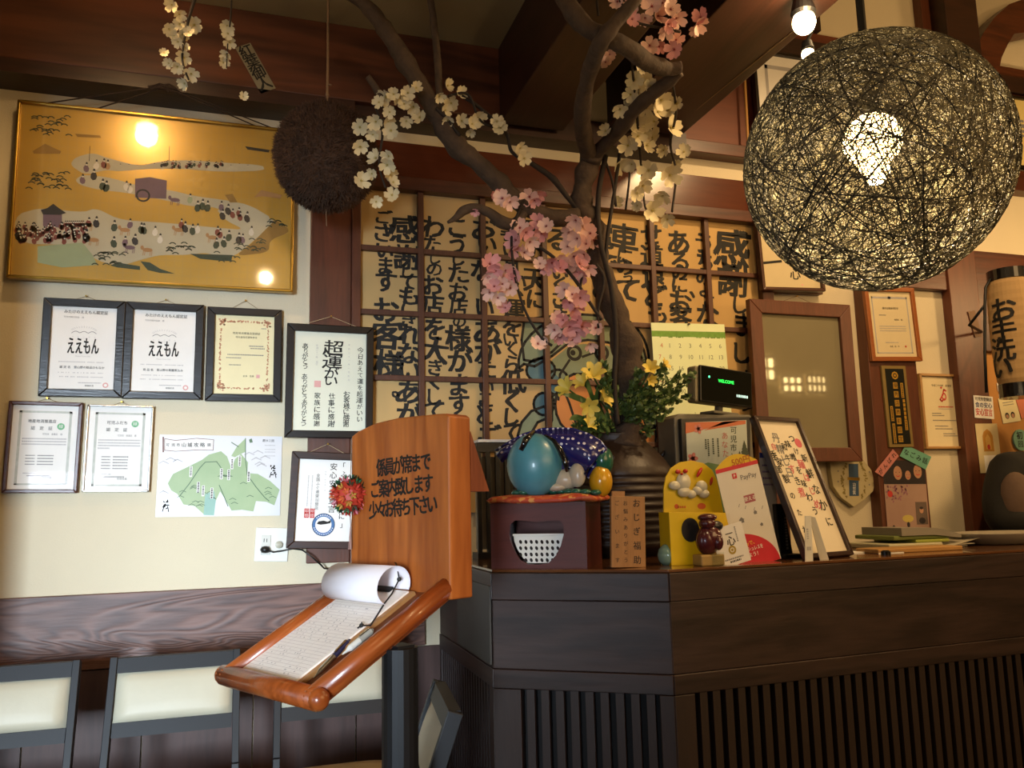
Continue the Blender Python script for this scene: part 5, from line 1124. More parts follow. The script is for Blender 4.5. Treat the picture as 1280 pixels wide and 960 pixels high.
for (x, y, rx, rz, an) in [(350, 195, 16, 50, -.6), (445, 265, 13, 38, -.3)]: p = ly(x, y, .018); MB().ell((0, 0, 0), (rx*.00034, .004, rz*.00034), 12, 8, 0, Matrix.Translation((p[0], .020, p[1])) @ Matrix.Rotation(-an, 4, 'Y')).build('red_leaf_shape', RD, ys, smooth=True)
D = MB(); p = ly(225, 472, .029); D.disc(*ly(165, 468, .029), .007, .007, .029, 0); greek(D, ly(190, 0)[0], ly(255, 0)[0], p[1], .006, .029, 0); p = ly(365, 465, .029); D.disc(p[0], p[1], .014, .009, .029, 0, 9); D.build('print', mat('print_orange_red', '#cf5a1e', .5), ys)
# maroon bag-carrying statuette on a wooden base
p = P(878, 690, -.945); mg = thing('statuette', 'small dark red glazed statuette on a pale wooden base before the yellow stand', 'statuette', Vector((p.x, -.975, H)))
MR_ = mat('maroon_glaze', '#4d1a20', .25, coat=.4, var=.2)
MB().box(-.036, .036, -.024, .024, 0, .030).build('base', mat('pale_base_wood', '#a98a4c', .5, var=.15), mg, bevel=.004)
MB().ell((0, 0, .066), (.034, .026, .040), 20, 14).ell((.010, -.002, .074), (.032, .026, .034), 20, 14).ell((.0, -.004, .112), (.024, .02, .018), 16, 10).ell((.002, -.002, .128), (.028, .022, .011), 18, 8).ell((.02, -.022, .062), (.014, .012, .022), 12, 8).build('body', MR_, mg, smooth=True)
MB().ell((.024, .002, .104), (.026, .02, .016), 16, 10).build('sack', mat('sack_black', '#1c1a1e', .35), mg, smooth=True)
MB().ell((.031, -.004, .088), (.006, .006, .005), 10, 6).build('red_bead', RD, mg, smooth=True)
# payment leaflet
def quadM(px, yd, tilt=0.0):
    c = [P(u, v, yd) for u, v in px]; o = (c[0]+c[1]+c[2]+c[3])/4; z = ((c[0]-c[3])+(c[1]-c[2])); z.normalize(); x = Vector((z.z, 0, -z.x)); w = ((c[1]-c[0]).length+(c[2]-c[3]).length)/2; h = ((c[0]-c[3]).length+(c[1]-c[2]).length)/2
    return frame_M(o, x, (0, 1, 0)), w, h
M, w, h = quadM([(893, 584), (948, 581), (977, 705), (924, 707)], -.93)
lf = thing('leaflet', 'white cashless payment leaflet with a yellow top and red quarter circle', 'leaflet', M)
MB().box(-w/2, w/2, 0, .0015, -h/2, h/2).build('sheet', mat('leaflet_white', '#d9d6cf', .4, var=.03), lf)
D = MB(); RP = mat('leaflet_red', '#cc2238', .4); y = -.0004
D.poly([(-w/2, h/2+.002)]+[(-w/2+w*i/10, h/2+.03*math.sin(math.pi*i/10)+.004) for i in range(11)]+[(w/2, h/2+.002)], .0008, 1)
D.box(-w/2, w/2, y, 0, h/2-.008, h/2+.003, 0)
def lp(u, v): q = loc(M, u, v); return q
x, z = lp(926, 576); put(D, '500円', x, z, .023, .0004, 4, .05); greek(D, lp(898, 0)[0]-.0, lp(907, 578)[0], lp(902, 579)[1], .006, .0004, 4)
x, z = lp(918, 595); D.box(x-.0075, x+.0075, y, 0, z-.0075, z+.0075, 0); put(D, 'P', x, z, .011, y-.0003, 1+1, .05)
x, z = lp(934, 595); put(D, 'PayPay', x+.004, z, .018, y, 3, .02, wmax=.062)
x, z = lp(937, 623); D.box(x-.018, x+.018, y, 0, z-.011, z+.011, 5); put(D, '使える', x, z, .012, y-.0003, 2, .03)
for u, v, k in [(927, 650, .010), (944, 640, .007), (952, 655, .006)]: x, z = lp(u, v); D.poly([(x-k, z), (x+k, z), (x, z+k*.8)], y, 3); D.box(x-k*.7, x+k*.7, y, 0, z-k*.8, z, 3)
for u, v in [(924, 632), (932, 634), (943, 636), (953, 634)]: x, z = lp(u, v); D.stroke([(x-.003, z-.004), (x+.002, z+.004)], .0016, y, 3)
cx_, cz_ = -w/2, -h/2; R0 = w*.98
D.poly([(cx_, cz_)]+[(cx_+R0*math.cos(math.pi/2*i/14), cz_+R0*.72*math.sin(math.pi/2*i/14)) for i in range(15)], y, 0)
for i, (t_, mi) in enumerate([('PayPayで、', 6), ('キャッシュレスを', 2), ('始めよう！', 2)]): put(D, t_, cx_+.012, cz_+R0*.48-.0165*i, .0125, y-.0003, mi, .04, align='l', wmax=.08)
D.build('print', [RP, YW, PAPER, GREYINK, mat('print_amber', '#b86a10', .5), mat('print_rose', '#a85a66', .5), mat('print_gold_yellow', '#f0c23a', .5)], lf)
MB().prism([(-w*.3, 0), (-w*.25, 0), (-w*.25, -.001), (-w*.3, -.001)], .002, .004).build('clip', SILVER, lf)
# small card
M, w, h = quadM([(888, 659), (927, 655), (940, 705), (900, 707)], -.985)
cd = thing('shop_card', 'small white card with one brush phrase and a gold emblem, leaning in front', 'card', M)
MB().box(-w/2, w/2, 0, .001, -h/2, h/2).build('card', PAPER, cd)
D = MB(); put(D, '一', w*.02, h*.28, .022, -.0003, 0, .05); put(D, '心', w*.03, h*.10, .026, -.0003, 0, .04); D.ring(0, -h*.12, .0065, .012, -.0003, 1, 18); D.disc(0, -h*.12, .004, .004, -.0003, 1); greekv(D, w*.24, h*.42, h*.05, .004, -.0003, 2); greek(D, -w*.3, w*.3, -h*.33, .004, -.0003, 2); greek(D, -w*.15, w*.2, -h*.40, .005, -.0003, 0); D.build('print', [INK, mat('card_gold', '#b39a3c', .4), GREYINK], cd)
mb = MB().box(-.018, .018, -.012, .012, 0, .003); ch_ = thing('card_holder', 'small clear acrylic card holder foot at the counter edge', 'holder', Vector((P(893, 690, -.985).x-.0, -1.0, H))); mb.build('base', glass('acrylic', .08, (.93, .96, .95)), ch_); MB().box(-.018, .018, -.004, -.002, .003, .035).build('upright', glass('acrylic'), ch_)
# register body with leaflet screen and customer display
bx0, bx1 = P(846, 600, -.50).x, P(944, 600, -.50).x; zt_ = P(880, 519, -.50).z
rg = thing('cash_register', 'grey cash register with a black framed leaflet panel facing the guests', 'register', Vector((bx0, -.50, H)))
GR = mat('register_grey', '#6f6a5c', .5, var=.08); q0 = zt_-H
MB().prism([(0, 0), (0, q0-.01), (.02, q0+.004), (bx1-bx0, q0+.004), (bx1-bx0, 0)], 0, .12).build('body', GR, rg, bevel=.004)
Mg = Matrix.Translation(Vector((bx0, -.50, H)))
q = [loc(Mg, *p, -.02) for p in [(851, 523), (938, 521), (938, 690), (858, 690)]]
MB().prism(q, -.02, 0).build('panel_frame', BLACK, rg, bevel=.002)
q = [loc(Mg, *p, -.022) for p in [(857, 528), (933, 525), (937, 640), (862, 640)]]; fx0, fz1 = q[0]; fx1, fz0 = q[2]
MB().prism(q, -.022, -.0205).build('leaflet', mat('leaflet_pale', '#b9c2b8', .35, c2='#aab6b4', scale=4), rg)
D = MB(); L2 = lambda u, v: loc(Mg, u, v, -.0225); y = -.0225
D.poly([L2(857, 528), L2(905, 527), L2(925, 526), L2(857, 542)], y, 0); D.poly([L2(905, 526.5), L2(932, 525.5), L2(932, 530), L2(880, 538)], y, 0)
for u, v, r_0 in [(873, 536, .016), (866, 573, .018)]:
    x, z = L2(u, v)
    for k_ in range(5): a_ = k_*1.2566; D.disc(x+r_0*.55*math.cos(a_), z+r_0*.55*math.sin(a_), r_0*.6, r_0*.42, y-.0002, 1, 8, a_)
for u, v, k_ in [(931, 565, .02), (925, 575, .016), (936, 577, .016)]:
    x, z = L2(u, v)
    for j in range(4): D.poly([(x-k_*(1-j*.2), z-k_*.6+j*k_*.5), (x+k_*(1-j*.2), z-k_*.6+j*k_*.5), (x, z+k_*.5+j*k_*.5)], y-.0002-j*.0001, 2)
D.poly([L2(862, 600), L2(865, 585), L2(885, 578), L2(910, 583), L2(936, 590), L2(937, 640), L2(862, 640)], y-.0001, 3)
for ch, u, v, m_ in [('可', 917, 538, 2), ('児', 917, 549, 2), ('市', 917, 560, 2), ('と', 917, 571, 2), ('あ', 906, 545, 1), ('な', 906, 556, 1), ('た', 907, 567, 1)]: x, z = L2(u, v); put(D, ch, x, z, .024, y-.0003, m_, .01)
for u, v0, v1 in [(897, 548, 570), (891, 548, 568), (885, 549, 570), (882, 549, 560)]: a = L2(u, v0); c = L2(u, v1); greekv(D, a[0], a[1], c[1], .006, y-.0003, 2)
D.build('leaflet_print', [mat('print_coral', '#c9704a', .5), mat('print_pink', '#c77b74', .5), mat('print_dark_green', '#3d4a3a', .5), mat('print_leaf', '#6f8f62', .5)], rg)
MB().tube([(-.002, .05, .16), (-.03, .02, .14), (-.055, .01, .10), (-.075, .02, .03), (-.08, .03, .002)], .005, 8).build('cable', BLACK, rg, smooth=True)
c = [P(875, 454.6, -.54), P(939.5, 466.8, -.48), P(941, 509, -.48), P(876, 502.5, -.54)]
o = sum(c, Vector())/4; Mv = frame_M(o, (c[1]-c[0])+(c[2]-c[3]), (0, 1, 0)); w = ((c[1]-c[0]).length+(c[2]-c[3]).length)/2; h = ((c[0]-c[3]).length+(c[1]-c[2]).length)/2
vd = thing('customer_display', 'black customer display glowing green, standing on the grey register', 'display', Mv)
MB().box(-w/2, w/2, 0, .012, -h/2, h/2).build('bezel', BLACK, vd, bevel=.004)
MB().box(-w/2-.012, w/2-.004, .012, .055, -h/2-.002, h/2-.002).build('housing', mat('display_housing_grey', '#8b8266', .5), vd, bevel=.008)
MB().box(-w/2+.005, w/2-.005, -.001, .0005, -h/2+.006, h/2-.004).build('screen', mat('dark_screen', '#0b0f0c', .06, spec=.8), vd)
D = MB(); put(D, 'WELCOME', -w*.02, h*.13, .014, -.0018, 0, .05, wmax=w*.62); D.disc(-w*.34, h*.2, .004, .004, -.0018, 1, 8); greek(D, w*.18, w*.40, -h*.22, .009, -.0018, 2); D.build('green_digits', [emit('display_green', '#1fd24a', 2.2), emit('display_green_bright', '#4dffa0', 3), emit('display_white', '#b8e8e0', 1.0)], vd)
Mi_ = Mv.inverted(); f0 = Mi_ @ Vector((o.x-.01, o.y+.05, zt_)); f1 = Mi_ @ Vector((o.x-.01, o.y+.04, o.z-h/2+.01)); MB().tube([f0, f1], .014, 12).build('stem', GR, vd); MB().box(f0.x-.06, f0.x+.06, f0.y-.04, f0.y+.03, f0.z+.004, f0.z+.014).build('foot', GR, vd, bevel=.003)
# tall slanting menu frame: faces the right, leans back
BLq = Pd(1003, 701, 2.36); 
wv = Vector((.202, .061, 0)); wv = wv.normalized(); 
BRq = BLq+wv*.22
lean = Vector((-.050, .141, .40)).normalized(); lean = (lean-wv*lean.dot(wv)).normalized()
yd = wv.cross(lean)*-1
Mm = frame_M(BLq+wv*.11, wv, lean.cross(wv)); 
hm = .45; wm = .22
mf = thing('menu_frame', 'dark framed handwritten menu leaning back, right of the cash register', 'menu', Mm)
s = Sheet(); s.w = wm; s.h = hm; s.root = mf; s.M = Mm
b0 = bars(wm, hm, .014, .022); b0.v = [(x, y, z+hm/2) for x, y, z in b0.v]; b0.build('frame', wood('menu_frame_wood', '#3a1e14', '#1f100b', 'z', .3, 14, .5, coat=.3), mf, bevel=.002)
MB().box(-wm/2+.010, wm/2-.010, -.012, -.002, .010, hm-.010).build('page', mat('menu_page', '#ded3bb', .5, var=.03), mf)
MB().box(-wm/2+.012, wm/2-.012, -.002, .002, .01, hm-.01).build('backing', BLACK, mf)
D = MB(); y = -.0125
for txt, x, z0, z1, k_, m_ in [('●新鮮なかに', .058, .345, .12, .026, 0), ('つけ麺はじめ', .036, .36, .17, .022, 0), ('味噌を味わう', .014, .34, .15, .020, 0), ('和牛すき煮', -.010, .33, .20, .022, 0), ('丹精七日', -.03, .36, .26, .024, 3), ('自家製のたれ', -.052, .33, .10, .020, 0), ('季節', -.066, .30, .26, .022, 0)]:
    for i, ch in enumerate(txt): put(D, ch, x*1.15+rnd.uniform(-.002, .002), .02+z0-(z0-z1)*1.15*i/(len(txt)-1), k_*rnd.uniform(1.0, 1.45), y, (1 if ch == '●' or rnd.random() < .12 else m_), .045, rnd.uniform(-.1, .1))
D.build('handwriting', [INK, mat('menu_pink_ink', '#cf5f6d', .6), GREYINK, GREYINK], mf)
MB().box(-.012, .012, .0, .12, .02, .03).build('strut', BLACK, mf)
# papers and black stands between
s = sheet('paper_note', 'white note with a blue header standing behind the payment leaflet', 'note', [(948, 566), (966, 566), (976, 700), (956, 700)], -.79)
MB().box(-s.w/2, s.w/2, -.001, 0, -s.h/2, s.h/2).build('sheet', PAPER, s.root); D = MB(); D.box(-s.w/2, s.w/2, -.0014, -.001, s.h/2-.016, s.h/2, 0)
for i in range(4): greek(D, -s.w*.35, s.w*.3, s.h*(.38-.06*i), .005, -.0014, 1)
D.build('print', [mat('print_blue', '#4a55b0', .5), mat('print_violet', '#8d6fb0', .5)], s.root)
p = P(976, 690, -.80); ps = thing('card_reader', 'black card reader on its stand, between the payment leaflet and the menu frame', 'reader', Vector((p.x, -.84, H)))
MB().box(-.035, .03, -.03, .03, 0, .012).build('foot', BLACK, ps, bevel=.003); MB().prism([(-.03, .01), (.015, .01), (-.005, .16), (-.035, .16)], 0, .02).build('body', BLACK, ps, bevel=.003)
D = MB(); greekv(D, -.005, .12, .03, .008, -.0008, 0); D.build('keys', GREYINK, ps)
# white acrylic tent card
p0 = P(1012, 702, -1.0); tc_ = thing('tent_card', 'white folded tent card standing at the counter edge in front of the menu frame', 'card', Vector((p0.x, -1.0, H)))
MB().prism([(-.014, 0), (.012, 0), (.016, .125), (-.004, .125)], 0, .002).build('front_flap', WHITEPL, tc_)
M2 = Matrix.Rotation(math.radians(0), 4, 'Z'); MB().add([(.010, .0, .125), (.030, .0, .12), (.088, .03, 0), (.058, .03, 0), (.010, .002, .125), (.030, .002, .12), (.088, .032, 0), (.058, .032, 0)], [(0, 3, 2, 1), (4, 5, 6, 7), (0, 1, 5, 4), (1, 2, 6, 5), (2, 3, 7, 6), (3, 0, 4, 7)]).build('rear_flap', WHITEPL, tc_)
D = MB(); greekv(D, .0, .09, .06, .006, -.0004, 0); greek(D, -.006, .008, .035, .01, -.0004, 0, gap=.1); D.build('print', LIGHTINK, tc_)
# paper stack, tray, papers
def slabthing(name, lab, cat, px, zb, th, m, yb, dy, grp=None, part='cover'):
    a = P(px[0], px[2], yb); b_ = P(px[1], px[2], yb); o = thing(name, lab, cat, Vector(((a.x+b_.x)/2, yb, zb)), grp); w = (b_.x-a.x)/2
    MB().box(-w, w, 0, dy, 0, th).build(part, m, o, bevel=min(.004, th*.3)); return o, w
st_y = -.72
slabthing('booklet', 'lowest booklet of the stack, white with a lime green end', 'booklet', (1112, 1180, 690), H, .018, mat('booklet_white', '#c3bd9c', .5), st_y, .2, 'booklets in the stack')[0]
o, w = slabthing('booklet', 'lime green booklet second from the bottom of the stack', 'booklet', (1146, 1188, 685), H+.0185, .010, mat('booklet_lime', '#9aa23c', .5), st_y+.01, .2, 'booklets in the stack')
o, w = slabthing('booklet', 'olive green booklet third in the stack', 'booklet', (1118, 1188, 680), H+.029, .014, mat('booklet_olive', '#6f7a3a', .5), st_y+.02, .19, 'booklets in the stack')
o = thing('magazine', 'thick grey magazine drooping on top of the booklet stack', 'magazine', Vector((P(1160, 665, st_y).x, st_y+.01, H+.043)), 'booklets in the stack')
mb = MB(); vs = []; fs = []
for i in range(13):
    t_ = i/12; x = -.10+.25*t_; zt_2 = .026-.004*t_-.03*max(0, t_-.55)**1.2*2; zb_ = max(0.0, .0-.0)-.0 if t_ < .5 else -.028*max(0, t_-.55)
    for yy in (0, .19): vs += [(x, yy, zb_), (x, yy, zt_2)]
for i in range(12): a = i*4; fs += [(a, a+4, a+5, a+1), (a+2, a+3, a+7, a+6), (a+1, a+5, a+7, a+3), (a, a+2, a+6, a+4)]
fs += [(0, 1, 3, 2), (48, 50, 51, 49)]; mb.add(vs, fs).build('pages', mat('magazine_grey', '#8e887b', .4, var=.1), o, smooth=False)
for k_ in range(5):
    a = P(1180+k_*7, 686-k_*1.5, -.74); o = thing('loose_sheet', 'loose pale sheet fanned beside the booklet stack, '+('lowest', 'second from the bottom', 'middle one', 'second from the top', 'topmost')[k_]+' of the fan', 'paper', Vector((a.x+.04, -.72, H+.003+.004*k_)), 'fanned sheets'); o.rotation_euler = (0, -.05*k_, rnd.uniform(-.4, .4)); MB().box(-.07, .07, 0, .16, 0, .0012).build('sheet', mat('sheet_warm_grey', '#b9b09a', .5), o)
a = P(1262, 690, -.74); tr = thing('oval_dish', 'wide grey-white dish at the far right end of the counter', 'dish', Vector((a.x+.05, -.66, H)))
mb = MB().lathe([(.0, 0), (.10, 0), (.12, .004), (.175, .038), (.178, .041), (.172, .041), (.12, .010), (0, .008)], 40); mb.v = [(x*1.15, y*.75, z) for x, y, z in mb.v]; mb.build('dish', mat('dish_grey', '#9d9686', .35), tr, smooth=True)
bo = thing('wooden_board', 'pale wooden board lying on the counter before the booklets', 'board', Vector((P(1160, 690, -.86).x, -.86, H)))
MB().box(-.19, .14, 0, .10, 0, .014).build('board', wood('pale_board', '#b98d50', '#9c7240', 'x', .4, 8, .3), bo, bevel=.003)
for u, v, lab in [(1068, 690, 'white folded slip of paper on the counter right of the menu frame'), (1098, 693, 'white slip of paper lying left of the wooden board')]:
    a = P(u, v, -.80); o = thing('paper_sheet', lab, 'paper', Vector((a.x, -.80-(u > 1090)*.06, H))); MB().box(-.05, .045, 0, .07, .0, .004).build('sheet', PAPER, o)
a = P(1115, 694, -.93); o = thing('metal_clip', 'tiny dark metal clip on the counter edge near the white slips', 'clip', Vector((a.x, -.905, H))); MB().lathe([(.014, 0), (.014, .01), (.008, .014), (0, .014)], 16).build('clip', mat('dark_steel', '#2a2826', .3, .8), o)

# ================================================================== POT, BRANCH AND FLOWERS
YP = -.42
pc = P(772, 640, YP)
pot = thing('ribbed_pot', 'large dark brown ribbed ceramic pot behind the figurine holding the branch', 'pot', Vector((pc.x, YP, H)))
zr = P(760, 545, YP).z-H; rmx = .200
CL = mat('pot_brown_clay', '#33241b', .45, var=.25, scale=12, bump=.3, bscale=60)
prof = [(0, 0), (.13, 0), (.155, .03)]
for i in range(37):
    t_ = i/36; prof.append((rmx*(.76+.24*math.sin(math.pi*(.12+.62*t_)))+(.007, .002, -.005, .002)[i % 4], .04+(zr*.66-.04)*t_))
prof += [(rmx*.90, zr*.73), (rmx*.80, zr*.80), (rmx*.66, zr*.88), (rmx*.55, zr*.93), (rmx*.52, zr*.96), (rmx*.60, zr), (rmx*.56, zr+.004), (rmx*.46, zr-.01), (rmx*.42, zr-.07), (0, zr-.08)]
MB().lathe(prof, 48).build('body', CL, pot, smooth=True)
MB().tube([(rmx*.82, 0, zr*.80), (rmx*.92, 0, zr*.86), (rmx*1.03, 0, zr*.84), (rmx*1.02, 0, zr*.76), (rmx*.93, 0, zr*.72)], .009, 8).build('lug', CL, pot, smooth=True)
BARK = mat('grey_brown_bark', '#5c4938', .85, c2='#2a2018', scale=30, bump=.9, bscale=70); DRIFT = mat('dark_twig_bark', '#2a2019', .8, bump=.3)
root = pc.copy(); tree = thing('flowering_branch', 'tall gnarled decorative branch with white and pink artificial blossoms in the pot', 'branch', Vector((pc.x, YP, H+zr-.06)))
TI = Matrix.Translation(-Vector((pc.x, YP, H+zr-.06)))
def TP(u, v, y): return TI @ P(u, v, y)
def spl(pts, n=5):
    out = []
    for i in range(len(pts)-1):
        p0 = pts[max(i-1, 0)]; p1_ = pts[i]; p2_ = pts[i+1]; p3 = pts[min(i+2, len(pts)-1)]
        for k_ in range(n):
            t = k_/n; out.append(tuple(.5*((2*p1_[j])+(-p0[j]+p2_[j])*t+(2*p0[j]-5*p1_[j]+4*p2_[j]-p3[j])*t*t+(-p0[j]+3*p1_[j]-3*p2_[j]+p3[j])*t**3) for j in range(len(p1_))))
    out.append(tuple(pts[-1])); return out
def near(u, v, y): # the high limbs lean out over the counter, clear of the cross beams
    k = max(0, min(1, (u-640)/70))*max(0, min(1, (200-v)/150)); return y-.46*k
def branch(pts, name='branch', m=None, n=10, gn=.12):
    """pts: (u, v, radius px, y)"""
    q = spl(pts, 6); P3 = []; R3 = []
    for u, v, r_, y in q:
        y = near(u, v, y)
        p = TP(u, v, y); sc = (Vector(P(u+1, v, y))-Vector(P(u, v, y))).length; P3.append(p+Vector((0, 0, 0))); R3.append(max(.0015, r_*sc*(1+gn*noise.noise(Vector((u*.09, v*.09, 0))))))
    mb = MB().tube(P3, R3, n)
    mb.v = [tuple(Vector(a)+Vector(noise.noise_vector(Vector(a)*28))*.006*gn*4*min(1, R3[0]*60)) for a in mb.v]
    return mb.build(name, m or BARK, tree, smooth=True)
branch([(782, 560, 18, -.5), (783, 520, 17, -.5), (784, 480, 17, -.51), (785, 440, 17, -.52), (772, 400, 14, -.53), (757, 360, 13, -.54), (747, 320, 12, -.55), (742, 285, 14, -.56), (728, 262, 15, -.57), (728, 235, 12, -.58), (736, 205, 13, -.60), (741, 190, 12, -.60)], 'trunk', n=16, gn=.3)
branch([(738, 196, 10, -.60), (730, 170, 9.5, -.62), (728, 140, 10, -.64), (733, 105, 9, -.66), (742, 75, 9.5, -.68), (752, 52, 9.5, -.70), (770, 28, 8, -.72), (790, 5, 7, -.74), (805, -15, 6, -.75)])
branch([(738, 196, 9, -.60), (755, 182, 8, -.62), (775, 160, 9, -.64), (795, 135, 8, -.65), (818, 115, 8, -.66), (838, 100, 7, -.66), (850, 90, 6, -.66)])
branch([(700, -12, 10, -.62), (716, 15, 11, -.64), (735, 36, 10, -.66), (760, 47, 10, -.68), (785, 60, 10, -.69), (810, 78, 10, -.68), (835, 86, 8, -.67), (851, 84, 6.5, -.67)])
branch([(425, -12, 7, -.58), (455, 5, 8, -.58), (480, 35, 10, -.58), (505, 75, 11.5, -.58), (530, 115, 11, -.58), (552, 155, 12, -.58), (570, 182, 12, -.58), (595, 202, 11, -.58), (625, 230, 11, -.58), (655, 258, 10, -.58), (690, 272, 10, -.58), (722, 272, 12, -.58)], gn=.2)
branch([(537, -10, 4, -.60), (543, 35, 4.5, -.60), (547, 75, 4.5, -.60), (549, 115, 4.5, -.60), (552, 150, 4, -.59)])
branch([(460, 96, 4, -.60), (468, 108, 4.5, -.60), (476, 122, 4, -.60)])
branch([(560, 278, 2, -.62), (570, 272, 4, -.61), (580, 263, 6, -.60), (594, 260, 6, -.60), (612, 266, 6, -.60), (628, 278, 8, -.59), (643, 280, 7, -.59), (655, 266, 5, -.59)])
branch([(577, 120, 2, -.60), (600, 135, 2.2, -.60), (632, 165, 2.2, -.60), (640, 190, 2.2, -.60), (665, 205, 3, -.60), (690, 222, 4, -.60), (708, 245, 3, -.59), (722, 262, 3, -.58)], 'twig', DRIFT, 6)
for pts in [[(757, 195, 3), (748, 245, 3), (750, 300, 3), (764, 360, 3), (770, 420, 3), (768, 480, 3), (772, 530, 3)], [(775, 188, 2), (768, 240, 2), (760, 290, 2.2), (756, 330, 2)], [(752, 190, 1.6), (765, 225, 1.6), (770, 258, 1.6)],
            [(545, 135, 2.4), (560, 150, 2.4), (575, 170, 2.4)], [(655, 250, 1.6), (640, 290, 1.6), (643, 340, 1.6), (655, 385, 1.6), (675, 420, 1.6), (690, 432, 1.6)], [(660, 300, 2), (690, 320, 2), (715, 345, 2), (735, 375, 2), (752, 400, 2)], [(745, 330, 2), (755, 350, 2.2), (748, 385, 1.6), (748, 410, 1.4)],
            [(730, 300, 1.5), (728, 340, 1.5), (722, 380, 1.2)], [(470, 135, 1.5), (478, 165, 1.6), (474, 205, 1.5), (482, 235, 1.2)], [(560, 120, 1.6), (585, 118, 1.6), (600, 150, 1.6), (620, 160, 1.4)], [(790, 80, 1.5), (795, 130, 1.6), (800, 190, 1.5), (805, 250, 1.3), (808, 262, 1.2)], [(840, 100, 1.5), (845, 140, 1.5), (838, 180, 1.5), (845, 215, 1.4), (840, 265, 1.3)], [(788, 200, 1.2), (786, 230, 1.2), (782, 262, 1.2)], [(775, 0, 1.8), (790, 25, 1.6), (825, 35, 1.6), (850, 40, 1.4)],
            [(247, -12, 3), (240, 10, 2.4), (232, 40, 2), (228, 75, 1.5), (236, 100, 1.2)], [(290, -10, 1.2), (288, 25, 1.2), (285, 50, 1), (283, 85, .8)], [(748, 20, 1.5), (745, -12, 1.5)]]:
    branch([(u, v, r_, -.61) for u, v, r_ in pts], 'twig', DRIFT, 6, 0)
# blossoms
WPET = mat('white_petal', '#e4d6ac', .55, var=.1, scale=60, sheen=.3); PPET = mat('pink_petal', '#ecb3a6', .55, c2='#f5d8c2', scale=90, sheen=.3); DPET = mat('deep_pink_petal', '#d98a92', .55, c2='#ecb6a8', scale=90); STAM = mat('stamen_yellow_green', '#b7a652', .6); STR = mat('stamen_red', '#9a3d3c', .6)
def petals(m, cm, seed, cup):
    r = random.Random(seed); mb = MB()
    for k_ in range(5):
        a = 2*math.pi*k_/5+r.uniform(-.12, .12); L_ = r.uniform(.92, 1.08); cu_ = cup+r.uniform(-.12, .12)
        g = []
        for (t, w_, z) in [(.08, .06, 0), (.45, .36, .10), (.78, .44, .28), (1.0, .26, .40)]:
            for s_ in (-1, 0, 1): 
                x = t*L_ if not (t == 1.0 and s_ == 0) else .93*L_; g.append((x*math.cos(a)-s_*w_*math.sin(a), x*math.sin(a)+s_*w_*math.cos(a), z*cu_*1.6+(.08 if s_ else 0)*t+r.uniform(-.02, .02)))
        f = [(i*3+j, i*3+j+1, i*3+j+4, i*3+j+3) for i in range(3) for j in range(2)]; mb.add(g, f, 0)
    mb.ell((0, 0, .08), (.12, .12, .08), 8, 4, 1)
    for i in range(7): a = i*.9; mb.tube([(0, 0, .05), (.22*math.cos(a), .22*math.sin(a), .28)], .018, 3, 1)
    me = mb.mesh('blossom', [m, cm], True); return me
WM = [petals(WPET, STAM, i, c_) for i, c_ in enumerate((.5, .8, 1.1))]; PM = [petals(PPET, STR, 10+i, c_) for i, c_ in enumerate((.6, .9, 1.2))]; QM = [petals(DPET, STR, 20+i, c_) for i, c_ in enumerate((.7, 1.1))]
def blossom(u, v, r_, kind, y=None):
    y = -.615+rnd.uniform(-.03, .03) if y is None else y
    y = near(u, v, y); p = TP(u, v, y); sc = (Vector(P(u+1, v, y))-Vector(P(u, v, y))).length
    me = rnd.choice({'w': WM, 'p': PM, 'q': QM}[kind]); o = bpy.data.objects.new('blossom', me); COL.objects.link(o); o.parent = tree
    d = (Vector(CAM)-P(u, v, y)).normalized(); d = (d+Vector((rnd.uniform(-.7, .7), rnd.uniform(-.4, .4), rnd.uniform(-.8, .5)))).normalized()
    o.matrix_local = Matrix.Translation(p) @ d.to_track_quat('Z', 'Y').to_matrix().to_4x4() @ Matrix.Rotation(rnd.uniform(0, 6.28), 4, 'Z') @ Matrix.Scale(r_*sc, 4)
    return o
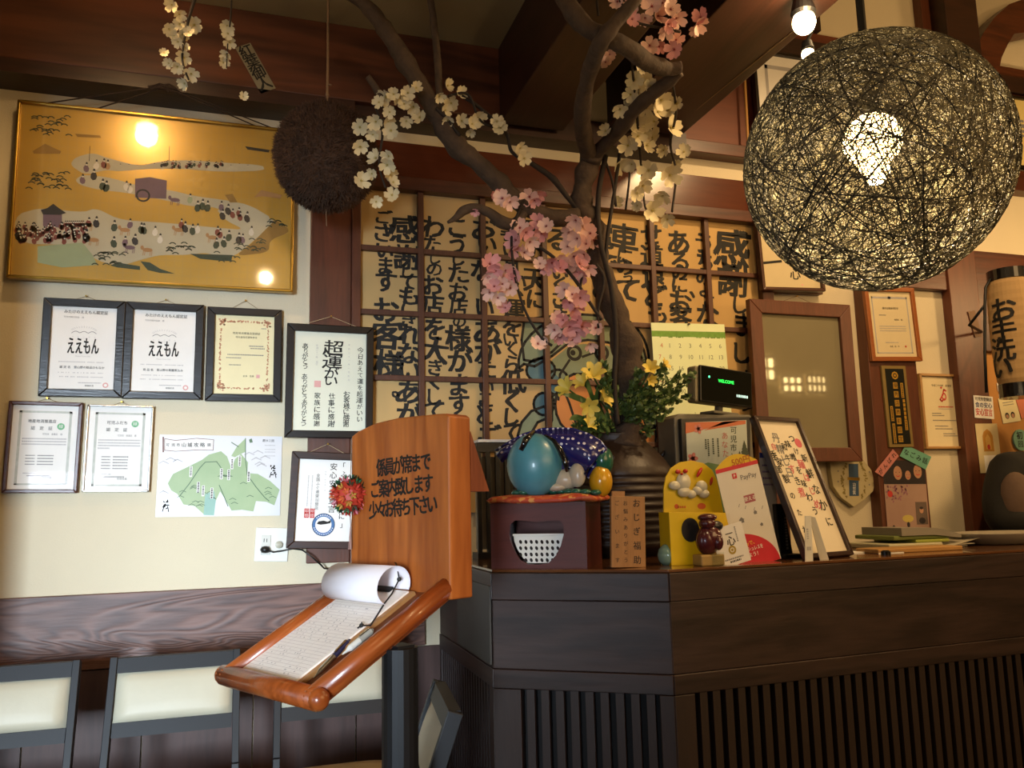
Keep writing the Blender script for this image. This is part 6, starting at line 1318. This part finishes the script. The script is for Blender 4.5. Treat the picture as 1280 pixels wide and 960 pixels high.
WL = [(215, 6, 9), (224, 18, 8), (225, 30, 9), (211, 36, 9), (243, 31, 11), (228, 43, 8), (223, 52, 8), (236, 40, 7), (230, 72, 10), (222, 83, 9), (211, 79, 7), (205, 66, 6), (239, 92, 10), (231, 104, 8), (284, 32, 9), (285, 42, 8), (287, 53, 8), (283, 68, 8), (279, 78, 7), (304, 121, 6), (232, 60, 6), (218, 45, 6),
  (483, 121, 10), (474, 128, 8), (492, 118, 8), (510, 116, 9), (505, 130, 8), (517, 133, 9), (487, 140, 8), (470, 152, 10), (466, 168, 8), (450, 159, 10), (485, 152, 8), (489, 163, 10), (508, 151, 8), (525, 147, 9), (450, 183, 10), (470, 198, 10), (486, 195, 9), (484, 206, 10), (465, 217, 7), (451, 226, 11), (487, 218, 9), (491, 228, 8), (470, 252, 8), (490, 244, 9), (500, 125, 8), (520, 110, 7),
  (559, 107, 8), (576, 117, 8), (564, 129, 9), (549, 120, 7), (597, 147, 10), (590, 155, 8), (577, 151, 8), (588, 165, 6), (621, 152, 8), (626, 160, 9), (650, 185, 8), (655, 198, 9), (556, 138, 8), (560, 150, 7),
  (806, 76, 9), (800, 83, 8), (793, 100, 10), (805, 103, 11), (813, 108, 8), (788, 118, 9), (800, 125, 11), (790, 135, 10), (775, 136, 9), (808, 135, 9), (795, 148, 11), (803, 155, 10), (826, 125, 11), (822, 140, 9), (836, 137, 9), (846, 130, 8), (838, 160, 12), (815, 172, 11), (797, 170, 10), (785, 182, 11), (757, 164, 8), (808, 182, 9), (773, 206, 10), (811, 213, 11), (830, 188, 7), (855, 190, 8), (837, 219, 12), (803, 232, 10), (795, 241, 9), (829, 244, 9), (815, 263, 12), (797, 257, 7), (770, 254, 7), (834, 274, 8), (790, 205, 8), (818, 152, 8), (806, 165, 9), (845, 205, 6), (790, 158, 9)]
PL_ = [(772, 2, 8), (790, 6, 9), (800, 0, 8), (815, 8, 10), (828, 3, 9), (838, 12, 10), (822, 20, 9), (806, 22, 8), (845, 22, 9), (835, 30, 8), (790, 24, 8), (812, 57, 9), (824, 58, 7), (845, 50, 8), (843, 62, 9), (832, 38, 8), (872, 30, 9), (876, 22, 8), (757, 78, 8), (762, 68, 6), (868, 38, 6),
  (628, 248, 10), (637, 252, 9), (620, 244, 7), (662, 246, 10), (672, 243, 9), (668, 250, 7), (650, 285, 10), (657, 290, 9), (673, 277, 9), (683, 283, 9), (677, 292, 8), (645, 300, 11), (662, 302, 9), (655, 316, 9), (720, 275, 10), (730, 283, 10), (738, 292, 9), (722, 298, 9), (712, 290, 9), (733, 305, 9), (742, 300, 8), (710, 308, 9), (717, 320, 9), (700, 325, 9), (690, 328, 9), (683, 335, 8), (675, 330, 7), (714, 332, 11), (722, 340, 9), (735, 335, 8), (612, 330, 11), (620, 338, 9), (610, 345, 9), (632, 338, 10), (640, 345, 9), (612, 365, 9), (622, 372, 8), (632, 385, 8), (638, 360, 9), (628, 355, 8), (706, 362, 9), (715, 368, 9), (725, 372, 10), (712, 378, 8), (696, 398, 9), (693, 412, 9), (700, 420, 9), (712, 408, 10), (720, 415, 10), (727, 408, 9), (716, 425, 9), (745, 410, 8), (738, 430, 7), (672, 430, 9), (680, 427, 7), (594, 265, 5), (640, 312, 8), (730, 318, 9)]
for u, v, r_ in WL: blossom(u, v, r_*1.04, 'w')
for u, v, r_ in PL_: blossom(u, v, r_*1.12, 'p' if rnd.random() < .7 else 'q')
for u, v, r_ in [(640, 350, 8), (625, 362, 9), (618, 358, 8), (700, 335, 8), (724, 330, 9), (728, 345, 8), (718, 385, 9), (722, 400, 7), (704, 400, 8)]: blossom(u, v, r_*1.1, 'q')
# leafy sprays and yellow lilies (things of their own in the pot)
LG = mat('dark_leaf', '#3f5426', .5, c2='#5d7236', scale=14); LL = mat('lily_leaf', '#4d6a2c', .45, c2='#2e4a20', scale=12)
gr = thing('leafy_spray', 'dense dark green small-leaved spray in the right side of the pot', 'greenery', Vector((pc.x+.03, YP-.02, H+zr-.03))); GI = Matrix.Translation(-Vector((pc.x+.03, YP-.02, H+zr-.03)))
mb = MB(); st_ = MB()
def leaf(mb, p, d, L_, w_, mi=0):
    d = d.normalized(); s_ = d.cross(Vector((rnd.uniform(-1, 1), rnd.uniform(-1, 1), rnd.uniform(-1, 1)))).normalized(); n_ = d.cross(s_)
    mb.add([p, p+d*L_*.35+s_*w_-n_*w_*.2, p+d*L_*.75+s_*w_*.7, p+d*L_, p+d*L_*.75-s_*w_*.7, p+d*L_*.35-s_*w_-n_*w_*.2, p+d*L_*.5+n_*w_*.25], [(0, 1, 6), (1, 2, 6), (2, 3, 6), (3, 4, 6), (4, 5, 6), (5, 0, 6)], mi)
base = P(770, 535, -.54)
tips = [(857, 478), (858, 496), (845, 470), (862, 468), (840, 500), (835, 515), (850, 488), (815, 520), (825, 500), (812, 480), (800, 465), (830, 460), (805, 495), (795, 515), (810, 540), (790, 540), (800, 450), (762, 470), (752, 480), (770, 490), (758, 500), (745, 530), (738, 545), (725, 540), (720, 530), (778, 470), (820, 475), (835, 485), (800, 515), (812, 505), (793, 485), (755, 455), (826, 525), (728, 550)]
for (u, v) in tips:
    tip = P(u, v, -.56+rnd.uniform(-.08, .06)); pts = spl([tuple(base), tuple((base+tip)/2+Vector((rnd.uniform(-.02, .02), rnd.uniform(-.03, .02), .015))), tuple(tip)], 8); pts = [GI @ Vector(p) for p in pts]
    st_.tube(pts, .0013, 4)
    for i, p in enumerate(pts[5:]):
        for k_ in range(4): leaf(mb, p+Vector((rnd.uniform(-.008, .008), rnd.uniform(-.008, .008), rnd.uniform(-.008, .008))), (pts[-1]-pts[0]).normalized()+Vector((rnd.uniform(-1.2, 1.2), rnd.uniform(-1.2, .8), rnd.uniform(-1, 1.2))), rnd.uniform(.018, .026), rnd.uniform(.0065, .0095))
mb.build('leaves', LG, gr, kind='stuff'); st_.build('stems', DRIFT, gr)
YL = mat('lily_yellow', '#d6b52a', .5, c2='#e3cf6a', scale=20)
def lily(n, u, v, r_, ax, lab):
    o_w = P(u, v, -.62); l = thing('yellow_lily', lab, 'flower', Vector((pc.x-.02, YP-.03, H+zr-.03)), 'yellow lilies in the pot'); Li = Matrix.Translation(-Vector((pc.x-.02, YP-.03, H+zr-.03)))
    c_ = Li @ o_w; ax = Vector(ax).normalized(); MB().tube(spl([(0, 0, 0), tuple(c_*.5+Vector((0, -.02, .02))), tuple(c_)], 5), .003, 6).build('stem', LL, l, smooth=True)
    e1 = ax.orthogonal().normalized(); e2 = ax.cross(e1)
    for k_ in range(6):
        a = k_*math.pi/3; d = e1*math.cos(a)+e2*math.sin(a); t_ = ax.cross(d); R = r_*.0026; g = []
        for (q, w_, z) in [(0, .05, 0), (.3, .17, .45), (.62, .24, .8), (.9, .14, .95), (1.05, .0, .85)]:
            for s_ in (-1, 0, 1): g.append(c_+(d*q*.9+ax*z*.8+t_*s_*w_*1.2-ax*(.06 if s_ == 0 else 0))*R)
        MB().add(g, [(i*3+j, i*3+j+1, i*3+j+4, i*3+j+3) for i in range(4) for j in range(2)]).build('petal', YL, l, smooth=True)
for a in [(742, 471, 17, (-.3, -.8, .5), 'tall yellow lily left of the trunk, nearest its foot'), (730, 480, 13, (-.7, -.5, .4), 'pale yellow lily opening to the left'), (711, 487, 15, (-.8, -.5, .3), 'yellow lily furthest left in the pot'), (750, 500, 15, (.5, -.7, .3), 'yellow lily at the foot of the trunk facing right'), (736, 507, 14, (-.2, -.8, -.3), 'yellow lily hanging down below the long leaves'), (735, 532, 12, (.2, -.8, .4), 'lowest pale lily at the pot rim'), (813, 462, 12, (-.3, -.8, .3), 'small yellow flower in the right spray, beside the calendar'), (828, 458, 10, (.5, -.7, .4), 'small yellow flower at the upper right of the spray'), (812, 475, 9, (.1, -.8, -.2), 'small yellow flower low in the right spray')]: lily(0, *a)
ll = thing('long_leaves', 'long pointed green lily leaves spreading left out of the pot', 'leaves', Vector((pc.x-.03, YP-.02, H+zr-.03))); Li = Matrix.Translation(-Vector((pc.x-.03, YP-.02, H+zr-.03)))
for pts, w_ in [([(755, 535), (735, 505), (715, 495), (697, 491)], 4.5), ([(755, 535), (738, 490), (732, 470), (738, 460)], 4), ([(755, 535), (745, 510), (738, 490), (728, 462)], 4), ([(755, 540), (735, 528), (720, 522), (712, 525)], 5), ([(760, 540), (750, 515), (745, 500), (748, 480)], 4), ([(750, 540), (732, 535), (724, 540), (715, 532)], 4), ([(762, 540), (752, 520), (742, 512), (748, 525)], 5)]:
    q = spl([(u, v) for u, v in pts], 5); P3 = [Li @ P(u, v, -.60-.002*i) for i, (u, v) in enumerate(q)]; vs = []; fs = []
    for i, p in enumerate(P3):
        d = (P3[min(i+1, len(P3)-1)]-P3[max(i-1, 0)]).normalized(); s_ = d.cross(Vector((0.2, -1, .3))).normalized(); k_ = math.sin(math.pi*(.08+.9*i/(len(P3)-1)))*w_*.0026; vs += [p-s_*k_, p+Vector((0, .0, -.002)), p+s_*k_]
    for i in range(len(P3)-1): fs += [(3*i, 3*i+1, 3*i+4, 3*i+3), (3*i+1, 3*i+2, 3*i+5, 3*i+4)]
    MB().add(vs, fs).build('leaf', LL, ll, smooth=True)

# ================================================================== GLOBE LAMP
gl = thing('globe_lamp', 'large round pendant lamp of tangled black cord with a glowing bulb', 'lamp', LAMPC)
RG = 157/1040*1.7
TH = mat('black_cord_fibre', '#2c2a20', .6, var=.3); TH2 = mat('fine_cord_fibre', '#7a745c', .75, var=.3)
def strand(mb, r, n, k, tilt=None, mi=0):
    a = Vector([rnd.gauss(0, 1) for _ in range(3)]).normalized(); h_ = rnd.choice([0, 0, rnd.uniform(-.75, .75)])
    e1 = a.orthogonal().normalized(); e2 = a.cross(e1); s_ = math.sqrt(1-h_*h_); ph = rnd.uniform(0, 6); pts = []
    for i in range(n):
        t = 2*math.pi*i/n; w_ = h_+.06*math.sin(2*t+ph)+.03*math.sin(5*t+ph*2); s2 = math.sqrt(max(0, 1-w_*w_)); pts.append((a*w_+(e1*math.cos(t)+e2*math.sin(t))*s2)*(RG+rnd.uniform(-.002, .002)))
    mb.tube(pts, r, k, mi, closed=True)
mb = MB()
for i in range(760): strand(mb, rnd.uniform(.0004, .0009), 40, 3)
mb.build('fine_cord_web', TH2, gl, kind='stuff', label='fine tangled khaki cords')
mb = MB()
for i in range(100): strand(mb, rnd.uniform(.0008, .0016), 52, 3)
mb.build('dark_cord_web', TH, gl, kind='stuff', label='coarser black cords')
MB().ell((0, 0, .05), (.058, .058, .056), 24, 14).ell((0, 0, -.008), (.030, .030, .036), 20, 12).build('bulb', emit('warm_bulb', '#ffd38a', 26), gl, smooth=True)  # bulb oversized, with a second lobe, to stand in for its glare
MB().lathe([(.016, .09), (.018, .095), (.020, .14), (.012, .155), (0, .155)], 16).build('bulb_socket', BLACK, gl)
MB().tube([(0, 0, .13), (0, 0, RG), (0, 0, 4.1-LAMPC.z)], [.005, .009, .009], 10).build('suspension_cord', BLACK, gl)
# ================================================================== CEDAR BALL
scn = P(408, 197, -.37); sb = thing('cedar_ball', 'dark brown ball of dried cedar sprigs hanging from a cord before the beam', 'ornament', scn)
k_ = (P(409, 197, -.37)-P(408, 197, -.37)).length; RX, RZ = 66*k_, 71*k_
mb = MB(); mb.ell((0, 0, 0), (RX*.93, RX*.93, RZ*.93), 40, 26)
for i in range(9000):
    z = 1-2*(i+.5)/9000; a = i*2.39996; s_ = math.sqrt(1-z*z); d = Vector((s_*math.cos(a), s_*math.sin(a), z)); b0 = Vector((d.x*RX, d.y*RX, d.z*RZ))
    d2 = (d+Vector((rnd.uniform(-.7, .7), rnd.uniform(-.7, .7), rnd.uniform(-.7, .7)))).normalized(); e = d2.orthogonal().normalized()*.0022; f = d2.cross(e); k2 = 1+.05*noise.noise(d*9)
    mb.add([b0*.93*k2+e, b0*.93*k2-e*.5+f*.8, b0*.93*k2-e*.5-f*.8, b0*.93*k2+d2*rnd.uniform(.012, .022)], [(0, 1, 3), (1, 2, 3), (2, 0, 3)])
mb.build('sprigs', mat('dried_cedar', '#5e412d', .9, c2='#2e1e14', scale=26), sb, kind='stuff')
MB().tube([(0, 0, RZ*.9), (.001, 0, .3), (0, 0, 3.03-scn.z)], .0042, 6).build('suspension_cord', THREADM, sb)
MB().ell((0, -.002, RZ+.035), (.006, .006, .008), 8, 6).ell((0, -.002, RZ+.015), (.005, .005, .01), 8, 6).ell((.008, -.004, RZ+.07), (.007, .004, .003), 8, 6).build('knots', THREADM, sb)
MB().tube([(.0, 0, -RZ*.9), (.003, 0, -RZ-.05)], .0012, 5).build('loose_thread', THREADM, sb)
# ================================================================== LANTERN
lc = P(1268, 415, -.34); ln = thing('paper_lantern', 'tall paper lantern with bold restroom lettering in a black iron bracket', 'lantern', lc)
k_ = (P(1269, 415, -.34)-P(1268, 415, -.34)).length; R = 20.5*k_; hh = 50*k_
prof = []
for i in range(25): t = i/24; prof.append((R*(.86+.14*math.sin(math.pi*t)**.5)+(.0012 if i % 2 else 0), -hh+2*hh*t))
MB().lathe(prof, 32).build('paper_body', mat('lantern_paper', '#a98a5c', .8, var=.05), ln, smooth=False)
MB().lathe([(R*.85, hh-.002), (R*.9, hh), (R*.9, hh+10*k_), (R*.8, hh+10*k_)], 32).build('top_band', mat('lacquer_black', '#0e0d0c', .2, coat=.4), ln); MB().lathe([(R*.8, -hh-13*k_), (R*.9, -hh-13*k_), (R*.9, -hh), (R*.85, -hh)], 32).build('bottom_band', MATS['lacquer_black'], ln)
D = MB()
for ch, v in [('お', 383), ('手', 407), ('洗', 432), ('い', 455)]:
    x, z = loc(Matrix.Translation(lc), 1263.5, v, -R); sub_ = MB(); put(sub_, ch, 0, z, 22*k_*1.02, 0, 0, .06, sx=1.0)
    bm = bmesh.new(); bv = [bm.verts.new(p) for p in sub_.v]
    for f_ in sub_.f:
        try: bm.faces.new([bv[i] for i in f_])
        except ValueError: pass
    for i in range(-5, 6): bmesh.ops.bisect_plane(bm, geom=bm.verts[:]+bm.edges[:]+bm.faces[:], plane_co=(i*.007, 0, 0), plane_no=(1, 0, 0))
    bm.verts.index_update(); vs = []
    for q_ in bm.verts: th = (q_.co.x+x)/R; vs.append(((R+.0022)*math.sin(th), -(R+.0022)*math.cos(th), q_.co.z))
    D.add(vs, [tuple(w_.index for w_ in f_.verts) for f_ in bm.faces]); bm.free()
D.build('lettering', INK, ln)
q = [loc(Matrix.Translation(lc), u, v) for u, v in [(1238, 490), (1236, 440), (1236, 380), (1237, 358), (1243, 347), (1255, 342), (1265, 341), (1272, 346), (1275, 358)]]
MB().tube([(x, .02, z) for x, z in q], .006, 8).tube([(q[2][0], .02, q[2][1]), (q[2][0]-.01, .10, q[2][1]-.07), (xp1-.012-lc.x, .285, q[2][1]-.05)], .006, 8).build('iron_bracket', BLACKMETAL, ln, smooth=True)
# ================================================================== SPOT LAMPS ON THE BEAM
def spotlamp(u, v, d, rb_, lab, st):
    p = Pd(u, v, d); o = thing('spot_lamp', lab, 'lamp', p, 'small ceiling lamps'); MB().ell((0, 0, 0), (rb_, rb_, rb_*1.1), 20, 12).build('bulb', emit('spot_bulb', '#ffd79a', st), o, smooth=True)
    MB().lathe([(rb_*.9, rb_*.6), (rb_*1.1, rb_*.9), (rb_*.8, rb_*2.2), (0, rb_*2.4)], 20).build('lamp_holder', BLACKMETAL, o); MB().tube([(0, 0, rb_*2.3), (.02, .0, rb_*4), (.03, .0, 4.1-p.z)], .006, 8).build('stem', BLACKMETAL, o)
spotlamp(1005, 28, 2.5, .034, 'bright bare spot lamp bulb above the globe lamp', 30)
spotlamp(1010, 68, 2.7, .020, 'smaller lamp bulb just below the bright spot lamp', 18)
o = thing('spot_lamp', 'ceiling lamp over the gold painting, above the picture edge', 'lamp', (-.43, -.77, 2.90)); MB().ell((0, 0, 0), (.045, .030, .026), 16, 10).build('bulb', emit('spot_bulb', '#ffd79a', 30), o); MB().lathe([(.04, .03), (.045, .05), (.02, .06), (0, .06)], 16).build('lamp_holder', BLACKMETAL, o)
# ================================================================== PERSON
def skin(name, verts, edges, m, parent, root=0, sub=2, label=None):
    me = bpy.data.meshes.new(name); me.from_pydata([v[:3] for v in verts], edges, []); o = bpy.data.objects.new(name, me); COL.objects.link(o); o.parent = parent; me.materials.append(m)
    sk = o.modifiers.new('skin', 'SKIN'); ss = o.modifiers.new('sub', 'SUBSURF'); ss.levels = sub; ss.render_levels = sub
    if not me.skin_vertices: bpy.context.view_layer.objects.active = o; bpy.ops.object.select_all(action='DESELECT'); o.select_set(True); bpy.ops.mesh.customdata_skin_add()
    for i, v in enumerate(verts): r_ = v[3] if isinstance(v[3], tuple) else (v[3], v[3]); me.skin_vertices[0].data[i].radius = r_; me.skin_vertices[0].data[i].use_root = (i == root)
    me.polygons.foreach_set('use_smooth', [True]*len(me.polygons)); sk.use_smooth_shade = True
    if label: o['label'] = label
    return o
px_ = P(1296, 600, -.26).x; pz = P(1266, 568, -.26).z
pe = thing('person', 'person in a black top with grey-brown sleeve patch, behind the far counter end', 'person', Vector((px_, -.25, 0)))
sh = pz-.07
SKN = mat('skin', '#b98262', .5, var=.05)
HX = .18
skin('body', [(0, .0, .95, .12), (0, .0, 1.08, .11), (0, .0, 1.2, .12), (.02, 0, sh-.05, .13), (.09, -.01, sh+.06, .055), (.14, -.03, sh+.12, .05), (HX, -.04, sh+.20, .08), (HX, -.04, sh+.27, .075),
   (-.15, 0, sh-.01, .065), (-.24, -.02, sh-.13, .052), (-.26, -.05, sh-.25, .042), (-.19, -.17, 1.16, .032), (-.14, -.24, 1.135, .024), (.19, 0, sh-.01, .065), (.25, -.02, sh-.13, .052), (.27, -.05, sh-.25, .042), (.21, -.17, 1.16, .032), (.16, -.24, 1.135, .024),
   (-.09, .0, .85, .08), (-.10, .01, .5, .062), (-.10, .03, .1, .042), (-.10, -.05, .045, .038), (.09, .0, .85, .08), (.10, .01, .5, .062), (.10, .03, .1, .042), (.10, -.05, .045, .038)],
   [(0, 1), (1, 2), (2, 3), (3, 4), (4, 5), (5, 6), (6, 7), (3, 8), (8, 9), (9, 10), (10, 11), (11, 12), (3, 13), (13, 14), (14, 15), (15, 16), (16, 17), (0, 18), (18, 19), (19, 20), (20, 21), (0, 22), (22, 23), (23, 24), (24, 25)], SKN, pe)
BT = mat('black_cloth', '#12100c', .9, bump=.2, bscale=60); BS = mat('grey_brown_cloth', '#5d493b', .9, bump=.3, bscale=50)
skin('jacket', [(0, .0, .80, .14), (0, .0, .95, .135), (0, .0, 1.08, .13), (0, .0, 1.2, .14), (.01, 0, sh-.05, .148), (.08, -.005, sh+.03, .07), (-.14, 0, sh+.0, .092), (-.23, -.02, sh-.13, .088), (-.265, -.05, sh-.24, .080), (-.20, -.16, 1.175, .055), (.18, 0, sh+.0, .088), (.25, -.02, sh-.13, .08), (.28, -.04, sh-.24, .075), (.215, -.16, 1.175, .055)],
   [(0, 1), (1, 2), (2, 3), (3, 4), (4, 5), (4, 6), (6, 7), (7, 8), (8, 9), (4, 10), (10, 11), (11, 12), (12, 13)], BT, pe)
MB().ell((-.205, -.085, 1.235), (.075, .062, .13), 24, 14).build('inner_panel', BS, pe, smooth=True)
skin('apron', [(0, .0, .15, .15), (0, .0, .5, .15), (0, 0, .9, .145)], [(0, 1), (1, 2)], mat('dark_grey_cloth', '#26262a', .9, sheen=.3), pe)
hd = MB().ell((HX, .01, sh+.26), (.088, .10, .11), 20, 14).ell((HX, .03, sh+.23), (.085, .09, .10), 16, 10); hd.build('hair', mat('black_hair', '#14100d', .5), pe, smooth=True)
fc = MB()
for s_ in (-1, 1): fc.ell((HX+s_*.03, -.118, sh+.215), (.010, .006, .005), 8, 6, 0).ell((HX+s_*.03, -.123, sh+.215), (.005, .004, .005), 8, 6, 1).ell((HX+s_*.087, -.04, sh+.205), (.008, .015, .022), 8, 6, 2)
fc.ell((HX, -.128, sh+.192), (.010, .014, .016), 8, 6, 2).ell((HX, -.118, sh+.155), (.020, .006, .005), 8, 6, 3)
fc.build('face', [mat('eye_white', '#d9d4cb', .3), BLACK, SKN, mat('lip', '#a3564c', .5)], pe, smooth=True)
for s_ in (-1, 1):
    hv = [(s_*.15, -.24, 1.13, .024), (s_*.125, -.28, 1.13, .025), (s_*.112, -.31, 1.13, .020)]; he = [(0, 1), (1, 2)]
    for i, (dx, L_) in enumerate([(-.028, .045), (-.010, .055), (.009, .05), (.026, .038)]):
        b0 = (s_*.112+dx, -.325, 1.128, .009); k = len(hv); hv += [b0, (b0[0]+dx*.1, b0[1]-L_*.55, b0[2]-.004, .008), (b0[0]+dx*.1, b0[1]-L_*.9, b0[2]-.018, .007)]; he += [(2, k), (k, k+1), (k+1, k+2)]
    k = len(hv); hv += [(s_*.115-s_*.035, -.29, 1.125, .010), (s_*.115-s_*.052, -.32, 1.12, .009)]; he += [(1, k), (k, k+1)]
    skin('hand', hv, he, SKN, pe, sub=1)
